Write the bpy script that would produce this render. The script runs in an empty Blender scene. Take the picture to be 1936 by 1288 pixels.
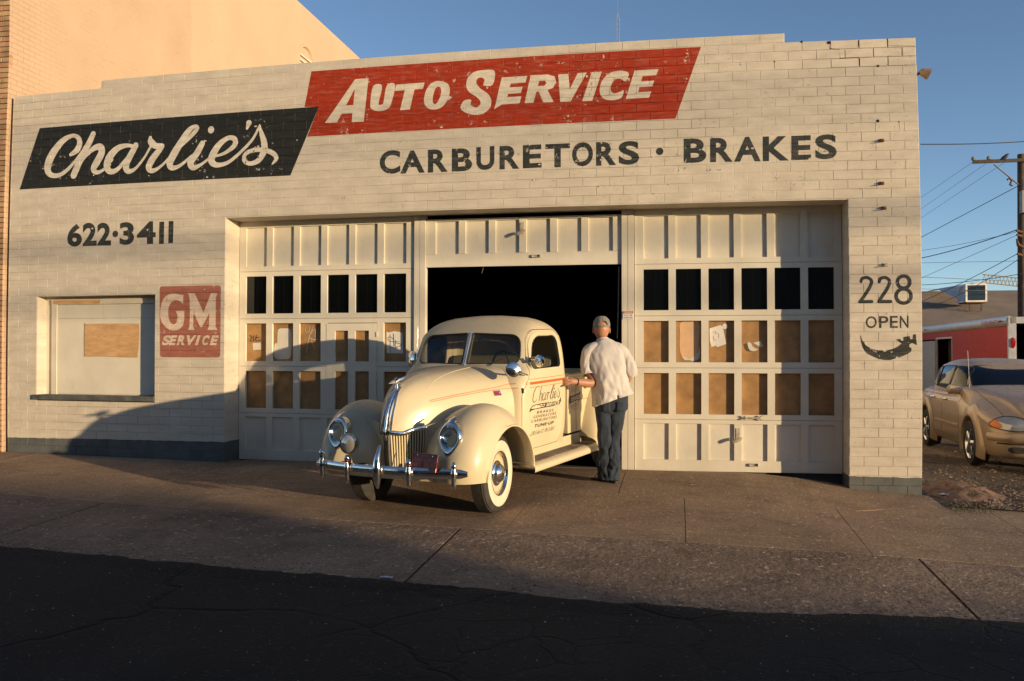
import bpy, bmesh, math, random
from mathutils import Vector, Matrix, noise
from mathutils.bvhtree import BVHTree
random.seed(7)
R = math.radians; PI = math.pi
S = bpy.context.scene
C = bpy.data.collections.new('place'); S.collection.children.link(C)

# ---------------------------------------------------------------- camera
CX, CY, CZ, YAW, PITCH, ROLL, LENS = [8.69487, -9.90929, 1.35488, 0.18893, 0.01423, 0.0008, 30.59973]
cd = bpy.data.cameras.new('camera'); cam = bpy.data.objects.new('camera', cd); C.objects.link(cam)
cam.location = (CX, CY, CZ)
cam.matrix_world = (Matrix.Translation((CX, CY, CZ)) @ Matrix.Rotation(YAW, 4, 'Z') @ Matrix.Rotation(PI/2+PITCH, 4, 'X') @ Matrix.Rotation(ROLL, 4, 'Z'))
cd.lens = LENS; cd.sensor_width = 36; cd.clip_end = 1500; cd.clip_start = .05
S.camera = cam

# ---------------------------------------------------------------- sky and sun
SUN_AZ_OFF = 27.5      # degrees the sun stands in front of the facade plane, on the right
SUN_EL = 5.6
w = bpy.data.worlds.new('World'); S.world = w; w.use_nodes = True
nt = w.node_tree; bg = nt.nodes['Background']
sky = nt.nodes.new('ShaderNodeTexSky'); sky.sky_type = 'NISHITA'; sky.sun_disc = False
sky.sun_elevation = R(SUN_EL)
sdir = Vector((math.cos(R(SUN_AZ_OFF))*math.cos(R(SUN_EL)), -math.sin(R(SUN_AZ_OFF))*math.cos(R(SUN_EL)), math.sin(R(SUN_EL))))
sky.sun_rotation = math.atan2(sdir.x, sdir.y)      # clockwise from +Y
sky.air_density = .62; sky.dust_density = .45; sky.ozone_density = 1.3; sky.altitude = 700
nt.links.new(sky.outputs[0], bg.inputs[0]); bg.inputs[1].default_value = .127
sl = bpy.data.lights.new('sun', 'SUN'); sl.energy = 3.75; sl.angle = R(.53); sl.color = (1.0, .745, .445)
so = bpy.data.objects.new('sun', sl); C.objects.link(so)
so.rotation_euler = (-sdir).to_track_quat('-Z', 'Y').to_euler(); so.location = (30, -20, 20)
S.view_settings.view_transform = 'Standard'; S.view_settings.look = 'None'
S.view_settings.exposure = 0.77; S.view_settings.gamma = 1; S.view_settings.use_curve_mapping = False
S.render.engine = 'CYCLES'
try: S.cycles.max_bounces = 6; S.cycles.use_denoising = True; S.cycles.sample_clamp_indirect = 4
except Exception: pass

# ---------------------------------------------------------------- node helpers
def nodes(m):
    m.use_nodes = True; t = m.node_tree; return t, t.nodes['Principled BSDF']
def setin(b, k, v):
    if k in b.inputs: b.inputs[k].default_value = v
def new(t, kind, **kw):
    n = t.nodes.new(kind)
    for k, v in kw.items():
        if k in n.inputs: n.inputs[k].default_value = v
        else: setattr(n, k, v)
    return n
def pos(t): return t.nodes.new('ShaderNodeNewGeometry').outputs['Position']
def objc(t): return t.nodes.new('ShaderNodeTexCoord').outputs['Object']
def noise_n(t, vec, scale, detail=4, rough=.55, dist=0):
    n = t.nodes.new('ShaderNodeTexNoise'); n.inputs['Scale'].default_value = scale; n.inputs['Detail'].default_value = detail
    n.inputs['Roughness'].default_value = rough; n.inputs['Distortion'].default_value = dist
    t.links.new(vec, n.inputs['Vector']); return n.outputs['Fac']
def ramp(t, fac, stops):
    r = t.nodes.new('ShaderNodeValToRGB'); e = r.color_ramp.elements
    while len(e) < len(stops): e.new(.5)
    for k, (p_, c) in enumerate(stops): e[k].position = p_; e[k].color = (c, c, c, 1) if not hasattr(c, '__len__') else (*c, 1)
    t.links.new(fac, r.inputs[0]); return r.outputs[0]
def mix(t, f, a, b, mode='MIX'):
    m = t.nodes.new('ShaderNodeMix'); m.data_type = 'RGBA'; m.blend_type = mode
    for s, v in ((0, f), (6, a), (7, b)):
        if hasattr(v, 'is_linked'): t.links.new(v, m.inputs[s])
        elif s == 0: m.inputs[0].default_value = v
        else: m.inputs[s].default_value = (*v, 1)
    return m.outputs[2]
def mth(t, op, a, b=0.0, c=None):
    m = t.nodes.new('ShaderNodeMath'); m.operation = op
    for s, v in ((0, a), (1, b)) + (((2, c),) if c is not None else ()):
        if hasattr(v, 'is_linked'): t.links.new(v, m.inputs[s])
        else: m.inputs[s].default_value = v
    return m.outputs[0]
def sep(t, v):
    s = t.nodes.new('ShaderNodeSeparateXYZ'); t.links.new(v, s.inputs[0]); return s.outputs
def scl(t, v, s3):
    m = t.nodes.new('ShaderNodeMapping'); m.inputs['Scale'].default_value = s3; t.links.new(v, m.inputs[0]); return m.outputs[0]
def bump(t, b, h, dist=.003, strength=1.0):
    n = t.nodes.new('ShaderNodeBump'); n.inputs['Strength'].default_value = strength; n.inputs['Distance'].default_value = dist
    t.links.new(h, n.inputs['Height']); t.links.new(n.outputs[0], b.inputs['Normal']); return n

MATS = {}
def simple(name, col=(.5,.5,.5), rough=.6, metal=0.0, var=.12, scale=6, bumpd=0.0, bscale=40, coat=0.0, dirt=None, dirt_amt=.4, spec=None, world=False):
    """base colour with gentle mottling, optional dirt patches and fine relief"""
    if name in MATS: return MATS[name]
    m = bpy.data.materials.new(name); t, b = nodes(m); v = pos(t) if world else objc(t)
    n1 = noise_n(t, v, scale, 5)
    dark = tuple(c*(1-var*1.6) for c in col); lite = tuple(min(1, c*(1+var)) for c in col)
    c = ramp(t, n1, [(.3, dark), (.7, lite)])
    if dirt:
        n2 = noise_n(t, v, scale*.45, 6, .65)
        c = mix(t, ramp(t, n2, [(.5, 0.0), (.72, dirt_amt)]), c, dirt)
    t.links.new(c, b.inputs['Base Color'])
    r = ramp(t, noise_n(t, v, scale*2.3, 3), [(.3, max(0, rough-.1)), (.7, min(1, rough+.1))]); t.links.new(r, b.inputs['Roughness'])
    b.inputs['Metallic'].default_value = metal
    if coat: setin(b, 'Coat Weight', coat); setin(b, 'Coat Roughness', .08)
    if spec is not None: setin(b, 'Specular IOR Level', spec)
    if bumpd: bump(t, b, noise_n(t, v, bscale, 4), bumpd)
    MATS[name] = m; return m

def m_wall():
    m = bpy.data.materials.new('painted brick'); t, b = nodes(m); v = pos(t); xyz = sep(t, v)
    base = ramp(t, noise_n(t, scl(t, v, (3.3, 1, 9.7)), 1.0, 3), [(.3, (.50, .445, .36)), (.7, (.63, .565, .465))])
    base = mix(t, ramp(t, noise_n(t, v, 1.1, 5, .6), [(.45, 0.0), (.75, .40)]), base, (.46, .415, .345))
    base = mix(t, ramp(t, noise_n(t, scl(t, v, (1.2, 1, 9)), 1.3, 5, .6), [(.58, 0.0), (.72, .26)]), base, (.30, .27, .25))     # grime in streaks
    drip = ramp(t, noise_n(t, scl(t, v, (7, 1, .5)), 1.2, 5, .6), [(.6, 0.0), (.8, .3)])
    base = mix(t, mth(t, 'MULTIPLY', drip, ramp(t, mth(t, 'DIVIDE', xyz[2], 5.0), [(.55, 0.0), (.98, 1.0)])), base, (.33, .28, .23))
    # flaked places: little scars that show darker stuff and curled white
    ch = noise_n(t, v, 26, 5, .72); big = ramp(t, noise_n(t, v, 1.5, 4, .6), [(.42, 0.0), (.56, 1.0)])
    flake = mth(t, 'MULTIPLY', ramp(t, ch, [(.62, 0.0), (.645, 1.0)]), big)
    base = mix(t, mth(t, 'MULTIPLY', flake, .65), base, (.24, .20, .17))
    pale = mth(t, 'MULTIPLY', ramp(t, noise_n(t, v, 17, 5, .7), [(.66, 0.0), (.68, 1.0)]), big)
    base = mix(t, mth(t, 'MULTIPLY', pale, .5), base, (.78, .74, .66))
    # grey skirting colour, its top edge steps with the ground
    edge = mth(t, 'ADD', mth(t, 'MULTIPLY', noise_n(t, v, 9, 2), .02), -.01)
    lim = mth(t, 'MULTIPLY', mth(t, 'LESS_THAN', xyz[0], 6.0), .222)
    sk = mth(t, 'LESS_THAN', xyz[2], mth(t, 'ADD', mth(t, 'ADD', lim, .03), edge))
    grey = ramp(t, noise_n(t, v, 5, 5, .7), [(.3, (.075, .082, .080)), (.7, (.125, .132, .126))])
    base = mix(t, sk, base, grey)
    t.links.new(base, b.inputs['Base Color'])
    t.links.new(ramp(t, ch, [(.3, .55), (.7, .8)]), b.inputs['Roughness']); setin(b, 'Specular IOR Level', .35)
    h = mth(t, 'ADD', mth(t, 'MULTIPLY', noise_n(t, v, 34, 5, .6), .7), mth(t, 'MULTIPLY', noise_n(t, v, 7, 3), 1.4))
    h = mth(t, 'ADD', h, mth(t, 'MULTIPLY', flake, -.9)); h = mth(t, 'ADD', h, mth(t, 'MULTIPLY', pale, .9))
    bump(t, b, h, .0035, .75)
    MATS['wall'] = m; return m
def m_sign(name, col, wear=.5, under=(.62, .55, .46), var=.2):
    """sign paint on the bricks: thin, brushed, chipped through to the wall's white in places"""
    m = bpy.data.materials.new(name); t, b = nodes(m); v = pos(t)
    c = ramp(t, noise_n(t, scl(t, v, (2, 1, 7)), 3, 5, .6), [(.3, tuple(k*(1-var) for k in col)), (.7, tuple(k*(1+var) for k in col))])
    c = mix(t, ramp(t, noise_n(t, v, 1.2, 4), [(.5, 0.0), (.75, .25)]), c, tuple(k*.6 for k in col))
    chip = mth(t, 'MULTIPLY', ramp(t, noise_n(t, v, 12, 7, .75), [(.590, 0.0), (.600, 1.0)]), ramp(t, noise_n(t, v, 1.5, 4, .6), [(.60-.08*wear, 0.0), (.65-.08*wear, 1.0)]))
    c = mix(t, chip, c, under)
    brush = mth(t, 'MULTIPLY', ramp(t, noise_n(t, scl(t, v, (2.5, 1, 16)), 2, 5, .65), [(.5, 0.0), (.8, 1.0)]), .18*wear)
    c = mix(t, brush, c, under)
    t.links.new(c, b.inputs['Base Color']); b.inputs['Roughness'].default_value = .6; setin(b, 'Specular IOR Level', .3)
    h = mth(t, 'ADD', mth(t, 'MULTIPLY', noise_n(t, v, 34, 5, .6), .7), mth(t, 'MULTIPLY', chip, -.8)); bump(t, b, h, .003, .7)
    MATS[name] = m; return m
def m_wood(name, col, world=True, wear=.35):
    m = bpy.data.materials.new(name); t, b = nodes(m); v = pos(t) if world else objc(t)
    c = ramp(t, noise_n(t, v, 2.2, 5), [(.3, tuple(k*.90 for k in col)), (.7, tuple(min(1, k*1.07) for k in col))])
    c = mix(t, ramp(t, noise_n(t, scl(t, v, (1, 1, .35)), 5, 6, .7), [(.58, 0.0), (.78, wear)]), c, tuple(k*.62 for k in col))
    flake = ramp(t, noise_n(t, scl(t, v, (1, 1, .6)), 30, 5, .7), [(.69, 0.0), (.71, .8)])
    c = mix(t, mth(t, 'MULTIPLY', flake, ramp(t, noise_n(t, v, 1.6, 3), [(.5, 0.0), (.62, 1.0)])), c, (.20, .16, .12))
    t.links.new(c, b.inputs['Base Color']); b.inputs['Roughness'].default_value = .55
    h = mth(t, 'ADD', noise_n(t, scl(t, v, (60, 60, 4)), 2, 4, .6), mth(t, 'MULTIPLY', noise_n(t, v, 24, 3), .5)); bump(t, b, h, .0022, .5)
    MATS[name] = m; return m
def m_ground(name, c1, c2, dark, bscale, bdist, spots=.5, cracks=0, rough=.9, grit=90):
    m = bpy.data.materials.new(name); t, b = nodes(m); v = pos(t)
    c = ramp(t, noise_n(t, v, .9, 6, .62), [(.32, c1), (.68, c2)])
    c = mix(t, ramp(t, noise_n(t, v, 3.1, 6, .7), [(.5, 0.0), (.72, spots)]), c, dark)
    c = mix(t, ramp(t, noise_n(t, v, .45, 5, .6, .8), [(.50, 0.0), (.66, .42)]), c, tuple(k*.8 for k in dark))     # old spills and tyre scuffs
    c = mix(t, ramp(t, noise_n(t, scl(t, v, (.5, 2.6, 1)), 1.4, 5, .7), [(.55, 0.0), (.75, .35)]), c, tuple(min(1, k*1.25) for k in c2))
    g_ = noise_n(t, v, grit, 3, .7)
    c = mix(t, ramp(t, g_, [(.42, .0), (.66, .5)]), c, tuple(k*.45 for k in c1))
    c = mix(t, ramp(t, noise_n(t, v, grit*.55, 2, .6), [(.63, .0), (.68, .7)]), c, tuple(min(1, k*1.9) for k in c2))
    h = mth(t, 'ADD', mth(t, 'MULTIPLY', noise_n(t, v, bscale, 5, .65), 1.0), mth(t, 'MULTIPLY', g_, .35))
    if cracks:
        nn = t.nodes.new('ShaderNodeTexNoise'); nn.inputs['Scale'].default_value = 1.6; nn.inputs['Detail'].default_value = 5; t.links.new(v, nn.inputs['Vector'])
        dv = mix(t, .55, v, nn.outputs['Color'], 'ADD')
        ed = None
        for sc_, wd in ((cracks, .012), (cracks*5.5, .035)):
            vo = t.nodes.new('ShaderNodeTexVoronoi'); vo.feature = 'DISTANCE_TO_EDGE'; vo.inputs['Scale'].default_value = sc_
            t.links.new(dv, vo.inputs['Vector'])
            e = ramp(t, vo.outputs['Distance'], [(0, 1.0), (wd, 0.0)])
            if ed is not None:
                e = mth(t, 'MULTIPLY', e, ramp(t, noise_n(t, v, .35, 3), [(.52, 0.0), (.62, .9)])); ed = mth(t, 'MAXIMUM', ed, mth(t, 'MULTIPLY', e, .6))
            else: ed = mth(t, 'MULTIPLY', e, ramp(t, noise_n(t, v, .7, 4), [(.42, .15), (.6, 1.0)]))
        c = mix(t, mth(t, 'MULTIPLY', ed, .8), c, tuple(k*.35 for k in dark)); h = mth(t, 'SUBTRACT', h, mth(t, 'MULTIPLY', ed, 2.2))
    t.links.new(c, b.inputs['Base Color']); b.inputs['Roughness'].default_value = rough; setin(b, 'Specular IOR Level', .25)
    bump(t, b, h, bdist, .9); MATS[name] = m; return m
def m_glass(name, tint=(.02, .025, .025), alpha=.35, rough=.03):
    m = bpy.data.materials.new(name); m.use_nodes = True; t = m.node_tree; t.nodes.clear()
    o = t.nodes.new('ShaderNodeOutputMaterial'); g = t.nodes.new('ShaderNodeBsdfGlossy'); g.inputs['Roughness'].default_value = rough
    g.inputs['Color'].default_value = (.9, .95, 1, 1)
    tr = t.nodes.new('ShaderNodeBsdfTransparent'); tr.inputs[0].default_value = (alpha, alpha*1.03, alpha, 1)
    df = t.nodes.new('ShaderNodeBsdfDiffuse'); df.inputs[0].default_value = (*tint, 1)
    a = t.nodes.new('ShaderNodeMixShader'); a.inputs[0].default_value = .25; t.links.new(tr.outputs[0], a.inputs[1]); t.links.new(df.outputs[0], a.inputs[2])
    ge = t.nodes.new('ShaderNodeNewGeometry'); dt = t.nodes.new('ShaderNodeVectorMath'); dt.operation = 'DOT_PRODUCT'
    t.links.new(ge.outputs['Normal'], dt.inputs[0]); t.links.new(ge.outputs['Incoming'], dt.inputs[1])
    f = mth(t, 'ADD', .045, mth(t, 'MULTIPLY', .95, mth(t, 'POWER', mth(t, 'SUBTRACT', 1.0, mth(t, 'ABSOLUTE', dt.outputs['Value'])), 5.0)))
    bp = t.nodes.new('ShaderNodeBump'); bp.inputs['Distance'].default_value = .004; bp.inputs['Strength'].default_value = .25
    t.links.new(noise_n(t, pos(t), 2.5, 2), bp.inputs['Height'])
    t.links.new(bp.outputs[0], g.inputs['Normal'])
    x = t.nodes.new('ShaderNodeMixShader'); t.links.new(f, x.inputs[0]); t.links.new(a.outputs[0], x.inputs[1]); t.links.new(g.outputs[0], x.inputs[2])
    t.links.new(x.outputs[0], o.inputs[0]); MATS[name] = m; return m

m_wall()
WOOD = m_wood('cream painted wood', (.66, .61, .50))
TRIM = m_wood('painted wood frame', (.62, .57, .47))
BLACKP = m_sign('black sign paint', (.020, .021, .019), .22)
REDP = m_sign('red sign paint', (.33, .030, .006), 1.15)
LETB = m_sign('black lettering paint', (.030, .034, .032), .85)
LETC = m_sign('cream lettering paint', (.66, .60, .49), .3, under=(.40, .10, .05))
CREAMS = m_sign('cream script paint', (.66, .60, .50), .15, under=(.06, .05, .045))
PINKP = m_sign('faded red sign paint', (.34, .125, .085), .75, var=.2, under=(.46, .33, .25))
CREAMF = m_sign('faded cream lettering', (.62, .50, .39), .35, under=(.45, .2, .16))
TANP = m_sign('tan patch paint', (.55, .33, .16), .2)
BOARD = simple('brown hardboard', (.36, .20, .075), .6, var=.18, scale=7, bumpd=.0008, bscale=120, world=True, dirt=(.14, .08, .04), dirt_amt=.5)
GLASS = m_glass('old window glass', (.01, .013, .013), .35)
CGLASS = m_glass('vehicle glass', (.015, .018, .016), .55, .02)
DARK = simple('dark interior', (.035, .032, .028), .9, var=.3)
BLK = simple('black rubber', (.018, .018, .017), .75, var=.2, scale=20)
CHROME = simple('chrome', (.80, .79, .77), .13, 1.0, var=.08, scale=14)
STEEL = simple('galvanised steel', (.42, .42, .41), .45, .8, var=.2, scale=14)
RUST = simple('rusty iron', (.16, .075, .035), .8, .2, var=.35, scale=30, bumpd=.001, bscale=90)
IRON = simple('weathered cream iron', (.45, .40, .31), .6, .1, var=.25, scale=30, dirt=(.2, .1, .05), dirt_amt=.6)
MORTAR = simple('painted mortar', (.50, .44, .36), .85, var=.15, scale=8, bumpd=.002, bscale=60, world=True)
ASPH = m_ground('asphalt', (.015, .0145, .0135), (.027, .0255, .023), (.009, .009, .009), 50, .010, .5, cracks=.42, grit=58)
CONC = m_ground('old concrete', (.270, .182, .115), (.375, .262, .168), (.15, .105, .07), 22, .005, .65, grit=60)
APRON = m_ground('rough concrete apron', (.212, .148, .104), (.305, .220, .158), (.105, .077, .058), 16, .020, .85, grit=36)
DIRT = m_ground('gravelly dirt', (.085, .062, .045), (.170, .128, .092), (.05, .04, .032), 12, .03, .7, grit=26)

# ---------------------------------------------------------------- mesh helpers
class MB:
    def __init__(s): s.v = []; s.f = []
    def add(s, vs, fs, M=None):
        o = len(s.v)
        s.v += [tuple(M @ Vector(q)) for q in vs] if M is not None else [tuple(q) for q in vs]
        s.f += [tuple(i+o for i in q) for q in fs]; return s
    def box(s, x0, x1, y0, y1, z0, z1, M=None):
        return s.add([(x0,y0,z0),(x1,y0,z0),(x1,y1,z0),(x0,y1,z0),(x0,y0,z1),(x1,y0,z1),(x1,y1,z1),(x0,y1,z1)],
                     [(0,3,2,1),(4,5,6,7),(0,1,5,4),(1,2,6,5),(2,3,7,6),(3,0,4,7)], M)
    def cbox(s, x0, x1, y0, y1, z0, z1, c, M=None):
        """box whose front (y0) edges are chamfered by c"""
        return s.add([(x0,y0+c,z0),(x1,y0+c,z0),(x1,y0+c,z1),(x0,y0+c,z1),(x0+c,y0,z0+c),(x1-c,y0,z0+c),(x1-c,y0,z1-c),(x0+c,y0,z1-c),
                      (x0,y1,z0),(x1,y1,z0),(x1,y1,z1),(x0,y1,z1)],
                     [(4,5,6,7),(0,1,5,4),(1,2,6,5),(2,3,7,6),(3,0,4,7),(0,8,9,1),(1,9,10,2),(2,10,11,3),(3,11,8,0),(8,11,10,9)], M)
    def tube(s, pts, r, n=8, M=None, caps=True):
        pts = [Vector(q) for q in pts]; rs = r if hasattr(r, '__len__') else [r]*len(pts); vs = []; fs = []
        up = None
        for i, q in enumerate(pts):
            d = (pts[min(i+1, len(pts)-1)]-pts[max(i-1, 0)]); d = d.normalized() if d.length > 1e-9 else Vector((0,0,1))
            if up is None: up = Vector((0,0,1)) if abs(d.z) < .9 else Vector((1,0,0))
            a = d.cross(up); a = a.normalized() if a.length > 1e-6 else Vector((1,0,0)); b2 = a.cross(d).normalized(); up = b2
            rr = rs[i]; ra, rb = rr if hasattr(rr, '__len__') else (rr, rr)
            vs += [q+a*(ra*math.cos(2*PI*k/n))+b2*(rb*math.sin(2*PI*k/n)) for k in range(n)]
        for i in range(len(pts)-1):
            fs += [(i*n+k, i*n+(k+1)%n, (i+1)*n+(k+1)%n, (i+1)*n+k) for k in range(n)]
        if caps: fs += [tuple(range(n))[::-1], tuple((len(pts)-1)*n+k for k in range(n))]
        return s.add(vs, fs, M)
    def lathe(s, prof, n=24, M=None):
        """profile of (r, h) turned about local Z"""
        vs = [(r_*math.cos(2*PI*k/n), r_*math.sin(2*PI*k/n), h) for r_, h in prof for k in range(n)]; m_ = len(prof)
        fs = [(i*n+k, i*n+(k+1)%n, (i+1)*n+(k+1)%n, (i+1)*n+k) for i in range(m_-1) for k in range(n)]
        return s.add(vs, fs, M)
    def loft(s, rings, M=None, closed=True, cap=True):
        n = len(rings[0]); vs = [q for r_ in rings for q in r_]; fs = []
        for i in range(len(rings)-1):
            for k in range(n if closed else n-1):
                fs.append((i*n+k, i*n+(k+1)%n, (i+1)*n+(k+1)%n, (i+1)*n+k))
        if cap and closed: fs += [tuple(range(n))[::-1], tuple((len(rings)-1)*n+k for k in range(n))]
        return s.add(vs, fs, M)
    def map(s, fn): s.v = [fn(*q) for q in s.v]; return s
def link(o, parent=None):
    C.objects.link(o)
    if parent is not None: o.parent = parent
    return o
def fixn(me):
    bm = bmesh.new(); bm.from_mesh(me); bmesh.ops.recalc_face_normals(bm, faces=bm.faces); bm.to_mesh(me); bm.free()
def obj(name, mb, mat, parent=None, smooth=False, fix=False, sub=0, ang=40):
    me = bpy.data.meshes.new(name); me.from_pydata(mb.v, [], mb.f)
    me.materials.append(mat)
    if fix: fixn(me)
    if smooth:
        me.shade_smooth()
        if not sub:
            try: me.set_sharp_from_angle(angle=R(ang))
            except Exception: pass
    me.update(); o = bpy.data.objects.new(name, me)
    if sub: md = o.modifiers.new('s', 'SUBSURF'); md.levels = sub; md.render_levels = sub
    return link(o, parent)
def thing(name, label, cat, loc=(0,0,0), group=None):
    o = bpy.data.objects.new(name, None); o.empty_display_size = .2; o.location = loc; C.objects.link(o); return tag(o, label, cat, group)
def tag(o, label=None, cat=None, group=None, kind=None):
    if label: o['label'] = label
    if cat: o['category'] = cat
    if group: o['group'] = group
    if kind: o['kind'] = kind
    return o
def struct(o): o['kind'] = 'structure'; return o
def stuff(o): o['kind'] = 'stuff'; return o
def crom(P, n=6):
    out = []; L = len(P)
    for i in range(L-1):
        p0, p1, p2, p3 = P[max(i-1, 0)], P[i], P[i+1], P[min(i+2, L-1)]
        for k in range(n):
            u = k/n
            out.append(tuple(.5*((2*b)+(-a+c)*u+(2*a-5*b+4*c-d)*u*u+(-a+3*b-3*c+d)*u**3) for a, b, c, d in zip(p0, p1, p2, p3)))
    out.append(tuple(P[-1])); return out

# lens curvature bent into the wall: its courses rise and fall by centimetres
BX = [-0.01462, 0.00209, 0.00665, 0.00011, -0.00027, 0.10523, -0.01523, -0.04838, 0.00019, 0.06146, -0.00257, -0.00529, -0.18288, 0.00023, -0.02011]
BZ = [0.00914, 0.0535, -0.01179, -0.02421, -0.00022, 0.00311, 0.01838, -0.00167, -0.00262, -0.01514, -0.09252, 0.00024, -0.00175, -0.01027, -0.00034]
def bow(x, z):
    u = (x-6)/6; v = (z-2)/3; dx = dz = 0; k = 0
    for i in range(5):
        for j in range(5):
            if i+j <= 4: q = u**i*v**j; dx += BX[k]*q; dz += BZ[k]*q; k += 1
    return x+dx, z+dz
def bw(x, y, z):
    a, c = bow(min(max(x, -.6), 12.2), min(max(z, -.4), 5.3)); return (a, y, c)

def g(x, y):
    """ground height"""
    xs = (-8, 0, 2.3, 3.4, 7.2, 8.6, 9.9, 11.25, 14, 30); zs = (.2, .065, .02, 0, 0, -.02, -.07, -.155, -.24, -.3)
    b = zs[0] if x <= xs[0] else zs[-1]
    for i in range(9):
        if xs[i] <= x <= xs[i+1]: b = zs[i]+(zs[i+1]-zs[i])*(x-xs[i])/(xs[i+1]-xs[i])
    if 3.2 < x < 10.5 and y > -1.8: q = min(1, (y+1.8)/1.8); b *= 1-q*q*(3-2*q)*min(1, (10.5-x)/1.1)     # the threshold under the doors is level
    if y >= 0: return b
    if y > -4.6: return b+.04*y
    return b*.6-.184+(y+4.6)*.01 + (b*.4)*max(0, 1+(y+4.6)/3)

def sheet(name, quadfn, nu, nv, mat, dz=0.0, parent=None, thick=0):
    """surface over (u,v) in [0,1]^2 -> (x,y), laid on the ground"""
    mb = MB(); vs = []
    for j in range(nv+1):
        for i in range(nu+1):
            x, y = quadfn(i/nu, j/nv); vs.append((x, y, g(x, y)+dz))
    fs = [(j*(nu+1)+i, j*(nu+1)+i+1, (j+1)*(nu+1)+i+1, (j+1)*(nu+1)+i) for j in range(nv) for i in range(nu)]
    mb.add(vs, fs)
    if thick:
        n = len(vs); per = [i for i in range(nu+1)]+[j*(nu+1)+nu for j in range(1, nv+1)]+[nv*(nu+1)+i for i in range(nu-1, -1, -1)]+[j*(nu+1) for j in range(nv-1, 0, -1)]
        lo = [(vs[i][0], vs[i][1], vs[i][2]-thick) for i in per]; o = len(mb.v); mb.v += lo; L = len(per)
        mb.f += [(per[i], o+i, o+(i+1) % L, per[(i+1) % L]) for i in range(L)]
    return obj(name, mb, mat, parent)

# ================================================================ GROUND
def itp(x, P):
    if x <= P[0][0]: return P[0][1]
    for (a, b), (c, d) in zip(P, P[1:]):
        if x <= c: return b+(d-b)*(x-a)/(c-a)
    return P[-1][1]
YA = [(-8,-1.35),(1.64,-1.86),(4.13,-2.14),(5.5,-2.32),(7.3,-2.50),(8.7,-2.52),(10.2,-2.43),(13,-2.15),(30,-1.6)]
YE = [(-8,-3.1),(3.47,-3.95),(5.5,-4.19),(7.0,-4.33),(8.2,-4.46),(9.2,-4.42),(10.8,-4.05),(14,-3.6),(30,-3.2)]
ya = lambda x: itp(x, YA); yb = lambda x: itp(x, YA)-.345; ye = lambda x: itp(x, YE)
yr = lambda x: -1.17 if x < 10.4 else -1.17+min(.6, (x-10.4)*.9)
struct(obj('ground', MB().box(-500, 500, -500, 700, -1.2, -.9), DIRT))
def strip(name, x0, x1, fa, fb, nu, nv, mat, dz=0.0, parent=None, thick=0):
    return sheet(name, lambda u, v: ((x0+(x1-x0)*u), fb(x0+(x1-x0)*u)+(fa(x0+(x1-x0)*u)-fb(x0+(x1-x0)*u))*v), nu, nv, mat, dz, parent, thick)
def wob(f, amp, fr, seed=0.0): return lambda x: f(x)+amp*(noise.noise(Vector((x*fr, seed, 0)))+.5*noise.noise(Vector((x*fr*3.1, seed, 4))))
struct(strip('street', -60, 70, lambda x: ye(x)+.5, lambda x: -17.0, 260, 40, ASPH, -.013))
side = struct(strip('sidewalk', -30, 45, lambda x: .6 if x < 11.3 else yr(x), lambda x: ye(x)+.03, 220, 16, DIRT, -.028))
struct(strip('lot_ground', 11.1, 60, lambda x: 60, yr, 60, 60, DIRT, -.012))
# concrete slabs of the pavement, each with its own edge
xj = [-7.6, -6.1, -4.6, -3.1, -1.5, -.1, 1.4, 2.83, 4.19, 5.75, 7.285, 8.75, 10.165, 11.68, 13.2, 14.7, 16.2, 17.7, 19.2]
for a, b_ in zip(xj, xj[1:]):
    tl = random.uniform(-.0004, .0004)
    strip('slab', a+.003, b_-.003, lambda x: yr(x)-.003, lambda x: ya(x)+.0025, 8, 6, CONC, tl, side, .05)
    strip('slab', a+.003, b_-.003, lambda x: ya(x)-.0025, lambda x: yb(x), 8, 2, CONC, tl, side, .05)
for a, b_ in ((-7.6,-3.1),(-3.1,.6),(.6,3.3),(3.3,5.62),(5.62,8.1),(8.1,11.3)):
    strip('slab', a+.004, b_-.004, lambda x: .012 if x < 3.2 or x > 10.49 else .30, lambda x: yr(x)+.001, 10, 6, CONC, 0, side, .05)
xa = [-7.6, -3.9, -.3, 3.25, 6.90, 10.5, 14.1, 17.7]
for a, b_ in zip(xa, xa[1:]):
    strip('apron_slab', a+.011, b_-.011, lambda x: yb(x)-.006, wob(ye, .06, 2.2), 90, 16, APRON, -.001, side, .05)
struct(strip('far_sidewalk', -60, 70, lambda x: -17, lambda x: -20, 60, 2, CONC, .02))

lip = wob(lambda x: ye(x)+.04, .06, 2.3, 9.0)
mb = MB(); nl = 700; vs = []
for j in range(4):
    for i in range(nl+1):
        x = -8+26*i/nl; v = j/3; y = ye(x)-.22+(lip(x)+.035*noise.noise(Vector((x*19, 2, 5)))-ye(x)+.22)*v; vs.append((x, y, g(x, y)+(-.014, -.006, .001, -.003)[j]))
mb.add(vs, [(j*(nl+1)+i, j*(nl+1)+i+1, (j+1)*(nl+1)+i+1, (j+1)*(nl+1)+i) for j in range(3) for i in range(nl)])
struct(obj('street_edge', mb, ASPH, None, True))
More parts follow.
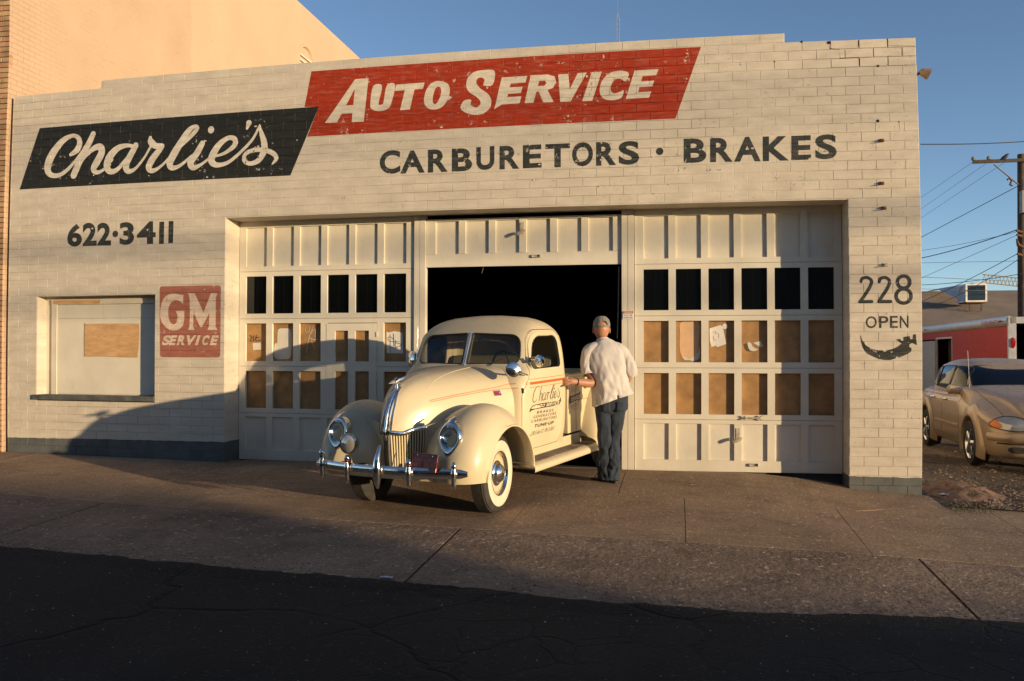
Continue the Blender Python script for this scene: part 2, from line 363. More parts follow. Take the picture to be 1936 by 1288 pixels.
# loose grit, chips and clods: far too many to count
def scatter(name, n, fn, smin, smax, mat, flat=.5, seed=1, hf=g):
    rnd = random.Random(seed); mb = MB()
    for _ in range(n):
        x, y = fn(rnd); s = smin*(smax/smin)**(rnd.random()**2.2); a = rnd.random()*PI
        M = Matrix.Translation((x, y, hf(x, y)+s*.15)) @ Matrix.Rotation(a, 4, 'Z') @ Matrix.Diagonal((s, s*rnd.uniform(.5, 1), s*flat*rnd.uniform(.6, 1.2), 1))
        k = [rnd.uniform(.7, 1.2) for _ in range(6)]
        mb.add([(k[0],0,0),(0,k[1],0),(-k[2],0,0),(0,-k[3],0),(.1,0,k[4]),(0,.1,-.5)], [(0,1,4),(1,2,4),(2,3,4),(3,0,4),(1,0,5),(2,1,5),(3,2,5),(0,3,5)], M)
    return stuff(obj(name, mb, mat))
GRIT = simple('dark grit', (.075, .062, .052), .9, var=.5, scale=3)
GRITL = simple('pale grit', (.34, .28, .22), .85, var=.4, scale=3)
def edge_pt(r):
    x = r.uniform(-2, 15); return x, ye(x)+r.gauss(.05, .30)*(.4+1.2*abs(noise.noise(Vector((x*1.3, 0, 7)))))
scatter('asphalt_crumbs', 12000, edge_pt, .002, .011, GRIT, seed=3)
scatter('pale_chips', 1500, lambda r: ((lambda x: (x, ye(x)+r.uniform(-.5, 1.5)))(r.uniform(-1, 14))), .003, .010, GRITL, seed=4)
scatter('street_grit', 900, lambda r: (r.uniform(3, 13), r.uniform(-8, -4.4)), .003, .009, GRITL, seed=5, hf=lambda x, y: g(x, y)-.013)
scatter('lot_gravel', 5200, lambda r: (lambda d: (11.35+d*1.1*r.random()+.9*r.random(), -.5+d))(22*r.random()**1.7), .008, .04, simple('lot gravel', (.17, .125, .09), .9, var=.5, scale=2), seed=6)
scatter('pavement_litter', 240, lambda r: (r.uniform(-1, 14), r.uniform(-2.8, -.1)), .003, .008, GRITL, seed=8)
# dirt heap by the corner of the wall with weeds
mb = MB(); n = 34
def heap(i, j):
    x = 11.30+i/n*1.5; y = -.55+j/n*2.2; u = i/n; v = j/n
    e = max(0, 1-((u-.30)**2/.09+(v-.45)**2/.12)); e2 = max(0, 1-((u-.7)**2/.05+(v-.25)**2/.03))*.5
    q = noise.noise(Vector((x*4, y*4, 1)))*.5+noise.noise(Vector((x*11, y*11, 3)))*.35+noise.noise(Vector((x*27, y*27, 5)))*.2
    return (x, y, g(x, y)-.03+(e+e2)*(.10+.11*q)+.02*q*min(1, 4*u*(1-u)))
mb.add([heap(i, j) for j in range(n+1) for i in range(n+1)], [(j*(n+1)+i, j*(n+1)+i+1, (j+1)*(n+1)+i+1, (j+1)*(n+1)+i) for j in range(n) for i in range(n)])
tag(obj('dirt_heap', mb, simple('reddish clods', (.20, .12, .075), .95, var=.4, scale=9, bumpd=.01, bscale=30), None, True), 'low heap of reddish clods beside the right corner of the white wall', 'dirt heap')
mb = MB(); rnd = random.Random(12)
for _ in range(260):
    x = 11.32+abs(rnd.gauss(0, .22)); y = -.62+rnd.gauss(0, .10); h = rnd.uniform(.01, .035); a = rnd.random()*2*PI; lx, ly = rnd.gauss(0, .02), rnd.gauss(0, .02)
    z = g(x, y); c_, s_ = .003*math.cos(a), .003*math.sin(a); mb.add([(x-c_, y-s_, z), (x+c_, y+s_, z), (x+lx, y+ly, z+h)], [(0, 1, 2)])
stuff(tag(obj('weeds', mb, simple('dry weeds', (.12, .115, .05), .8, var=.5, scale=20)), 'small dry weeds at the foot of the right wall corner', 'weeds'))
mb = MB()
for _ in range(900):
    x = rnd.uniform(9.6, 16); y = ye(x)+rnd.gauss(0, .05)-.02; h = rnd.uniform(.01, .035); a = rnd.random()*2*PI
    z = g(x, y)-.03; c_, s_ = .002*math.cos(a), .002*math.sin(a); mb.add([(x-c_, y-s_, z), (x+c_, y+s_, z), (x+rnd.gauss(0, .03), y+rnd.gauss(0, .03), z+h)], [(0, 1, 2)])
stuff(tag(obj('dry_grass', mb, simple('straw', (.32, .24, .11), .8, var=.4, scale=20)), 'dry straw caught along the edge of the asphalt', 'dry grass'))
def scrap(name, label, cat, p, sx, sy, col, rz=0.0, seed=0):
    r = random.Random(seed); mb = MB(); n = 6; vs = []
    for j in range(n+1):
        for i in range(n+1):
            x = (i/n-.5)*sx; y = (j/n-.5)*sy; vs.append((x+r.gauss(0, sx*.03), y+r.gauss(0, sy*.05), .008+abs(noise.noise(Vector((x*40, y*40, seed))))*.03*min(1, sx*6)))
    mb.add(vs, [(j*(n+1)+i, j*(n+1)+i+1, (j+1)*(n+1)+i+1, (j+1)*(n+1)+i) for j in range(n) for i in range(n)])
    mb.v = [tuple(Matrix.Translation((p[0], p[1], g(p[0], p[1]))) @ Matrix.Rotation(rz, 4, 'Z') @ Vector(q)) for q in mb.v]
    return tag(obj(name, mb, simple(name+' '+str(seed), col, .5, var=.1), None, True), label, cat)
scrap('plastic_bag', 'torn white plastic bag lying in the lot behind the dirt heap', 'litter', (11.652, 0.165, -0.167), .42, .10, (.7, .7, .72), .1, 2)
scrap('crushed_can', 'flattened pale blue can on the asphalt edge in front of the pickup', 'litter', (6.751, -4.268, -0.171), .09, .035, (.45, .55, .7), .1, 3)
scrap('wrapper', 'small red wrapper on the apron left of the pickup', 'litter', (5.072, -3.901, -0.156), .05, .018, (.6, .08, .05), .2, 4)
scrap('paper_scrap', 'white paper scrap on the pavement in front of the right garage door', 'litter', (8.841, -0.586, -0.053), .05, .02, (.7, .68, .6), 0, 5)
scrap('leaf_scrap', 'pale scrap at the foot of the wall below the boarded window', 'litter', (0.929, 0.025, 0.047), .06, .025, (.6, .6, .5), 0, 6)

# ================================================================ GARAGE BUILDING
DY = .350
HB, Z0, LB, PH = .10293, .040, .3034, 10.6437       # course height, first course line, brick length, joint phase
bld = thing('garage_building', 'white painted brick auto repair garage with three panelled doors and hand-painted signs', 'garage', (0, 0, 0))
def topz(x): return Z0+47*HB if 1.38 < x < 9.85 else Z0+46*HB
OPEN = [(3.212, 10.49, -1, 3.015), (.466, 2.238, .728, 2.085)]     # door bay, boarded window
def gbox(mb, x0, x1, y0, y1, z0, z1, st=.45):
    """box cut into short lengths so that it follows the wall's bow"""
    nx = max(1, int((x1-x0)/st+.5)); nz = max(1, int((z1-z0)/st+.5))
    X = [x0+(x1-x0)*i/nx for i in range(nx+1)]; Z = [z0+(z1-z0)*j/nz for j in range(nz+1)]
    for y, fl in ((y0, 0), (y1, 1)):
        vs = [bw(x, y, z) for z in Z for x in X]; fs = [(j*(nx+1)+i, j*(nx+1)+i+1, (j+1)*(nx+1)+i+1, (j+1)*(nx+1)+i) for j in range(nz) for i in range(nx)]
        mb.add(vs, fs if not fl else [q[::-1] for q in fs])
    for z, fl in ((z0, 1), (z1, 0)):
        vs = [bw(x, y, z) for y in (y0, y1) for x in X]; fs = [(i, i+1, nx+2+i, nx+1+i) for i in range(nx)]
        mb.add(vs, fs if not fl else [q[::-1] for q in fs])
    for x, fl in ((x0, 1), (x1, 0)):
        vs = [bw(x, y, z) for y in (y0, y1) for z in Z]; fs = [(j, nz+1+j, nz+2+j, j+1) for j in range(nz)]
        mb.add(vs, fs if not fl else [q[::-1] for q in fs])
    return mb
wl = MB()
for q in ((0,.466,-.5,4.769),(.466,2.238,-.5,.728),(.466,2.238,2.085,4.769),(2.238,3.212,-.5,4.769),(3.212,10.49,3.015,4.769),(10.49,11.246,-.5,4.769),(1.38,9.85,4.769,4.874)):
    gbox(wl, q[0], q[1], .009, .42, q[2], q[3])
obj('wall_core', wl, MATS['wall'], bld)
# brick faces, each clipped to the openings and the stepped parapet
rects = []
for k in range(-5, 47):
    z0 = Z0+k*HB; z1 = z0+HB; ph = PH if k % 2 else PH+LB/2
    xs = sorted([ph-LB*i for i in range(-3, 38)])
    for a, b_ in zip(xs, xs[1:]):
        a = max(a, 0); b2 = min(b_, 11.25)
        if b2-a < .012: continue
        segs = [(a, b2)]
        if k == 46: segs = [(max(a, 1.38), min(b2, 9.85))]
        for (p, q) in segs:
            if q-p < .012: continue
            parts = [(p, q, z0, z1)]
            for ox0, ox1, oz0, oz1 in OPEN:
                nxt = []
                for (c0, c1, d0, d1) in parts:
                    if c1 <= ox0+.002 or c0 >= ox1-.002 or d1 <= oz0+.002 or d0 >= oz1-.002: nxt.append((c0, c1, d0, d1)); continue
                    if c0 < ox0: nxt.append((c0, ox0, d0, d1)); c0 = ox0
                    if c1 > ox1: nxt.append((ox1, c1, d0, d1)); c1 = ox1
                    if d1 > oz1: nxt.append((c0, c1, oz1, d1))
                    if d0 < oz0: nxt.append((c0, c1, d0, oz0))
                parts = nxt
            rects += [r_ for r_ in parts if r_[1]-r_[0] > .012 and r_[3]-r_[2] > .012]
GR = .0040
def gdep(x, z): return GR*(.45+1.5*max(0, min(1, .5+noise.noise(Vector((x*.7, 3.3, z*.9))))))     # joints are fuller of paint in places
def brickmesh(mb, x0, x1, z0, z1):
    if x0 > 10.25 and z0 > 4.4:      # the loose corner: bricks sit apart
        i_ = .004; x0 += i_; x1 -= i_; z0 += i_*.6; z1 -= i_*.6
    c = GR
    o = [bw(x, gdep(x, z), z) for x, z in ((x0, z0), (x1, z0), (x1, z1), (x0, z1))]
    f = [bw(x0+c, 0, z0+c), bw(x1-c, 0, z0+c), bw(x1-c, 0, z1-c), bw(x0+c, 0, z1-c)]
    mb.add(o+f, [(4,5,6,7),(0,1,5,4),(1,2,6,5),(2,3,7,6),(3,0,4,7)])
rects.sort(key=lambda r_: ((r_[0]+r_[1])/2-9.9)**2+((r_[2]+r_[3])/2-2.0)**2*.6 if (r_[1]-r_[0]) > .1 else 1e3)
rest = MB()
for i, r_ in enumerate(rects):
    if i < 298:
        mb = MB(); brickmesh(mb, *r_); obj('brick', mb, MATS['wall'], bld)
    else: brickmesh(rest, *r_)
stuff(obj('brick_courses', rest, MATS['wall'], bld))
# returns, side, back, roof, inside
sh = MB(); sh.box(11.0, 11.24, .421, 16, -.5, 4.70).box(.02, .25, .421, 16, -.5, 4.70).box(.25, 11.0, 15.7, 16, -.5, 4.7)
obj('side_wall', sh, MATS['wall'], bld)
obj('roof', MB().box(.02, 11.24, .422, 16, 4.2, 4.4), simple('roof felt', (.2, .19, .18), .9), bld)
obj('garage_floor', MB().box(.25, 11.0, .43, 15.7, -.12, -.004), simple('oily concrete', (.10, .085, .07), .8, var=.3, scale=2, bumpd=.002, bscale=40), bld)
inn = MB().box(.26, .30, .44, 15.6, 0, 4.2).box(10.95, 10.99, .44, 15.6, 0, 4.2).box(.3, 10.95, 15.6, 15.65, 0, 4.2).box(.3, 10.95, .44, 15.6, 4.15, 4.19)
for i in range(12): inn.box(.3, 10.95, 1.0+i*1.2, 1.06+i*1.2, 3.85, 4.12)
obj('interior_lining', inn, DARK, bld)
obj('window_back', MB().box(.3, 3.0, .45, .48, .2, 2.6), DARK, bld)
# reveals inside the big opening
jm = MB(); gbox(jm, 3.19, 3.2135, .0048, DY+.05, -.02, 3.012); gbox(jm, 10.4885, 10.51, .0048, DY+.05, -.15, 3.012)
gbox(jm, 3.20, 10.50, .0048, DY+.08, 3.0135, 3.03)
obj('reveal', jm, MATS['wall'], bld)

# --- painted signs ----------------------------------------------------
def split(poly, ax, L):
    lo, hi = [], []
    for i in range(len(poly)):
        a, b_ = poly[i], poly[(i+1) % len(poly)]; da, db = a[ax]-L, b_[ax]-L
        if da <= 0: lo.append(a)
        if da >= 0: hi.append(a)
        if da*db < 0:
            u = da/(da-db); m_ = tuple(p+(q-p)*u for p, q in zip(a, b_)); lo.append(m_); hi.append(m_)
    return lo, hi
def slices(poly, ax, lines):
    out = []; mn = min(q[ax] for q in poly); mx = max(q[ax] for q in poly)
    for L in lines:
        if L <= mn+1e-6 or L >= mx-1e-6: continue
        lo, poly = split(poly, ax, L)
        if len(lo) > 2: out.append(lo)
        if len(poly) < 3: break
    if len(poly) > 2: out.append(poly)
    return out
ZL = sorted(Z0+k*HB+d for k in range(-5, 48) for d in (-GR, 0, GR))
XLk = [sorted(PH+(LB/2 if par == 0 else 0)-LB*i+d for i in range(-3, 38) for d in (-GR, 0, GR)) for par in (0, 1)]
def groove(x, z, k):
    dz = abs(((z-Z0)/HB+.5) % 1-.5)*HB; ph = PH if k % 2 else PH+LB/2
    dx = abs(((x-ph)/LB+.5) % 1-.5)*LB
    return max(0.0, 1-min(dx, dz)/GR)*gdep(x, z)
def conform(tris, yoff, name, mat, parent):
    """tris: lists of (x, z, extra) triangles laid on the brick faces and down into the joints"""
    mb = MB()
    for t_ in tris:
        for band in slices(list(t_), 1, ZL):
            zc = sum(q[1] for q in band)/len(band); k = math.floor((zc-Z0)/HB)
            for pc in slices(band, 0, XLk[k % 2]):
                if len(pc) < 3: continue
                mb.add([bw(x, groove(x, z, k)-yoff-e, z) for x, z, e in pc], [tuple(range(len(pc)))])
    return obj(name, mb, mat, parent)
from mathutils.geometry import tessellate_polygon
def tess(loops, e=0.0):
    vs = [q for L in loops for q in L]
    return [tuple((vs[i][0], vs[i][1], e) for i in t_) for t_ in tessellate_polygon([[Vector((q[0], q[1], 0)) for q in L] for L in loops])]
def smooth_loop(P, n=4):
    out = []; L = len(P)
    for i in range(L):
        p0, p1, p2, p3 = P[i-1], P[i], P[(i+1) % L], P[(i+2) % L]
        for k in range(n):
            u = k/n; out.append(tuple(.5*((2*b)+(-a+c)*u+(2*a-5*b+4*c-d)*u*u+(-a+3*b-3*c+d)*u**3) for a, b, c, d in zip(p0, p1, p2, p3)))
    return out
def stroke(P, n=6, e0=0.0, e1=.0004, round_cap=True):
    """brush stroke through (x, z, halfwidth)"""
    Q = crom(P, n); L = []; Rr = []; N = len(Q)
    for i, (x, z, w_) in enumerate(Q):
        a = Q[max(i-1, 0)]; b_ = Q[min(i+1, N-1)]; dx, dz = b_[0]-a[0], b_[1]-a[1]; l = math.hypot(dx, dz) or 1
        nx, nz = -dz/l, dx/l; L.append((x+nx*w_, z+nz*w_)); Rr.append((x-nx*w_, z-nz*w_))
    T_ = []
    for i in range(N-1):
        e = e0+(e1-e0)*i/N; f = e0+(e1-e0)*(i+1)/N
        T_ += [((*L[i], e), (*Rr[i], e), (*Rr[i+1], f)), ((*L[i], e), (*Rr[i+1], f), (*L[i+1], f))]
    if round_cap:
        for (x, z, w_), (dx, dz), e in ((Q[0], (Q[0][0]-Q[1][0], Q[0][1]-Q[1][1]), e0), (Q[-1], (Q[-1][0]-Q[-2][0], Q[-1][1]-Q[-2][1]), e1)):
            l = math.hypot(dx, dz) or 1; dx /= l; dz /= l; m_ = 6
            arc = [(x+w_*(dx*math.sin(PI*k/m_)-dz*math.cos(PI*k/m_)), z+w_*(dz*math.sin(PI*k/m_)+dx*math.cos(PI*k/m_)), e) for k in range(m_+1)]
            T_ += [(arc[0], arc[k], arc[k+1]) for k in range(1, m_)]
    return T_
def disc(c, r_, e=0.0, n=14, rx=1.0): return [((c[0], c[1], e), (c[0]+rx*r_*math.cos(2*PI*k/n), c[1]+r_*math.sin(2*PI*k/n), e), (c[0]+rx*r_*math.cos(2*PI*(k+1)/n), c[1]+r_*math.sin(2*PI*(k+1)/n), e)) for k in range(n)]
GL = {}
def glyph(s_, off, spacing=1.0):
    """triangles of a text fitted to the unit square"""
    key = (s_, off, spacing)
    if key in GL: return GL[key]
    cu = bpy.data.curves.new('txt', 'FONT'); cu.body = s_; cu.size = 1; cu.offset = off; cu.resolution_u = 5; cu.space_character = spacing; cu.fill_mode = 'FRONT'
    o = bpy.data.objects.new('txt', cu); C.objects.link(o); dg = bpy.context.evaluated_depsgraph_get()
    me = bpy.data.meshes.new_from_object(o.evaluated_get(dg)); me.calc_loop_triangles()
    vs = [v.co for v in me.vertices]; xs = [v.x for v in vs]; ys = [v.y for v in vs]; x0, x1, y0, y1 = min(xs), max(xs), min(ys), max(ys)
    T_ = [tuple(((vs[i].x-x0)/(x1-x0), (vs[i].y-y0)/(y1-y0)) for i in t_.vertices) for t_ in me.loop_triangles]
    bpy.data.objects.remove(o); bpy.data.curves.remove(cu); bpy.data.meshes.remove(me); GL[key] = T_; return T_
def place(T_, bl, br, tl, e=0.0):
    ux, uz = br[0]-bl[0], br[1]-bl[1]; vx, vz = tl[0]-bl[0], tl[1]-bl[1]
    return [tuple((bl[0]+ux*a+vx*b_, bl[1]+uz*a+vz*b_, e) for a, b_ in t_) for t_ in T_]
def letters(s_, pts, off=.02, e=0.0):
    """pts: bottom-left, bottom-right, top-left for every letter"""
    out = []
    for i, c in enumerate(s_): out += place(glyph(c, off), pts[3*i], pts[3*i+1], pts[3*i+2], e)
    return out

# black sign with the script name
sg = conform(tess([[(0.445,4.316),(4.428,4.325),(4.069,3.500),(0.151,3.512)]]), .0006, 'painted_sign', BLACKP, bld)
sg['label'] = 'black slanted sign with a cream script name'
SC = [
 [(0.947,3.932,0.024),(1.037,3.983,0.041),(1.079,4.069,0.041),(1.051,4.149,0.031),(0.961,4.179,0.026),(0.823,4.126,0.041),(0.692,3.998,0.053),(0.611,3.866,0.058),(0.592,3.752,0.050),(0.646,3.682,0.036),(0.754,3.667,0.029),(0.871,3.713,0.026),(1.006,3.828,0.021),(1.121,3.964,0.017)],
 [(1.282,4.181,0.038),(1.220,4.060,0.043),(1.123,3.907,0.047),(1.001,3.658,0.048)],
 [(1.059,3.738,0.014),(1.165,3.885,0.021),(1.299,3.991,0.036),(1.397,4.001,0.047),(1.416,3.922,0.050),(1.349,3.809,0.050),(1.302,3.724,0.042),(1.350,3.674,0.028),(1.458,3.708,0.019),(1.581,3.826,0.016)],
 [(1.897,3.978,0.021),(1.798,3.998,0.026),(1.665,3.973,0.040),(1.553,3.881,0.052),(1.502,3.767,0.049),(1.542,3.680,0.040),(1.647,3.689,0.030),(1.769,3.803,0.023),(1.898,3.954,0.021)],
 [(1.923,3.990,0.040),(1.847,3.864,0.044),(1.787,3.751,0.047),(1.816,3.666,0.037),(1.921,3.690,0.021),(2.054,3.829,0.016),(2.135,3.956,0.016)],
 [(2.131,4.080,0.021),(2.143,4.025,0.044),(2.213,3.968,0.039),(2.317,3.966,0.023),(2.261,3.903,0.039),(2.165,3.793,0.046),(2.121,3.696,0.044),(2.179,3.651,0.030),(2.297,3.705,0.018),(2.424,3.817,0.016)],
 [(2.406,3.802,0.014),(2.569,3.938,0.018),(2.724,4.071,0.027),(2.798,4.153,0.027),(2.767,4.182,0.023),(2.679,4.131,0.037),(2.556,3.966,0.046),(2.457,3.816,0.051),(2.421,3.726,0.046),(2.460,3.673,0.034),(2.575,3.701,0.021),(2.730,3.814,0.016)],
 [(2.873,3.959,0.037),(2.800,3.838,0.043),(2.716,3.733,0.046),(2.753,3.662,0.036),(2.859,3.693,0.020),(3.002,3.786,0.016)],
 [(3.022,3.784,0.014),(3.175,3.817,0.020),(3.312,3.904,0.032),(3.320,3.985,0.034),(3.233,4.008,0.029),(3.111,3.934,0.039),(3.022,3.807,0.048),(3.008,3.724,0.043),(3.084,3.677,0.032),(3.232,3.701,0.023),(3.397,3.816,0.020),(3.560,3.971,0.018),(3.649,4.128,0.014)],
 [(3.507,4.177,0.038),(3.484,4.111,0.016)],
 [(3.651,4.146,0.009),(3.675,4.048,0.027),(3.716,3.926,0.040),(3.717,3.821,0.042),(3.647,3.707,0.034),(3.534,3.672,0.027),(3.453,3.717,0.027),(3.471,3.796,0.025),(3.579,3.836,0.027),(3.724,3.828,0.029),(3.838,3.782,0.031),(3.882,3.717,0.027),(3.831,3.653,0.011)],
]
tr = []
for i, P_ in enumerate(SC): tr += stroke(P_, 5, .0003*i, .0003*i+.00025)
tr += disc([(2.990,4.125)][0], .046, .0002, 14, .95)
conform(tr, .0012, 'lettering', CREAMS, sg)
# red sign
sr = conform(tess([[(4.323,4.765),(8.941,4.766),(8.649,3.964),(4.280,3.963),(4.427,4.324),(4.240,4.330)]]), .0006, 'painted_sign', REDP, bld)
sr['label'] = 'red slanted sign with cream capital lettering'
LT = [
 [[(4.509,4.119),(4.887,4.629),(5.056,4.631),(5.002,4.106),(4.850,4.110),(4.857,4.218),(4.721,4.218),(4.661,4.115)], [(4.775,4.316),(4.869,4.316),(4.883,4.511)]],
 [[(5.115,4.528),(5.227,4.526),(5.186,4.325),(5.202,4.298),(5.227,4.302),(5.248,4.330),(5.287,4.528),(5.390,4.529),(5.346,4.316),(5.303,4.247),(5.208,4.221),(5.112,4.245),(5.082,4.305)]],
 [[(5.404,4.528),(5.753,4.533),(5.732,4.458),(5.628,4.456),(5.574,4.219),(5.453,4.218),(5.510,4.456),(5.388,4.455)]],
 [[(5.860,4.531),(5.931,4.540),(6.024,4.508),(6.059,4.438),(6.044,4.340),(5.986,4.245),(5.894,4.203),(5.801,4.219),(5.750,4.284),(5.754,4.383),(5.794,4.480)], [(5.919,4.473),(5.951,4.445),(5.948,4.372),(5.920,4.301),(5.883,4.266),(5.854,4.294),(5.858,4.372),(5.884,4.449)]],
 [[(6.591,4.619),(6.570,4.457),(6.462,4.456),(6.474,4.517),(6.443,4.548),(6.391,4.540),(6.376,4.489),(6.423,4.422),(6.508,4.358),(6.553,4.281),(6.543,4.196),(6.475,4.131),(6.367,4.113),(6.257,4.142),(6.189,4.202),(6.228,4.288),(6.314,4.294),(6.309,4.235),(6.372,4.200),(6.421,4.229),(6.423,4.272),(6.376,4.327),(6.295,4.383),(6.256,4.458),(6.274,4.555),(6.339,4.616),(6.443,4.636)]],
 [[(6.676,4.536),(6.976,4.537),(6.955,4.461),(6.784,4.458),(6.769,4.415),(6.922,4.414),(6.902,4.341),(6.753,4.339),(6.740,4.301),(6.907,4.303),(6.886,4.222),(6.676,4.218),(6.586,4.166),(6.604,4.224)]],
 [[(7.014,4.542),(7.212,4.541),(7.292,4.514),(7.312,4.444),(7.274,4.380),(7.211,4.358),(7.282,4.217),(7.160,4.218),(7.110,4.345),(7.080,4.344),(7.049,4.221),(6.945,4.219)], [(7.115,4.470),(7.181,4.471),(7.199,4.440),(7.173,4.411),(7.100,4.410)]],
 [[(7.335,4.534),(7.451,4.535),(7.468,4.359),(7.558,4.537),(7.663,4.539),(7.474,4.212),(7.357,4.213)]],
 [[(7.718,4.539),(7.832,4.540),(7.723,4.210),(7.607,4.208)]],
 [[(8.009,4.538),(8.083,4.532),(8.137,4.501),(8.102,4.413),(8.034,4.449),(7.972,4.434),(7.934,4.366),(7.934,4.315),(7.973,4.283),(8.032,4.295),(8.077,4.313),(8.056,4.234),(7.982,4.205),(7.884,4.212),(7.823,4.258),(7.806,4.342),(7.836,4.434),(7.911,4.513)]],
 [[(8.201,4.533),(8.469,4.535),(8.442,4.466),(8.291,4.463),(8.273,4.404),(8.419,4.407),(8.399,4.343),(8.255,4.340),(8.238,4.281),(8.386,4.284),(8.361,4.215),(8.100,4.212)]],
]
CAPP = m_sign('cream capital paint', (.62, .555, .45), .35, under=(.42, .09, .04))
for i, L_ in enumerate(LT): conform(tess([smooth_loop(q, 4) if i in (1, 3, 4, 9) else q for q in L_]), .0014, 'painted_letter', CAPP, sr)
# plain black lettering on the white brick
def glyphs(s_, pts, off=.035): return [place(glyph(c, off), *pts[3*i:3*i+3]) for i, c in enumerate(s_)]
def paint_letters(lst, mat, parent, yoff=.0006, name='painted_letter'):
    return [conform(T_, yoff, name, mat, parent) for T_ in lst]
paint_letters(glyphs('CARBURE', [(5.207,3.464),(5.462,3.466),(5.205,3.744),(5.462,3.461),(5.761,3.462),(5.460,3.729),(5.800,3.458),(6.040,3.461),(5.799,3.729),(6.087,3.459),(6.330,3.459),(6.086,3.728),(6.379,3.460),(6.593,3.467),(6.378,3.733),(6.652,3.462),(6.884,3.463),(6.652,3.734),(6.925,3.464),(7.142,3.466),(6.925,3.732)])
   + glyphs('TORS', [(7.185,3.464),(7.465,3.464),(7.185,3.733),(7.490,3.463),(7.728,3.465),(7.490,3.738),(7.762,3.463),(7.988,3.465),(7.763,3.732),(8.015,3.462),(8.246,3.464),(8.016,3.730)])
   + [disc([(8.472,3.601)][0], .042)]
   + glyphs('BRAKES', [(8.735,3.462),(8.983,3.460),(8.737,3.733),(9.023,3.461),(9.269,3.459),(9.026,3.731),(9.283,3.458),(9.571,3.456),(9.287,3.732),(9.592,3.455),(9.874,3.455),(9.596,3.728),(9.898,3.457),(10.109,3.459),(9.902,3.726),(10.151,3.456),(10.381,3.460),(10.156,3.730)]), LETB, bld)
paint_letters(glyphs('622', [(0.926,2.723),(1.151,2.724),(0.919,3.018),(1.161,2.726),(1.374,2.725),(1.154,3.026),(1.381,2.725),(1.588,2.721),(1.374,3.020)], .04) + [disc([(1.648,2.867)][0], .043)]
   + glyphs('34', [(1.714,2.723),(1.927,2.722),(1.708,3.013),(1.968,2.723),(2.239,2.723),(1.962,3.011)], .04)
   + [tess([[(2.286,2.999),(2.356,2.999),(2.355,2.719),(2.285,2.719)]]), tess([[(2.420,3.002),(2.489,3.002),(2.485,2.724),(2.418,2.723)]])], LETB, bld)
# house number, OPEN and the arrow on the right pillar
num = stroke([(10.617,2.122,0.016),(10.628,2.154,0.018),(10.660,2.167,0.018),(10.697,2.161,0.018),(10.727,2.129,0.018),(10.717,2.083,0.018),(10.684,2.023,0.018),(10.643,1.960,0.018),(10.604,1.908,0.017)], 5, 0, .0002) + stroke([(10.602,1.907,0.018),(10.727,1.909,0.018)], 3, .0003, .0003)
num2 = stroke([(10.807,2.120,0.016),(10.820,2.152,0.018),(10.850,2.166,0.018),(10.888,2.159,0.017),(10.916,2.127,0.017),(10.906,2.082,0.018),(10.875,2.021,0.018),(10.835,1.963,0.018),(10.803,1.910,0.017)], 5, .0004, .0006) + stroke([(10.803,1.908,0.018),(10.925,1.908,0.018)], 3, .0007, .0007)
def ell(c, rx, rz, w_, e0):
    n = 28; return stroke([(c[0]+rx*math.cos(2*PI*k/n), c[1]+rz*math.sin(2*PI*k/n), w_) for k in range(n+1)], 1, e0, e0+.0001, False)
num3 = ell([(11.062,2.115)][0], .065, .065, .019, .0004) + ell([(11.060,1.966)][0], .078, .076, .019, .0007)
paint_letters([num, num2, num3], LETB, bld)
paint_letters(glyphs('OPEN', [(10.662,1.622),(10.778,1.624),(10.663,1.750),(10.801,1.624),(10.899,1.625),(10.802,1.751),(10.915,1.624),(10.998,1.625),(10.915,1.753),(11.018,1.624),(11.109,1.625),(11.019,1.753)], .012), m_sign('worn stencil paint', (.040, .042, .038), .9), bld)
ar = conform(tess([[(10.607,1.553),(10.624,1.499),(10.661,1.441),(10.722,1.402),(10.788,1.386),(10.840,1.386),(10.849,1.370),(10.873,1.373),(10.887,1.388),(10.948,1.402),(10.995,1.426),(11.035,1.460),(11.014,1.472),(10.977,1.501),(11.024,1.508),(11.031,1.489),(11.054,1.486),(11.054,1.527),(11.118,1.539),(11.129,1.503),(11.151,1.508),(11.154,1.553),(11.184,1.558),(11.195,1.440),(11.174,1.450),(11.144,1.464),(11.118,1.450),(11.115,1.421),(11.138,1.411),(11.138,1.376),(11.108,1.354),(11.061,1.330),(10.986,1.301),(10.910,1.281),(10.854,1.281),(10.788,1.296),(10.722,1.325),(10.670,1.354),(10.633,1.407),(10.614,1.465),(10.605,1.533)]]), .0006, 'painted_arrow', m_sign('worn arrow paint', (.032, .033, .030), 1.0), bld)
# faded red service sign
gm = smooth_loop
rr_ = [(2.304,2.153),(2.314,2.176),(2.340,2.185),(2.736,2.185),(3.124,2.185),(3.149,2.177),(3.157,2.157),(3.158,1.766),(3.155,1.326),(3.145,1.305),(3.120,1.296),(2.743,1.296),(2.354,1.297),(2.325,1.307),(2.317,1.329),(2.310,1.773)]
sgm = conform(tess([rr_]), .0006, 'painted_sign', PINKP, bld); sgm['label'] = 'faded red square service sign beside the boarded window'
def gsm(P):      # round the bowl of the letter, keep its corners
    return P[:2]+[tuple(q) for q in crom(P[1:15], 3)]+P[15:17]+[tuple(q) for q in crom(P[16:], 3)]
gl_ = [tess([gsm([(2.639,2.081),(2.637,1.954),(2.609,1.987),(2.562,2.007),(2.520,2.008),(2.469,1.979),(2.436,1.920),(2.428,1.846),(2.445,1.762),(2.482,1.716),(2.513,1.708),(2.549,1.734),(2.559,1.789),(2.559,1.826),(2.532,1.874),(2.657,1.876),(2.655,1.770),(2.638,1.697),(2.586,1.646),(2.514,1.631),(2.451,1.642),(2.388,1.680),(2.335,1.745),(2.315,1.828),(2.322,1.921),(2.353,2.013),(2.405,2.068),(2.478,2.090),(2.561,2.086),(2.618,2.069)])])]
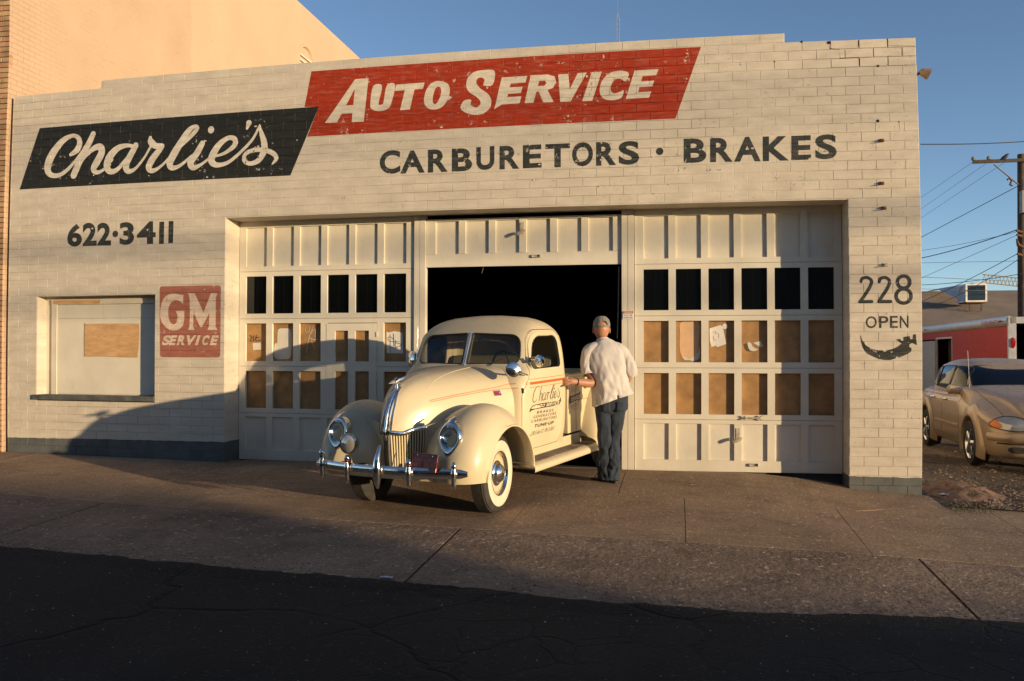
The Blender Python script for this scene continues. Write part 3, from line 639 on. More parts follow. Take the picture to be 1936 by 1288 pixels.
gl_ += [tess([[(2.703,2.093),(2.799,2.090),(2.922,1.853),(3.023,2.088),(3.111,2.087),(3.095,2.049),(3.090,2.012),(3.090,1.685),(3.113,1.635),(2.976,1.635),(2.998,1.676),(3.002,1.840),(2.900,1.669),(2.874,1.677),(2.791,1.842),(2.781,1.806),(2.782,1.677),(2.803,1.636),(2.710,1.637),(2.728,1.678),(2.734,1.843),(2.728,2.017),(2.719,2.063)]])]
gl_ += glyphs('SERVICE', [(2.332,1.448),(2.442,1.448),(2.373,1.572),(2.440,1.448),(2.525,1.448),(2.477,1.571),(2.549,1.448),(2.660,1.448),(2.585,1.571),(2.652,1.447),(2.789,1.447),(2.692,1.571),(2.807,1.448),(2.845,1.448),(2.847,1.570),(2.891,1.448),(2.980,1.448),(2.926,1.570),(3.008,1.448),(3.099,1.447),(3.046,1.569)], .05)
paint_letters(gl_, CREAMF, sgm, .0012)
# stepped crack and holes in the loose corner, rusty anchors
cr = MB()
for seg in ([(10.300,4.760),(10.329,4.734),(10.333,4.683),(10.436,4.675),(10.441,4.572),(10.641,4.577),(10.644,4.484),(10.944,4.485)], [(10.641,4.766),(10.638,4.713),(10.625,4.689)], [(10.955,4.773),(10.958,4.694),(11.242,4.684)], [(10.947,4.576),(11.020,4.585)], [(9.736,4.575),(9.738,4.488)], [(11.044,3.850),(11.051,3.760)]):
    cr.tube([bw(x, .003, z) for x, z in seg], [.0025+.003*random.random() for _ in seg], 5)
for px_ in ([(10.328,4.749,0.029),(10.841,4.468,0.021),(10.825,3.861,0.028),(9.740,4.560,0.012),(11.046,3.850,0.013),(10.033,4.773,0.021)]):
    x, z, w_ = px_; P_ = [(x+w_*.9*math.cos(a)*random.uniform(.5, 1.1), z+w_*.8*math.sin(a)*random.uniform(.4, 1.1)) for a in [2*PI*k/11 for k in range(11)]]
    q = bw(x, -.0012, z); cr.add([bw(a, -.0012, b_) for a, b_ in P_]+[q], [(k, (k+1) % 11, 11) for k in range(11)])
obj('crack', cr, simple('dark hole', (.02, .012, .008), .95), bld)
for x, z in ((10.858, 3.647), (10.849, 3.181), (10.866, 2.912), (10.874, 2.301)):
    mb = MB(); mb.box(x-.022, x+.022, -.012, .004, z-.016, z+.018).box(x-.016, x+.018, -.055, -.010, z-.016, z-.010).tube([(x-.005, -.012, z+.004), (x-.005, -.035, z+.004)], .008, 6)
    mb.map(bw); obj('wall_anchor', mb, RUST if z > 2.9 else IRON, bld)
rnd = random.Random(5)
mb = MB()
for _ in range(170):        # curled paint flakes standing off the wall
    x = rnd.choice((rnd.uniform(.3, 3), rnd.uniform(7, 11.1), rnd.uniform(3.2, 10))); z = rnd.choice((rnd.uniform(3.1, 4.0), rnd.uniform(.5, 4.6)))
    if 3.15 < x < 10.55 and z < 3.06: continue
    if .4 < x < 2.3 and .65 < z < 2.2: continue
    s_ = rnd.uniform(.008, .028); a = rnd.random()*6; P_ = [(x+s_*math.cos(a+k*1.5)*rnd.uniform(.5, 1.1), -.001-.012*(k % 2)*rnd.random(), z+s_*.8*math.sin(a+k*1.5)*rnd.uniform(.4, 1)) for k in range(4)]
    mb.add([bw(*q) for q in P_], [(0, 1, 2, 3)])
stuff(obj('paint_flakes', mb, MATS['wall'], bld))

# --- boarded window ----------------------------------------------------
wn = obj('boarded_window', gbox(MB(), .466, 2.238, .175, .21, .80, 2.085), WOOD, bld)
mb = MB(); gbox(mb, .575, .655, .145, .175, .80, 1.985); gbox(mb, .575, 2.238, .140, .175, 1.985, 2.045); gbox(mb, .47, 2.238, .157, .1755, 2.045, 2.085)
obj('frame', mb, TRIM, wn)
for a, b_, c, d in ((.660, 1.36, .815, 1.80), (1.364, 2.236, .815, 1.80), (.660, 1.36, 1.803, 1.982), (1.364, 2.236, 1.803, 1.982)):
    obj('plywood_panel', gbox(MB(), a, b_, .158+random.uniform(-.004, .004), .174, c, d), WOOD, wn)
pp = (1.086, 1.727), (1.906, 1.722), (1.894, 1.294), (1.090, 1.318)
mb = MB(); (x0, z1), (x1, _), (_, z0), _2 = pp
[mb.add([bw(a, .1530, b_) for a, b_, _ in t_], [(0, 1, 2)]) for t_ in tess([smooth_loop([(x0, z1-.02), (x0+.03, z1), (x0+.4, z1+.004), (x1-.04, z1), (x1, z1-.02), (x1+.003, (z0+z1)/2), (x1-.02, z0+.03), (x1-.06, z0), (x0+.3, z0+.01), (x0+.03, z0+.01), (x0, z0+.05)], 3)])]
obj('painted_patch', mb, TANP, wn)
mb = MB(); gbox(mb, .60, 1.33, .1385, .1395, 1.992, 2.04); obj('painted_patch', mb, TANP, wn)
mb = MB(); sl_ = []
gbox(mb, .436, 2.246, -.035, .170, .742, .805); obj('sill', mb, simple('dark grey sill paint', (.085, .09, .085), .7, var=.25, scale=9, bumpd=.002, bscale=50, world=True, dirt=(.3, .28, .25), dirt_amt=.35), wn)

# --- garage doors --------------------------------------------------------
XP, PW = .3677, .2853     # depth of the doors behind the wall face
ROW = dict(b=(.138, .553), c=(.659, 1.128), d=(1.251, 1.725), e=(1.847, 2.318), t=(2.441, 2.935))
BARM = simple('pale bar paint', (.55, .55, .52), .5)
def wbox(name, x0, x1, y0, y1, z0, z1, mat, parent): return obj(name, gbox(MB(), x0, x1, y0, y1, z0, z1, .6), mat, parent)
def framed_panel(x0, x1, z0, z1, mat, parent, name, rec):
    return wbox(name, x0-.004, x1+.004, DY+rec, DY+rec+.012, z0-.004, z1+.004, mat, parent)
GLABEL = {}
def door(xl, xr, xp0, label, cells_skip=()):
    fr = MB(); zs = [-.0, ROW['b'][0], ROW['b'][1], ROW['c'][0], ROW['c'][1], ROW['d'][0], ROW['d'][1], ROW['e'][0], ROW['e'][1], ROW['t'][0], ROW['t'][1], 3.10]
    d_ = obj('garage_door', gbox(MB(), xl, xr, DY+.045, DY+.05, 2.95, 3.10), WOOD, bld); d_['label'] = label
    sec = [(0.002, .606), (.609, 1.186), (1.189, 1.776), (1.779, 2.366), (2.369, 3.10)]      # five hinged sections
    for k in range(0, 12, 2):
        a, b_ = zs[k], zs[k+1]
        cuts = [c for c in (0.6, 1.1875, 1.783, 2.378) if a < c < b_]
        ed = [a+(.012 if k == 0 else 0)]+cuts+[b_]
        for p, q in zip(ed, ed[1:]): wbox('rail', xl+.004, xr-.004, DY, DY+.04, p+(.002 if p in cuts else 0), q-(.002 if q in cuts else 0), WOOD, d_)
    for r_, (a, b_) in ROW.items():
        edges = [xl+.004]
        for c in range(6): edges += [xp0+c*XP, xp0+c*XP+PW]
        edges.append(xr-.004)
        for c in range(0, 14, 2):
            if (r_, (c//2, c//2-1)) in cells_skip or any((r_, q) in cells_skip for q in ((c//2, 's'),)): continue
            wbox('stile', edges[c], edges[c+1], DY+.0005, DY+.04, a, b_, WOOD, d_)
        for c in range(6):
            if (r_, c) in cells_skip: continue
            x0 = xp0+c*XP; x1 = x0+PW
            if r_ in 'bt':
                framed_panel(x0, x1, a, b_, WOOD, d_, 'panel', .026)
            elif r_ in 'cd': framed_panel(x0, x1, a, b_, BOARD, d_, 'board', .047)
            else:
                framed_panel(x0, x1, a, b_, GLASS, d_, 'glass_pane', .030)
                q = MB(); q.tube([bw(x0+PW*.47, DY+.052, a-.003), bw(x0+PW*.47, DY+.052, b_+.003)], .0045, 6); obj('security_bar', q, BARM, d_)
    return d_
dl = door(3.216, 5.534, 3.307, 'left panelled garage door with a small wicket door and boarded panes', {('c', 3), ('c', 4), ('d', 3), ('d', 4), ('c', (4, 3)), ('d', (4, 3))})
dr = door(8.168, 10.486, 8.272, 'right panelled garage door with hasp handle')
# wicket leaf in the left door
(wx0, _), (wx1, _2) = (4.405, 1.143), (5.058, 1.147)
wk = MB(); pz = {'d': ((4.563, 1.628)[1], (4.564, 1.251)[1]), 'c': ((4.565, 1.133)[1], (4.565, 0.6633)[1])}
pxs = [((4.516, 1.209)[0], (4.689, 1.209)[0]), ((4.778, 1.210)[0], (4.959, 1.210)[0])]
wy = DY-.004; ztop = 1.718; zb_ = .648
wk_o = obj('wicket_door', gbox(MB(), wx0, wx1, wy, wy+.03, zb_, pz['c'][1]-.002, .6), WOOD, dl)
mb = MB(); gbox(mb, wx0, wx1, wy, wy+.03, pz['c'][0], pz['d'][1]); gbox(mb, wx0, wx1, wy, wy+.03, pz['d'][0], ztop)
for a, b_ in ((wx0, pxs[0][0]), (pxs[0][1], pxs[1][0]), (pxs[1][1], wx1)):
    for k in 'cd': gbox(mb, a, b_, wy+.0003, wy+.03, pz[k][1], pz[k][0])
me2 = mb; obj('wicket_frame', me2, WOOD, dl)
for a, b_ in pxs:
    for k in 'cd': framed_panel(a, b_, pz[k][1], pz[k][0], BOARD, dl, 'board', .030)
for zz in (.80, 1.05, 1.3, 1.58):
    wbox('hinge', wx1-.006, wx1+.014, DY-.012, DY-.002, zz-.03, zz+.03, TRIM, dl)
# raised centre door: only its lowest section hangs in sight
dc = obj('garage_door', gbox(MB(), 5.682, 8.020, DY, DY+.04, 2.385, 2.540), WOOD, bld); dc['label'] = 'centre garage door rolled up, its lowest section hanging under the lintel'
wbox('rail', 5.682, 8.020, DY, DY+.04, 2.935, 2.962, WOOD, dc)
ex = [5.682]
for c in range(6): ex += [5.799+c*XP, 5.799+c*XP+PW]
ex.append(8.020)
for c in range(0, 14, 2): wbox('stile', ex[c], ex[c+1], DY+.0005, DY+.04, 2.542, 2.934, WOOD, dc)
for c in range(6): framed_panel(5.799+c*XP, 5.799+c*XP+PW, 2.542, 2.934, WOOD, dc, 'panel', .026)
# posts between the doors
def post(x0, x1):
    o = obj('door_post', gbox(MB(), x0, x1, DY-.02, DY+.07, -.02, 3.012), TRIM, bld)
    w_ = (x1-x0); 
    for a, b_ in ((x0+.002, x0+w_*.48), (x0+w_*.52, x1-.002)): wbox('cover_board', a, b_, DY-.026, DY-.0195, -.01, 3.010, TRIM, o)
post(5.537, 5.678); post(8.023, 8.165)

def latch(P_, parent):
    x, z = P_; mb = MB(); mb.box(x-.020, x+.022, -.006, 0, z-.01, z+.13)
    mb.lathe([(.013, 0), (.013, .006), (.006, .008), (.006, .045), (.012, .05)], 10, Matrix.Translation((x, 0, z)) @ Matrix.Rotation(PI/2, 4, 'X'))
    mb.tube([(x-.055, -.052, z-.016), (x-.02, -.056, z-.004), (x+.02, -.056, z+.010), (x+.05, -.050, z+.026)], [(.009, .02), (.010, .022), (.009, .02), (.005, .010)], 8)
    mb.map(lambda a, b_, c: bw(a, b_+DY, c)); return obj('latch_handle', mb, IRON, parent, True)
latch((9.331, 0.3754), dr); latch((6.853, 2.769), dc)
def grip(P_, parent):
    x, z = P_; mb = MB(); mb.box(x-.05, x+.05, -.022, 0, z-.014, z-.008).box(x-.05, x-.045, -.022, 0, z-.014, z+.02).box(x+.045, x+.05, -.022, 0, z-.014, z+.02).box(x-.05, x+.05, -.003, 0, z-.014, z+.02)
    mb.map(lambda a, b_, c: bw(a, b_+DY, c)); obj('lift_handle', mb, IRON, parent)
grip((9.508, 0.0914), dr); grip((7.023, 2.491), dc)
# spanner-shaped pull on the right door
x, z = (9.506, 0.6282)
mb = MB(); mb.tube([(x-.09, -.030, z), (x+.07, -.030, z-.003)], (.009), 8)
for s_ in (1, -1): mb.tube([(x+.06, -.030, z-.002), (x+.085, -.030, z+s_*.020), (x+.11, -.030, z+s_*.022)], [.010, .009, .005], 6); mb.tube([(x-.085, -.030, z), (x-.10, -.03, z+s_*.016), (x-.12, -.03, z+s_*.014)], [.010, .009, .005], 6)
mb.tube([(x-.06, 0, z), (x-.06, -.03, z)], .008, 6); mb.tube([(x+.03, 0, z), (x+.03, -.03, z)], .008, 6)
mb.map(lambda a, b_, c: bw(a, b_+DY, c)); obj('pull_handle', mb, IRON, dr, True)
# paint swipes, notices and scrawl on the boards
def patch(pts, y, name, mat, parent, n=3):
    P_ = smooth_loop(pts, n) if n > 1 else pts; mb = MB()
    for t_ in tess([P_]): mb.add([bw(a, y, c) for a, c, _ in t_], [(0, 1, 2)])
    return obj(name, mb, mat, parent)
PW_ = simple('white wall paint', (.62, .58, .50), .6, var=.08); PAPER = simple('paper', (.68, .66, .60), .7, var=.05)
BY = DY+.047-.0015
patch([(3.384,1.478),(3.496,1.483),(3.502,1.397),(3.390,1.389)], BY, 'paint_patch', PW_, dl, 1)
patch([(3.734,1.645),(3.824,1.661),(3.902,1.647),(3.920,1.546),(3.915,1.413),(3.898,1.294),(3.826,1.278),(3.695,1.285),(3.683,1.413),(3.695,1.472),(3.724,1.488)], BY, 'paint_patch', PW_, dl)
patch([(5.170,1.615),(5.197,1.602),(5.265,1.620),(5.332,1.610),(5.373,1.594),(5.382,1.349),(5.170,1.354)], BY, 'notice', PAPER, dl, 1)
patch([(8.688,1.701),(8.795,1.720),(8.897,1.711),(8.902,1.570),(8.880,1.353),(8.794,1.299),(8.700,1.332),(8.682,1.462),(8.687,1.571)], BY, 'paint_patch', simple('peach paint', (.66, .42, .24), .6, var=.06), dr)
patch([(8.706,1.326),(8.794,1.294),(8.880,1.353),(8.907,1.435),(8.901,1.299),(8.834,1.267),(8.789,1.277),(8.740,1.277)], BY-.0008, 'paint_patch', PW_, dr)
patch([(9.019,1.637),(9.142,1.677),(9.168,1.650),(9.205,1.461),(9.101,1.421),(9.093,1.442),(9.040,1.426),(9.024,1.489)], BY-.0006, 'notice', PAPER, dr, 1)
(x, z) = (9.191, 1.661); q = MB()
q.add([bw(x+.030*math.cos(2*PI*k/20), BY-.001, z+.031*math.sin(2*PI*k/20)) for k in range(20)], [tuple(range(20))[::-1]]); obj('round_sticker', q, PAPER, dr)
patch([(9.446,1.482),(9.485,1.466),(9.498,1.434),(9.538,1.407),(9.564,1.402),(9.527,1.380),(9.472,1.386),(9.448,1.434)], BY-.0005, 'paint_patch', PW_, dr, 2)
patch([(9.506,1.474),(9.590,1.493),(9.617,1.429),(9.577,1.429),(9.538,1.453)], BY-.0005, 'paint_patch', PW_, dr, 1)
patch([(9.401,1.461),(9.459,1.461),(9.472,1.413),(9.498,1.375),(9.432,1.380),(9.406,1.421)], BY-.0003, 'paint_patch', simple('brown smear', (.10, .06, .035), .7), dr, 2)
def scrawl(strokes, mat, parent, y=BY-.002):
    mb = MB()
    for P_ in strokes:
        for t_ in stroke(P_, 4, 0, .0003, False): mb.add([bw(a, y-e, c) for a, c, e in t_], [(0, 1, 2)])
    return obj('scrawl', mb, mat, parent)
INK = simple('black marker', (.03, .03, .03), .6); CHALK = simple('white scrawl', (.55, .50, .42), .7); REDI = simple('red ink', (.5, .08, .06), .6)
scrawl([[(3.342,1.580,0.005),(3.372,1.548,0.005),(3.349,1.505,0.005),(3.402,1.507,0.005)], [(3.395,1.575,0.005),(3.402,1.507,0.005)], [(3.437,1.580,0.005),(3.431,1.507,0.005),(3.496,1.515,0.005)], [(3.431,1.548,0.005),(3.475,1.547,0.005)]], INK, dl)
scrawl([[(4.111,1.673,0.004),(4.108,1.620,0.004),(4.154,1.620,0.004),(4.162,1.683,0.004)], [(4.210,1.683,0.004),(4.154,1.546,0.004),(4.126,1.413,0.004),(4.112,1.355,0.004)], [(4.149,1.546,0.004),(4.226,1.519,0.004),(4.268,1.532,0.004)], [(4.160,1.577,0.004),(4.233,1.651,0.004),(4.234,1.545,0.004)], [(4.183,1.519,0.004),(4.226,1.413,0.004)]], CHALK, dl)
scrawl([[(5.214,1.587,0.003),(5.217,1.358,0.003)], [(5.256,1.591,0.004),(5.266,1.439,0.004)], [(5.181,1.533,0.003),(5.214,1.554,0.003),(5.261,1.520,0.003)], [(5.285,1.511,0.004),(5.285,1.430,0.003),(5.346,1.443,0.003),(5.357,1.461,0.003),(5.290,1.479,0.003)], [(5.233,1.421,0.003),(5.299,1.419,0.003)], [(5.186,1.529,0.003),(5.200,1.502,0.003),(5.261,1.493,0.003),(5.336,1.493,0.002)]], INK, dl)
scrawl([[(9.054,1.591,0.002),(9.088,1.602,0.002),(9.083,1.569,0.002)], [(9.062,1.553,0.002),(9.069,1.502,0.002),(9.096,1.507,0.002)], [(9.099,1.588,0.002),(9.123,1.569,0.002),(9.115,1.529,0.002)]], REDI, dr)
for t_, pts in (('UST', [(9.163,1.656),(9.227,1.655),(9.163,1.669)]),):
    mb = MB()
    for tr_ in place(glyph('OPEN US', .02), *pts): mb.add([bw(a, BY-.0025, c) for a, c, _ in tr_], [(0, 1, 2)])
    obj('lettering', mb, INK, dr) if False else None
# warning notice on the right post
WY = DY-.034
ws = obj('warning_sign', gbox(MB(), (8.037, 1.769)[0], (8.158, 1.769)[0], WY, WY+.0065, (8.097, 1.745)[1], (8.097, 1.839)[1], .6), PAPER, bld)
def flatrun(s_, bl, br, tl, y, mat, parent, off=.02, fn=bw):
    mb = MB()
    for t_ in place(glyph(s_, off), bl, br, tl): mb.add([fn(a, y, c) for a, c, _ in t_], [(0, 1, 2)])
    return obj('lettering', mb, mat, parent)
x0, z1 = (8.038, 1.839); x1, z0 = (8.155, 1.810)
obj('red_band', gbox(MB(), x0+.003, x1, WY-.0015, WY, z0, z1-.003), simple('warning red', (.60, .06, .05), .5), ws)
flatrun('WARNING', (x0+.012, z0+.006), (x1-.012, z0+.006), (x0+.012, z1-.009), WY-.0023, PAPER, ws)
flatrun('Security', (x0+.010, z0-.029), (x0+.064, z0-.029), (x0+.010, z0-.010), WY-.0008, INK, ws, .005)
flatrun('24', (x0+.078, z0-.027), (x1-.015, z0-.027), (x0+.078, z0-.012), WY-.0008, INK, ws, .03)
flatrun('Cameras In Use', (x0+.010, z0-.054), (x1-.010, z0-.054), (x0+.010, z0-.036), WY-.0008, INK, ws, .005)
# rope hanging in the dark opening
mb = MB(); P0 = (8.009, 0.36, 2.372); P1 = (7.990, 0.36, 1.526); mb.tube([P0, (P0[0]-.006, .36, (P0[2]+P1[2])/2), P1], .008, 6)
tag(obj('hanging_rope', mb, simple('old rope', (.16, .12, .07), .9), None, True), 'thin rope hanging at the right side of the open garage bay', 'rope')
mb = MB(); P0 = (6.392, 0.3, 2.382); mb.tube([P0, (P0[0]-.01, .3, P0[2]-.03), (P0[0]-.02, .3, P0[2]-.07)], .004, 5)
tag(obj('frayed_cord', mb, simple('old rope'), None, True), 'short frayed cord dangling under the raised centre door', 'cord')
# flood lamp behind the corner of the wall, its hood peeping out
P0 = (11.391, 0.55, 4.527)
lampo = thing('flood_lamp', 'brown metal flood lamp hood sticking out past the top right corner of the wall', 'lamp', P0)
mb = MB(); prof = [(.012, .0), (.035, .008), (.055, .03), (.080, .085), (.083, .09)]
mb.lathe(prof, 18, Matrix.Rotation(R(112), 4, 'Y') @ Matrix.Diagonal((.75, 1, 1.25, 1)) @ Matrix.Translation((0, 0, -.02))); obj('hood', mb, simple('brown enamel', (.30, .20, .13), .5, var=.2), lampo, True)
obj('arm', MB().tube([(0, 0, 0), (-.10, 0, -.06), (-.30, 0, -.08)], .016, 8), RUST, lampo, True)

# ================================================================ NEIGHBOURING TALL BUILDING
def nbx(z): return bow(0, min(max(z, 0), 5.2))[0]-0.0
def nb(x, y, z): return (x+nbx(z), y, z)
def m_nb(name, base, dark, front):
    m = bpy.data.materials.new(name); t, b = nodes(m); v = pos(t); s_ = sep(t, v)
    cmb = t.nodes.new('ShaderNodeCombineXYZ'); t.links.new(s_[1], cmb.inputs[0]); t.links.new(s_[2], cmb.inputs[1])
    br = t.nodes.new('ShaderNodeTexBrick'); t.links.new(cmb.outputs[0], br.inputs['Vector']); br.inputs['Scale'].default_value = 1
    br.inputs['Brick Width'].default_value = .205; br.inputs['Row Height'].default_value = .0677; br.inputs['Mortar Size'].default_value = .006; br.inputs['Mortar Smooth'].default_value = .3
    c = ramp(t, noise_n(t, v, 1.1, 5), [(.3, tuple(k*.88 for k in base)), (.7, base)])
    ms = ramp(t, noise_n(t, scl(t, v, (1, 1, 2)), 3.5, 5, .7), [(.45, .0), (.72, .45)])
    nr = ramp(t, mth(t, 'DIVIDE', s_[1], 3.0), [(.08, .7), (.35, 0.0)])
    c = mix(t, mth(t, 'MULTIPLY', br.outputs['Fac'], mth(t, 'MAXIMUM', ms, nr)), c, dark)
    spot = mth(t, 'MULTIPLY', ramp(t, noise_n(t, scl(t, v, (1, 1, 2)), 9, 4, .75), [(.665, 0.0), (.68, .7)]), ramp(t, noise_n(t, v, .8, 3), [(.45, 0.0), (.6, 1.0)]))
    c = mix(t, spot, c, (.34, .12, .05))
    # a repainted stretch, slightly paler, begins a few metres back
    ed = mth(t, 'GREATER_THAN', mth(t, 'ADD', s_[1], mth(t, 'MULTIPLY', noise_n(t, v, 2.5, 3), .3)), 4.4)
    c = mix(t, mth(t, 'MULTIPLY', ed, .35), c, tuple(min(1, k*1.18) for k in base))
    t.links.new(c, b.inputs['Base Color']); b.inputs['Roughness'].default_value = .8
    bump(t, b, mth(t, 'SUBTRACT', mth(t, 'MULTIPLY', noise_n(t, v, 30, 4), .5), mth(t, 'MULTIPLY', br.outputs['Fac'], ms)), .004, .8); return m
tall = thing('tall_brick_building', 'tall tan brick building with a peach side wall left of the white garage', 'building', (-1, 0, 0))
def par(o): o.parent = tall; o.matrix_parent_inverse = Matrix.Translation((1, 0, 0)); return o
mb = MB(); nz = 24; H = 9.33
vs = []; 
for j in range(nz+1):
    z = -.3+(H+.3)*j/nz
    for y in (-.045, .4, 22): vs.append(nb(-.045, y, z))
mb.add(vs, [(j*3+i, j*3+i+1, (j+1)*3+i+1, (j+1)*3+i) for j in range(nz) for i in range(2)])
mb.box(-12, -.06, .02, 22, -.3, 9.2)
NBM = m_nb('peach painted brick', (.50, .355, .235), (.32, .205, .13), 0)
par(obj('side_wall', mb, NBM, None))
mb = MB(); mb.box(-.32, .13, -.045, 22, H, H+.10).box(-.30, .09, -.045, 22, H-.14, H-.05); par(obj('coping', mb, NBM))
mb = MB(); mb.box(-12, -.05, -.03, .02, -.3, 9.3); par(obj('pier_core', mb, simple('dark mortar', (.16, .10, .06), .9, var=.2, world=True)))
PB = [simple('tan brick %d' % i, c, .8, var=.2, scale=5, bumpd=.002, bscale=50, world=True, dirt=(.12, .08, .05), dirt_amt=.5) for i, c in enumerate(((.43, .27, .14), (.47, .31, .17), (.38, .22, .11), (.45, .25, .15)))]
k = 0; zz = -.2
while zz < 6.2:
    off = 0 if k % 2 else .105
    for i in range(2):
        x1 = -.047-.21*i-(off if i else 0); x0 = -.047-.21*(i+1)-off+ .0
        if i == 0: x1 = -.047; x0 = -.047-.21+(.105 if k % 2 else 0)
        else: x1 = -.047-.21+(.105 if k % 2 else 0)-.008; x0 = x1-.2
        mb = MB(); dy = random.uniform(-.002, .002); mb.cbox(x0, x1, -.045+dy, .02, zz, zz+.0595, .003); mb.map(nb)
        par(obj('brick', mb, random.choice(PB)))
    zz += .0677; k += 1
# arched attic vent in the side wall
vy, vz = 9.1, 8.05
mb = MB(); n = 12
P_ = [(vy-.42, vz-.9), (vy-.42, vz+.05)]+[(vy-.42*math.cos(PI*k/n), vz+.05+.42*math.sin(PI*k/n)) for k in range(1, n)]+[(vy+.42, vz+.05), (vy+.42, vz-.9)]
vx = nbx(5)-.045
mb.add([(vx+.004, a, b_) for a, b_ in P_], [tuple(range(len(P_)))]); vt = par(obj('arched_vent', mb, simple('vent dark', (.05, .035, .025), .9)))
mb = MB(); mb.tube([(vx+.01, a, b_) for a, b_ in P_], .05, 6); q = obj('brick_arch', mb, NBM, vt)
mb = MB()
for i in range(9): mb.box(vx+.005, vx+.05, vy-.4, vy+.4, vz-.8+i*.12, vz-.76+i*.12)
obj('louvre', mb, TRIM, vt)
# overhead cable crossing in front of that side wall
def cable(name, label, pts, r_=.012, sag=0.0, group=None):
    a, b_ = Vector(pts[0]), Vector(pts[-1]); P_ = [a.lerp(b_, k/16)-Vector((0, 0, sag*4*(k/16)*(1-k/16))) for k in range(17)] if len(pts) == 2 else pts
    return tag(obj(name, MB().tube(P_, r_, 6), simple('cable black', (.03, .03, .03), .6), None, True), label, 'cable', group)
cable('service_cable', 'thin dark cable slanting down across the peach wall to the garage roof', [(0.1, 0.998, 6.499), (0.1, 6.517, 7.184)], .008, .02)

# ================================================================ PICKUP TRUCK
TX, TY, TZ_, TH, TP = [6.3812, -1.9832, -0.0946, 4.4198, -0.0335]
truck = thing('pickup_truck', 'cream 1940s pickup truck with whitewall tyres nosing out of the open garage bay', 'pickup truck')
_f = Vector((math.cos(TH)*math.cos(TP), math.sin(TH)*math.cos(TP), math.sin(TP))); _l = Vector((-math.sin(TH), math.cos(TH), 0)); _u = _f.cross(_l)
TM = Matrix((( _f.x, _l.x, _u.x, TX), (_f.y, _l.y, _u.y, TY), (_f.z, _l.z, _u.z, TZ_), (0, 0, 0, 1)))
truck.matrix_world = TM
def m_paint(name, col, coat=.5):
    m = bpy.data.materials.new(name); t, b = nodes(m); v = objc(t)
    c = ramp(t, noise_n(t, v, 2.5, 5), [(.3, tuple(k*.95 for k in col)), (.7, col)])
    nrm = t.nodes.new('ShaderNodeNewGeometry'); up = sep(t, nrm.outputs['Normal'])[2]
    dust = mth(t, 'MULTIPLY', ramp(t, up, [(.25, 0.0), (.95, .65)]), ramp(t, noise_n(t, v, 5, 6, .7), [(.3, .4), (.7, 1.0)]))
    c = mix(t, dust, c, (.40, .33, .25))
    sp = ramp(t, noise_n(t, v, 60, 3, .7), [(.70, 0.0), (.74, .35)]); c = mix(t, sp, c, tuple(k*.6 for k in col))
    t.links.new(c, b.inputs['Base Color'])
    r_ = mth(t, 'ADD', ramp(t, noise_n(t, v, 9, 4), [(.3, .30), (.7, .42)]), mth(t, 'MULTIPLY', dust, .5)); t.links.new(r_, b.inputs['Roughness'])
    setin(b, 'Specular IOR Level', .25); setin(b, 'Coat Weight', coat); cr_ = mth(t, 'ADD', mth(t, 'MULTIPLY', dust, .5), .07)
    if 'Coat Roughness' in b.inputs: t.links.new(cr_, b.inputs['Coat Roughness'])
    bump(t, b, noise_n(t, v, 3.5, 2), .003, .12)
    MATS[name] = m; return m
CREAM = m_paint('cream truck paint', (.58, .50, .33))
WHITEW = simple('whitewall rubber', (.66, .56, .42), .6, var=.06, scale=9, dirt=(.45, .36, .26), dirt_amt=.35)
def m_tyre():
    m = bpy.data.materials.new('tyre'); t, b = nodes(m); v = objc(t)
    c = ramp(t, noise_n(t, v, 12, 5), [(.35, (.020, .019, .018)), (.7, (.050, .044, .036))]); t.links.new(c, b.inputs['Base Color']); b.inputs['Roughness'].default_value = .8
    MATS['tyre'] = m; return m
TYRE = m_tyre()
def spl(P, x):
    """smooth table lookup; P: list of (x, tuple)"""
    n = len(P)
    if x <= P[0][0]: return P[0][1]
    if x >= P[-1][0]: return P[-1][1]
    for i in range(n-1):
        if x <= P[i+1][0]:
            x1, x2 = P[i][0], P[i+1][0]; u = (x-x1)/(x2-x1); p1, p2 = P[i][1], P[i+1][1]
            p0 = P[i-1][1] if i else p1; x0 = P[i-1][0] if i else x1-(x2-x1)
            p3 = P[i+2][1] if i+2 < n else p2; x3 = P[i+2][0] if i+2 < n else x2+(x2-x1)
            out = []
            for a, b_, c, d in zip(p0, p1, p2, p3):
                m1 = (c-a)/(x2-x0)*(x2-x1); m2 = (d-b_)/(x3-x1)*(x2-x1)
                out.append((2*u**3-3*u*u+1)*b_+(u**3-2*u*u+u)*m1+(-2*u**3+3*u*u)*c+(u**3-u*u)*m2)
            return tuple(out)
def grid(mb, rows, flip=False):
    n = len(rows[0]); fs = [(j*n+i, j*n+i+1, (j+1)*n+i+1, (j+1)*n+i) for j in range(len(rows)-1) for i in range(n-1)]
    return mb.add([q for r_ in rows for q in r_], [q[::-1] for q in fs] if flip else fs)
BVHS = []
def bvh_of(o):
    me = o.data; me.calc_loop_triangles()
    return BVHTree.FromPolygons([tuple(v.co) for v in me.vertices], [tuple(p_.vertices) for p_ in me.polygons])
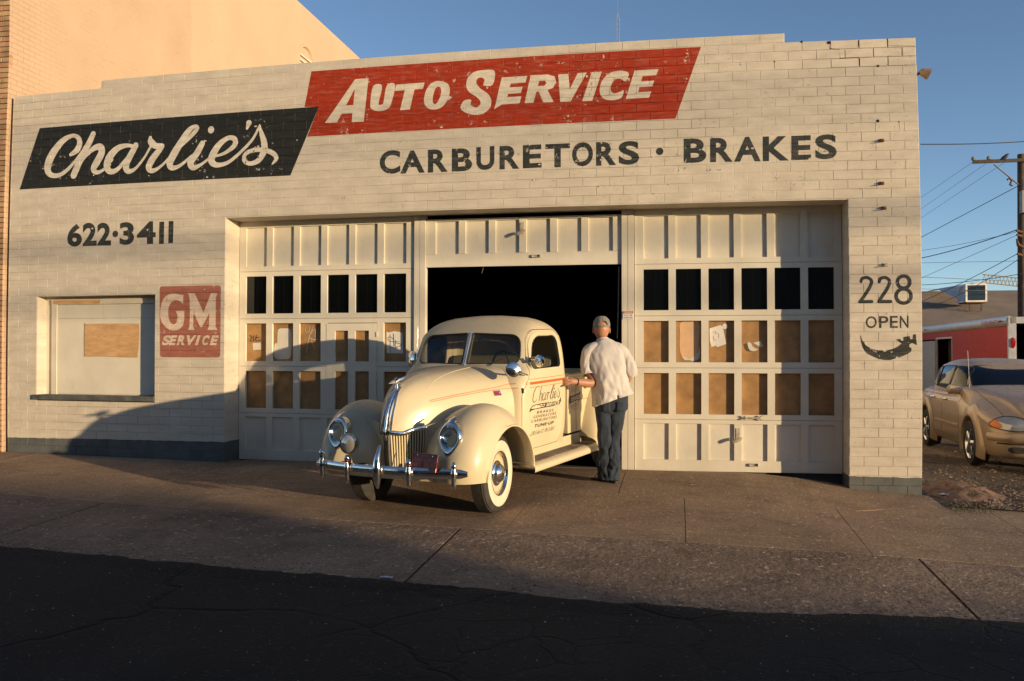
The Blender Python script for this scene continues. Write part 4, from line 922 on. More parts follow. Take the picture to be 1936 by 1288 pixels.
# hood: sections from cowl to prow, listed from the crest outwards and down
HOOD = [
 (-.76, (0,1.305, .25,1.302, .45,1.275, .59,1.215, .675,1.12, .705,.99, .712,.82, .712,.60)),
 (-.45, (0,1.298, .235,1.290, .42,1.248, .545,1.17, .61,1.07, .64,.95, .645,.80, .645,.60)),
 (-.15, (0,1.284, .215,1.272, .385,1.222, .495,1.14, .555,1.04, .58,.93, .585,.79, .585,.60)),
 (.13, (0,1.258, .185,1.243, .325,1.19, .42,1.108, .478,1.01, .505,.90, .51,.79, .51,.60)),
 (.34, (0,1.212, .150,1.195, .26,1.145, .34,1.068, .388,.98, .405,.90, .412,.84, .414,.79)),
 (.49, (0,1.135, .108,1.120, .185,1.075, .245,1.01, .287,.945, .308,.885, .320,.835, .326,.795)),
 (.58, (0,1.03, .064,1.02, .115,.99, .162,.945, .20,.90, .225,.855, .24,.81, .248,.765)),
 (.635, (0,.915, .032,.91, .062,.893, .092,.868, .118,.845, .138,.825, .15,.80, .158,.775)),
 (.66, (0,.81, .014,.81, .028,.806, .042,.80, .055,.796, .066,.79, .074,.784, .08,.778))]
_WS = {-.76: 1, -.45: .90, -.15: .82, .13: .745, .34: .665, .49: .57, .58: .49, .635: .44, .66: .5}
HOOD = [(x, tuple(v*(_WS[x] if i % 2 == 0 else 1) for i, v in enumerate(r_))) for x, r_ in HOOD]      # the nose closes to a blade
def hood_sec(x, n=22):
    q = spl(HOOD, x); P = [(q[2*i], q[2*i+1]) for i in range(8)]; Q = crom(P, 4)
    return [(x-(0.0), a, c) for a, c in Q]
xs_ = [-.76+1.42*(1-(1-i/46)**1.35) for i in range(47)]
mb = MB(); rl = [hood_sec(x) for x in xs_]
grid(mb, rl); grid(mb, [[(a, -b_, c) for a, b_, c in r_] for r_ in rl], True)
hood = obj('hood', mb, CREAM, truck, True, ang=60)
# cab: stacked plan rings, then real openings cut through
CABR = [ # z, front x, rear x, half width
 (.46, (-.545, -1.69, .700)), (.62, (-.545, -1.70, .722)), (.90, (-.550, -1.705, .738)), (1.12, (-.565, -1.705, .738)), (1.22, (-.62, -1.70, .728)),
 (1.30, (-.725, -1.70, .716)), (1.42, (-.785, -1.69, .702)), (1.54, (-.835, -1.67, .682)), (1.62, (-.875, -1.645, .655)), (1.69, (-.93, -1.60, .605)),
 (1.74, (-1.00, -1.54, .535)), (1.775, (-1.08, -1.46, .43)), (1.795, (-1.16, -1.38, .30)), (1.803, (-1.22, -1.32, .13))]
def cab_ring(z, n=72):
    xf, xr, w_ = spl(CABR, z); cx = (xf+xr)/2; hx = (xf-xr)/2; out = []
    for k in range(n):
        a = 2*PI*k/n; ca, sa = math.cos(a), math.sin(a); e = (2/9 if z < 1.1 else 2/(9-2.6*min(1, (z-1.1)/.22))) if z < 1.62 else 2/(6.4-3.9*min(1, (z-1.62)/.18)**.8)
        er = 2/7 if z < 1.6 else max(e, 2/7)
        if ca > 0: e_ = e
        else: e_ = er
        x = cx+hx*(abs(ca)**e_)*(1 if ca > 0 else -1); y = w_*(abs(sa)**e_)*(1 if sa > 0 else -1)
        if ca > 0: x -= .0; x += .045*max(0, 1-abs(y)/w_)*(1 if z > 1.1 else .3)      # the two-piece front glass meets in a shallow V
        out.append((x, y, z))
    return out
zs_ = [.46+(1.803-.46)*i/60 for i in range(61)]
mb = MB(); mb.loft([cab_ring(z) for z in zs_])
me = bpy.data.meshes.new('cab'); me.from_pydata(mb.v, [], mb.f); fixn(me); solid = bpy.data.objects.new('cab', me); C.objects.link(solid)
cab_bvh = bvh_of(solid)
def shell(o, th):
    m_ = o.modifiers.new('s', 'SOLIDIFY'); m_.thickness = th; m_.offset = -1
def boolean(o, cutter, op): m_ = o.modifiers.new('b', 'BOOLEAN'); m_.operation = op; m_.object = cutter; m_.solver = 'EXACT'
def bake(o, name):
    bpy.context.view_layer.update(); dg = bpy.context.evaluated_depsgraph_get(); m2 = bpy.data.meshes.new_from_object(o.evaluated_get(dg)); m2.name = name; return m2
def prism(loop, ax, a, b_):
    """closed prism; loop in the two other axes"""
    n = len(loop); f = (lambda p_, t_: (t_, p_[0], p_[1])) if ax == 0 else (lambda p_, t_: (p_[0], t_, p_[1]))
    m_ = MB(); m_.add([f(p_, a) for p_ in loop]+[f(p_, b_) for p_ in loop], [(i, (i+1) % n, n+(i+1) % n, n+i) for i in range(n)]+[tuple(range(n))[::-1], tuple(range(n, 2*n))])
    me_ = bpy.data.meshes.new('cut'); me_.from_pydata(m_.v, [], m_.f); fixn(me_); o_ = bpy.data.objects.new('cut', me_); C.objects.link(o_); return o_
def rnd_loop(P, r_=.05, n=5):
    """polygon with rounded corners; r_ may be a list"""
    out = []; L = len(P)
    for i in range(L):
        p0, p1, p2 = Vector(P[i-1]), Vector(P[i]), Vector(P[(i+1) % L]); rr = r_[i] if hasattr(r_, '__len__') else r_
        a = p1+(p0-p1).normalized()*rr; b_ = p1+(p2-p1).normalized()*rr
        for k in range(n+1): u = k/n; out.append(tuple(a*(1-u)**2+p1*2*u*(1-u)+b_*u*u))
    return out
SWIN = rnd_loop([(-.815, 1.262), (-1.465, 1.262), (-1.445, 1.588), (-.940, 1.588)], [.05, .07, .09, .12])
WSL = rnd_loop([(.035, 1.315), (.595, 1.318), (.555, 1.600), (.035, 1.622)], [.015, .08, .11, .015])
WSR = [(-a, b_) for a, b_ in WSL][::-1]
DOORL = rnd_loop([(-.600, .478), (-1.43, .478), (-1.565, .88), (-1.58, 1.36), (-1.51, 1.655), (-.905, 1.655), (-.765, 1.25), (-.600, 1.06)], [.01, .08, .2, .14, .11, .13, .08, .08])
shell(solid, .028)
cut = [prism(SWIN, 1, -2, 2), prism(WSL, 0, -1.2, 0), prism(WSR, 0, -1.2, 0)]
for c_ in cut: boolean(solid, c_, 'DIFFERENCE')
dcut = prism(DOORL, 1, .30, 2); dcut2 = prism(DOORL, 1, -2, -.30)
parts = []
def inset(loop, d):
    c = sum((Vector(q) for q in loop), Vector((0, 0)))/len(loop); return [tuple(c+(Vector(q)-c)*(1-d/(Vector(q)-c).length)) for q in loop]
dins = [prism(inset(DOORL, .006), 1, .30, 2), prism(inset(DOORL, .006), 1, -2, -.30)]
def variant(name, ops):
    n0 = len(solid.modifiers)
    for c_, op in ops: boolean(solid, c_, op)
    parts.append(bake(solid, name))
    while len(solid.modifiers) > n0: solid.modifiers.remove(solid.modifiers[-1])
variant('cab', [(dcut, 'DIFFERENCE'), (dcut2, 'DIFFERENCE')])
for q in dins: variant('door', [(q, 'INTERSECT')])
for o_ in cut+[dcut, dcut2, solid]+dins: bpy.data.objects.remove(o_)
def addme(name, me_, mat, parent, smooth=True, ang=35):
    me_.materials.clear(); me_.materials.append(mat)
    if smooth:
        me_.shade_smooth()
        try: me_.set_sharp_from_angle(angle=R(ang))
        except Exception: pass
    return link(bpy.data.objects.new(name, me_), parent)
cab = addme('cab', parts[0], CREAM, truck)
tdoor = addme('door', parts[1], CREAM, truck); tdoor2 = addme('door', parts[2], CREAM, truck)
tdoor['label'] = 'driver side door lettered with the garage name'
# roof shade: glass a little inside the openings
def cab_hit(o_, d): 
    h = cab_bvh.ray_cast(Vector(o_), Vector(d)); return h[0]
def on_side(x, z, s_=1, off=0.0):
    h = cab_hit((x, 2*s_, z), (0, -s_, 0)); return (x, (h.y if h else .7*s_)+off*s_, z)
def on_front(y, z, off=0.0):
    h = cab_hit((1, y, z), (-1, 0, 0)); return ((h.x if h else -.7)+off, y, z)
def fan(loop, fn, name, mat, parent, grow=0.0, n=3):
    c = (sum(q[0] for q in loop)/len(loop), sum(q[1] for q in loop)/len(loop)); L = len(loop); vs = []; fs = []
    for k in range(n+1):
        u = (1+grow)*(k/n) if k else 0.0
        vs += [fn(c[0]+(q[0]-c[0])*u, c[1]+(q[1]-c[1])*u) for q in loop]
    for k in range(n): fs += [(k*L+i, k*L+(i+1) % L, (k+1)*L+(i+1) % L, (k+1)*L+i) for i in range(L)]
    m_ = MB(); m_.add(vs, fs); return obj(name, m_, mat, parent, True)
def rim_tube(loop, fn, r_, name, mat, parent): 
    P_ = [fn(*q) for q in loop]; P_.append(P_[0]); return obj(name, MB().tube(P_, r_, 6, caps=False), mat, parent, True)
RUB = simple('rubber seal', (.02, .02, .02), .6)
for L_ in (WSL, WSR):
    fan(L_, lambda y, z: on_front(y, z, -.016), 'windshield_glass', CGLASS, cab, .02)
    rim_tube(L_, lambda y, z: on_front(y, z, -.003), .0085, 'windshield_seal', RUB, cab)
obj('windshield_bar', MB().tube([on_front(0, z, .004) for z in (1.305, 1.38, 1.5, 1.628)], [(.012, .006)]*4, 8), CHROME, cab, True)
rim_tube(SWIN, lambda x, z: on_side(x, z, 1, -.006), .007, 'window_seal', RUB, tdoor)
rim_tube(SWIN, lambda x, z: on_side(x, z, -1, -.006), .007, 'window_seal', RUB, tdoor2)
fan(SWIN, lambda x, z: on_side(x, z, -1, -.016), 'side_glass', CGLASS, tdoor2, .02)
# raised bead round the door window
BEAD = rnd_loop([(-.785, 1.235), (-1.51, 1.235), (-1.485, 1.622), (-.915, 1.622)], [.04, .07, .12, .14])
for s_, d_ in ((1, tdoor), (-1, tdoor2)):
    rim_tube(BEAD, lambda x, z: on_side(x, z, s_, -.006), .009, 'window_bead', CREAM, d_)
# interior: bench seat, floor, dash, wheel
SEAT = simple('dusty tan vinyl', (.30, .26, .16), .6, var=.1)
mb = MB(); mb.loft([[(x, y, z) for x, z in rnd_loop([(-1.12, .62), (-1.02, .80), (-1.34, .84), (-1.48, 1.36), (-1.60, 1.38), (-1.60, .62)], .04, 3)] for y in (-.60, 0, .60)])
obj('bench_seat', mb, SEAT, cab, True)
obj('cab_floor', MB().box(-1.66, -.60, -.67, .67, .48, .52), DARK, cab)
obj('dashboard', MB().box(-.84, -.70, -.64, .64, 1.08, 1.25), DARK, cab)
mb = MB(); cs_, M_ = [(.19*math.cos(2*PI*k/24), .19*math.sin(2*PI*k/24), 0) for k in range(25)], Matrix.Translation((-1.06, .33, 1.27)) @ Matrix.Rotation(R(-62), 4, 'Y')
mb.tube([M_ @ Vector(q) for q in cs_], .012, 8, caps=False); mb.tube([M_ @ Vector((0, 0, 0)), M_ @ Vector((0, 0, -.4))], .02, 8)
for a in (0, 2.1, 4.2): mb.tube([M_ @ Vector((0, 0, 0)), M_ @ Vector((.19*math.cos(a), .19*math.sin(a), 0))], .008, 6)
obj('steering_wheel', mb, BLK, cab, True)
mb = MB(); P0 = on_front(.12, 1.55, -.10); mb.lathe([(.001, -.008), (.045, -.006), (.05, 0), (.045, .006), (.001, .008)], 20, Matrix.Translation(P0) @ Matrix.Rotation(PI/2, 4, 'Y') @ Matrix.Diagonal((.5, 1.6, 1, 1))); obj('rear_view_mirror', mb, STEEL, cab, True)
# fenders: sections turned about the wheel, crown radius varying with the angle
def fender(cx, side, RT, t0, t1, ropen, inner, ywid=0.0, name='front_fender', cz=.36):
    mb = MB(); rows = []; n = 56
    for k in range(n+1):
        th = t0+(t1-t0)*k/n; (Rr, ro, yb) = spl(RT, th); a = R(th)
        P_ = [(inner[0], -.26), (inner[1], -.15), (.40, -.075), (.49, -.035), (.575, -.010), (.65, 0), (.73, -.012), (.80, -.050), (.855, -.115), (.888, -.20)]
        pts = []
        for y, dr in P_:
            rr = max(Rr+dr, ro+.018) if y > .7 else Rr+dr
            pts.append((y*(1 if y < .5 else 1)+(yb if y > .45 else 0)*min(1, (y-.4)/.3), rr))
        pts += [(.902+yb, ro+.016), (.900+yb, ro+.002), (.88+yb, ro), (.80+yb, ro+.02)]
        Q = crom(pts[:10], 3)+pts[10:]
        rows.append([(cx+math.cos(a)*r_, side*y, cz+math.sin(a)*r_) for y, r_ in Q])
    grid(mb, rows, side < 0); return obj(name, mb, CREAM, truck, True, True, ang=50)
FR = [(-2, (.625, .43, -.02)), (12, (.655, .43, -.005)), (28, (.670, .43, 0)), (45, (.682, .43, 0)), (60, (.678, .43, 0)), (78, (.655, .43, 0)), (95, (.620, .43, 0)), (115, (.590, .43, 0)), (135, (.560, .43, 0)), (155, (.530, .43, 0)), (170, (.505, .425, 0)), (182, (.49, .42, 0))]
WX = -.04
for s_ in (1, -1): fender(WX+.03, s_, FR, 0, 181, .43, (.20, .30))
# front apron between fenders, below the grille
mb = MB(); rows = []
for j in range(9):
    z = .36+.06*j/8; rows.append([(.54+.06*math.cos(y/.62*1.2)-.02*(j/8), y, z) for y in [(-.62+1.24*i/20) for i in range(21)]])
grid(mb, rows); obj('valance', mb, CREAM, truck, True)
RRT = [(-3, (.66, .43, .0)), (20, (.68, .43, 0)), (45, (.68, .43, 0)), (70, (.655, .43, 0)), (90, (.64, .43, 0)), (120, (.60, .43, 0)), (150, (.56, .43, 0)), (181, (.53, .42, 0))]
for s_ in (1, -1): fender(-2.845, s_, RRT, -4, 181, .43, (.60, .62), 0, 'rear_fender')
for s_ in (1, -1):   # leading skirt of the rear fender
    mb = MB(); rows = []
    for k in range(13):
        u = k/12; x = -2.05-.42*u; rows.append([(x-.05*(1-v)**2*0, s_*(.66+(.225*math.sin(v*PI/2))*1.0), .36+(.10+.54*math.sin(u*PI/2))*(1-v**2.2)) for v in [i/8 for i in range(9)]])
    grid(mb, rows, s_ < 0); obj('fender_skirt', mb, CREAM, truck, True)
# running boards with ribs
for s_ in (1, -1):
    mb = MB(); prof = [(.66, .395), (.80, .395), (.86, .392), (.900, .378), (.918, .352), (.915, .318), (.90, .312)]
    xr_ = [-.42-1.70*i/20 for i in range(21)]
    rows = [[(x, s_*(y+(.0 if y < .8 else .0)), z) for y, z in crom(prof, 3)] for x in xr_]
    grid(mb, rows, s_ > 0); rb = obj('running_board', mb, CREAM, truck, True, ang=70)
    mb = MB()
    for i in range(8): y = .70+.022*i; mb.tube([(-.50, s_*y, .3965), (-2.0, s_*y, .3965)], (.0045), 6)
    obj('tread_rib', mb, simple('worn rib rubber', (.20, .15, .10), .8, var=.3), rb)
    obj('sill_panel', MB().box(-2.1, -.58, s_*.665-.01, s_*.665+.01, .33, .50), CREAM, truck)
# bed
BEDC = CREAM
for s_ in (1, -1):
    mb = MB(); mb.cbox(-3.55, -1.73, 0, .03, .52, 1.135, .004, Matrix.Diagonal((1, -1 if s_ > 0 else 1, 1, 1)) if 0 else None)
    mb.v = [(x, s_*(.675-y), z) for x, y, z in mb.v]; bd = obj('bed_side', mb, BEDC, truck)
    obj('bed_rail', MB().tube([(-1.73, s_*.665, 1.15), (-3.55, s_*.665, 1.15)], [(.032, .022)]*2, 10), BEDC, bd, True)
    obj('bed_seam', MB().box(-3.5, -1.74, s_*.676-.001, s_*.676+.001, .86, .864), simple('seam shadow', (.08, .06, .04), .9), bd)
    obj('bed_seam', MB().box(-1.952, -1.948, s_*.676-.001, s_*.676+.001, .53, 1.12), simple('seam shadow'), bd)
obj('bed_front', MB().box(-1.76, -1.73, -.65, .65, .52, 1.13), BEDC, truck); obj('bed_floor', MB().box(-3.55, -1.76, -.645, .645, .60, .63), simple('bed planks', (.2, .14, .09), .8), truck)
obj('tailgate', MB().box(-3.60, -3.57, -.66, .66, .52, 1.13), BEDC, truck)
obj('chassis', MB().box(-3.4, .42, -.42, -.34, .34, .46).box(-3.4, .42, .34, .42, .34, .46).box(-.05, .02, -.6, .6, .24, .32).box(-2.9, -2.8, -.6, .6, .30, .38).box(-.5, .3, -.4, .4, .36, .60), BLK, truck)
obj('inner_arch', MB().box(-.52, .36, .46, .50, .40, .76).box(-.52, .36, -.50, -.46, .40, .76), BLK, truck)
# wheels
def wheel(x, s_, steer=0.0, ri=.36):
    M_ = Matrix.Translation((x, s_*.665, .357)) @ Matrix.Rotation(steer, 4, 'Z') @ Matrix.Rotation(-s_*PI/2, 4, 'X')
    prof = [(.205, -.075), (.235, -.082), (.28, -.084), (.32, -.074), (.345, -.060)]
    tr_ = []
    for i in range(6): h = -.054+i*.018; tr_ += [(.357, h), (.357, h+.011), (.349, h+.0125), (.349, h+.0165)]
    prof += tr_+[(.345, .060), (.322, .074), (.296, .083)]
    o = obj('wheel', MB().lathe(prof, 64, M_), TYRE, truck, True, ang=30)
    obj('whitewall', MB().lathe([(.2965, .0832), (.29, .0865), (.25, .0885), (.22, .086), (.205, .079), (.200, .070)], 64, M_), WHITEW, o, True)
    obj('rim', MB().lathe([(.203, .074), (.196, .066), (.190, .058), (.182, .030), (.172, .020), (.150, .030), (.120, .046), (.105, .050)], 48, M_), CREAM, o, True)
    obj('rim_ring', MB().lathe([(.206, .075), (.203, .080), (.196, .079), (.188, .066), (.184, .052)], 48, M_), CHROME, o, True)
    obj('hubcap', MB().lathe([(.118, .044), (.116, .052), (.108, .060), (.100, .064), (.094, .064), (.088, .078), (.070, .098), (.045, .110), (.020, .115), (.001, .116)], 40, M_), CHROME, o, True, ang=50)
    obj('brake_drum', MB().lathe([(.19, -.07), (.19, .02), (.001, .02)], 24, M_), BLK, o, True)
    mb = MB()
    for k in range(96):
        a = 2*PI*k/96
        for h in (-.058, .058): mb.box(.343, .3485, -.003, .003, h-.005, h+.005, M_ @ Matrix.Rotation(a, 4, 'Z'))
    obj('tread_block', mb, TYRE, o)
wheel(WX, 1, R(6.5)); wheel(WX, -1, R(6.5)); wheel(-2.845, 1); wheel(-2.845, -1)
# grille: barred faces either side of the prow
for s_ in (1, -1):
    gl = MB(); rows = []
    def gp(u, v, out=0.0):
        """u 0 centre .. 1 outer, v 0 bottom .. 1 top"""
        w_ = .032+.215*u*(.66+.34*v**.7); x = .652-.03*(1-v)-.235*u-.02*u*(1-v)+out; z = .40+.385*v
        return (x, s_*w_, z)
    for j in range(9): rows.append([gp(i/10, j/8, -.035) for i in range(11)])
    grid(gl, rows, s_ > 0); gb = obj('grille', gl, simple('grille black', (.02, .017, .014), .8), truck)
    for i in range(13):
        obj('grille_bar', MB().tube([gp((i+.4)/13, v/8, -.006) for v in range(9)], [(.0058, .010)]*9, 6), CREAM, gb, True)
    obj('grille_frame', MB().tube([gp(1.02, v/8, -.01) for v in range(9)], .012, 6), CREAM, gb, True)
    P_ = [(x+.004, s_*(spl(HOOD, x)[14]+.008), spl(HOOD, x)[15]-.002) for x in (.662, .64, .61, .57, .52, .47, .41, .35)]
    obj('chrome_strip', MB().tube(crom(P_, 4), (.008, .022), 8) if False else MB().tube(crom(P_, 4), [(.008, .019)]*29, 8), CHROME, gb, True)
# catwalk fill between grille edge and fender
for s_ in (1, -1):
    mb = MB(); rows = []
    for j in range(9):
        v = j/8; a = (.417-.05*(1-v)-.012, .032+.215*(.66+.34*v**.7)-.002, .38+.44*v); b_ = (.36, .47, .36+.52*v)
        rows.append([(a[0]+(b_[0]-a[0])*u, s_*(a[1]+(b_[1]-a[1])*u), a[2]+(b_[2]-a[2])*u+.0) for u in [i/8 for i in range(9)]])
    grid(mb, rows, s_ > 0); obj('catwalk', mb, CREAM, truck, True)
# prow chrome
crest = [(x, spl(HOOD, x)[1]) for x in (.45, .50, .54, .58, .61, .635, .65, .66)]
for yo, rr in ((0, .011), (.024, .007), (-.024, .007), (.046, .006), (-.046, .006)):
    P_ = []
    for i, (x, z) in enumerate(crest):
        ww = abs(yo)*(.6+.5*min(1, i/3)); sec_ = crom([(spl(HOOD, x)[2*i_], spl(HOOD, x)[2*i_+1]) for i_ in range(8)], 6)
        zz = min(sec_, key=lambda q: abs(q[0]-ww))[1]; P_.append((x+.006, math.copysign(ww, yo) if yo else 0, zz+.004))
    P_ += [(.667, P_[-1][1]*.9, .79), (.664, P_[-1][1]*.7, .755)] if yo else [(.672, 0, .78), (.670, 0, .74), (.660, 0, .705)]
    obj('prow_strip', MB().tube(crom(P_, 3), rr if yo else [(.013, .011)]*(3*(len(P_)-1)+1), 8), CHROME, truck, True)
obj('prow_blade', MB().tube([(.648, 0, .80), (.645, 0, .6), (.625, 0, .42)], [(.035, .02)]*3, 8), simple('prow dark', (.05, .045, .04), .4, .5), truck, True)
# bird-like ornament
ox, oz = .465, 1.165
orn = obj('hood_ornament', MB().tube([(ox+.14, 0, oz+.035), (ox+.09, 0, oz+.045), (ox+.04, 0, oz+.040), (ox-.03, 0, oz+.035), (ox-.06, 0, oz+.03)], [.003, .014, .018, .014, .006], 8).tube([(ox+.02, 0, oz-.03), (ox+.02, 0, oz+.03)], [.016, .010], 8), CHROME, truck, True)
for s_ in (1, -1): obj('wing', MB().tube([(ox+.045, s_*.012, oz+.040), (ox+.015, s_*.028, oz+.062), (ox-.045, s_*.040, oz+.078)], [(.004, .012), (.004, .015), (.002, .007)], 8), CHROME, orn, True)
# bumper
BXF = lambda y: .74-.13*(abs(y)/.82)**2.4
P_ = [(BXF(y), y, .455) for y in [-.80+1.60*i/28 for i in range(29)]]
bmp = obj('front_bumper', MB().tube(P_, [(.018, .022 if abs(y[1]) > .79 else (.038 if abs(y[1]) > .73 else .044)) for y in P_], 12), CHROME, truck, True)
obj('bumper_iron', MB().box(.3, .66, -.38, -.34, .43, .47).box(.3, .66, .34, .38, .43, .47), BLK, bmp)
def guard(y, h0, h1, wtop=.022, wmid=.034, curl=0.0, nm='bumper_guard'):
    x = BXF(y)+.022; zs2 = [h0, h0+.03, (h0+.455)/2, .455, (h1+.455)/2, h1-.03, h1]; ws = [.010, .022, wmid*.8, wmid, wmid*.72, wtop, wtop*.45]
    return obj(nm, MB().tube(crom([(x+.012*math.sin((z-h0)/(h1-h0)*PI)-(curl*max(0, (z-.5)/(h1-.5))**2), y, z) for z in zs2], 3), [(w_*1.0, w_*.95) for w_ in [q[0] for q in crom([(w2,) for w2 in ws], 3)]], 12), CHROME, bmp, True)
guard(-.70, .33, .60, .030, .030); guard(-.36, .32, .575, .028, .026); guard(-.02, .30, .67, .018, .042, .05); guard(.30, .32, .575, .028, .028); guard(.70, .33, .56, .024, .026)
REDC = simple('guard red line', (.4, .04, .03), .4)
for y in (-.36, .30):
    for z in (.525, .540): obj('red_ring', MB().tube([(BXF(y)+.028+.0215*math.cos(2*PI*k/14), y+.0215*math.sin(2*PI*k/14), z) for k in range(15)], .0022, 5, caps=False), REDC, bmp)
# headlights, teardrop chrome bezels sunk in the fenders
LENS_ = m_glass('lamp lens', (.10, .11, .12), .97, .03)
REFL = simple('lamp reflector', (.80, .82, .86), .12, 1.0)
for s_ in (1, -1):
    hx, hy, hz = .572, s_*.60, .748
    M_ = Matrix.Translation((hx, hy, hz)) @ Matrix.Rotation(R(80), 4, 'Y')
    # bezel outline: round below-wide teardrop reaching up over the fender
    n = 44; rings = []
    def tear(k, f, z, t_=1.0):
        a = 2*PI*k/n; X = math.cos(a); Y = math.sin(a); up = max(0, -X)**2*.030; dn = max(0, X)**3*.060     # local x points down after the tilt
        X1, Y1 = X*(.110+dn+up), Y*.108*(1-.10*max(0, X)**2); X0, Y0 = X*.080, Y*.080
        return ((X0+(X1-X0)*t_)*f, (Y0+(Y1-Y0)*t_)*f, z)
    for f, z, t_ in ((1.05, -.07, 1), (1.04, -.012, 1), (1.0, .004, 1), (.98, .016, .82), (.98, .018, .55), (1.0, .012, .25), (1.02, .006, .04), (1.0, -.004, 0)): rings.append([tear(k, f, z, t_) for k in range(n)])
    bz = obj('headlight', MB().loft(rings, M_, cap=False), CHROME, truck, True, ang=60)
    obj('peak', MB().tube([(hx+.004, hy, hz+.085), (hx-.035, hy, hz+.140), (hx-.10, hy, hz+.170)], [(.026, .010), (.034, .010), (.012, .004)], 10), CHROME, bz, True)
    obj('reflector', MB().lathe([(.082, .004), (.074, -.015), (.052, -.036), (.02, -.046), (.001, -.047)], 28, M_), REFL, bz, True)
    obj('lens', MB().lathe([(.082, .006), (.076, .014), (.056, .024), (.028, .030), (.001, .031)], 28, M_), LENS_, bz, True)
# fog lamp on the bumper
M_ = Matrix.Translation((.74, -.345, .672)) @ Matrix.Rotation(R(86), 4, 'Y')
fg = obj('fog_lamp', MB().lathe([(.001, -.11), (.03, -.105), (.065, -.07), (.085, -.02), (.092, .0), (.092, .012), (.084, .018)], 28, M_), CHROME, truck, True)
obj('lens', MB().lathe([(.084, .012), (.07, .022), (.04, .032), (.001, .036)], 28, M_), simple('fog lens', (.62, .58, .50), .12, .6), fg, True)
obj('bracket', MB().tube([(.72, -.345, .60), (.73, -.345, .50), (.72, -.345, .44)], .012, 8), BLK, fg, True)
# licence plate
PM = Matrix.Translation((.69, .42, .545)) @ Matrix.Rotation(R(-12), 4, 'Z') @ Matrix.Rotation(R(90), 4, 'Z') @ Matrix.Rotation(R(76), 4, 'X')
PLT = simple('oxide red plate', (.16, .028, .018), .35, .3, var=.35, scale=30); PLE = simple('plate raised paint', (.34, .075, .045), .35, .3, var=.2, scale=30)
pl = obj('licence_plate', MB().add([PM @ Vector(q) for q in [(-.152, -.076, 0), (.152, -.076, 0), (.152, .076, 0), (-.152, .076, 0), (-.152, -.076, -.003), (.152, -.076, -.003), (.152, .076, -.003), (-.152, .076, -.003)]], [(0,1,2,3),(4,7,6,5),(0,4,5,1),(1,5,6,2),(2,6,7,3),(3,7,4,0)]), PLT, truck)
mb = MB(); rim_ = [PM @ Vector(q) for q in ((-.147, -.071, .002), (.147, -.071, .002), (.147, .071, .002), (-.147, .071, .002), (-.147, -.071, .002))]; mb.tube(rim_, .004, 6)
for s2, bl, br, tl in (('00', (-.005, -.045), (.065, -.045), (-.005, .030)), ('29', (.075, -.03), (.135, -.03), (.075, .025)), ('ARIZ', (-.135, .005), (-.02, .005), (-.135, .028)), ('COPPER', (-.07, .040), (.06, .040), (-.07, .058)), ('41', (-.135, -.04), (-.03, -.04), (-.135, -.008)), ('GRAND', (-.10, -.066), (.02, -.066), (-.10, -.052))):
    for t_ in place(glyph(s2, .02), bl, br, tl): mb.add([PM @ Vector((a, c, .0025)) for a, c, _ in t_], [(0, 1, 2)])
obj('embossing', mb, PLE, pl)
for a in (-.09, .09): obj('bolt', MB().lathe([(.007, 0), (.006, .005), (.001, .006)], 10, PM @ Matrix.Translation((a, .055, .002))), CHROME, pl, True)
# mirrors and spot lamps
def spot(M_, nm='spot_lamp'):
    o = obj(nm, MB().lathe([(.001, -.085), (.028, -.078), (.055, -.05), (.070, -.01), (.074, .02), (.072, .030), (.064, .034), (.05, .040), (.001, .046)], 28, M_), CHROME, truck, True); return o
P0 = Vector((-0.4616, 0.7, 1.276)); P0 = Vector((P0.x+.05, P0.y, P0.z))
sp_ = spot(Matrix.Translation(P0) @ Matrix.Rotation(R(40), 4, 'Z') @ Matrix.Rotation(R(84), 4, 'Y') @ Matrix.Scale(1.0, 4))
obj('stem', MB().tube([P0+Vector((-.06, .0, -.015)), P0+Vector((-.12, .015, -.03)), (-.72, .70, 1.21)], [.012, .010, .012], 8), CHROME, sp_, True)
P1 = Vector((-0.914, -0.76, 1.353)); sp2 = spot(Matrix.Translation(P1) @ Matrix.Rotation(R(-30), 4, 'Z') @ Matrix.Rotation(R(84), 4, 'Y') @ Matrix.Scale(1.12, 4))
obj('stem', MB().tube([P1, P1+Vector((-.10, .02, -.03)), (-.72, -.70, 1.21)], .010, 8), CHROME, sp2, True)
P2 = Vector((-0.7878, 0.8, 1.344)); M_ = Matrix.Translation(P2) @ Matrix.Rotation(R(-12), 4, 'Z') @ Matrix.Rotation(R(90), 4, 'Y')
mr = obj('side_mirror', MB().lathe([(.001, .016), (.03, .014), (.056, .006), (.061, 0), (.060, -.006), (.001, -.007)], 28, M_), CHROME, truck, True)
obj('mirror_arm', MB().tube([P2+Vector((.01, -.0, .0)), P2+Vector((.02, -.03, .018)), (-.77, .72, 1.36)], .0065, 8).tube([(-.77, .705, 1.33), (-.77, .705, 1.38)], .014, 8), CHROME, mr, True)
# aerial
a0 = Vector((-0.8113, -0.66, 1.206)); a1 = Vector((-0.8557, -0.66, 1.698)); obj('aerial', MB().tube([a0, a0.lerp(a1, .6), a1], [.0045, .0035, .0022], 6).lathe([(.014, -.01), (.014, .01), (.006, .03)], 10, Matrix.Translation(a0)), CHROME, truck, True)
# wiper
P_ = [on_front(y, z, .012) for y, z in ((.30, 1.30), (.34, 1.335), (.42, 1.37))]; obj('wiper', MB().tube(P_, .005, 6), BLK, cab)
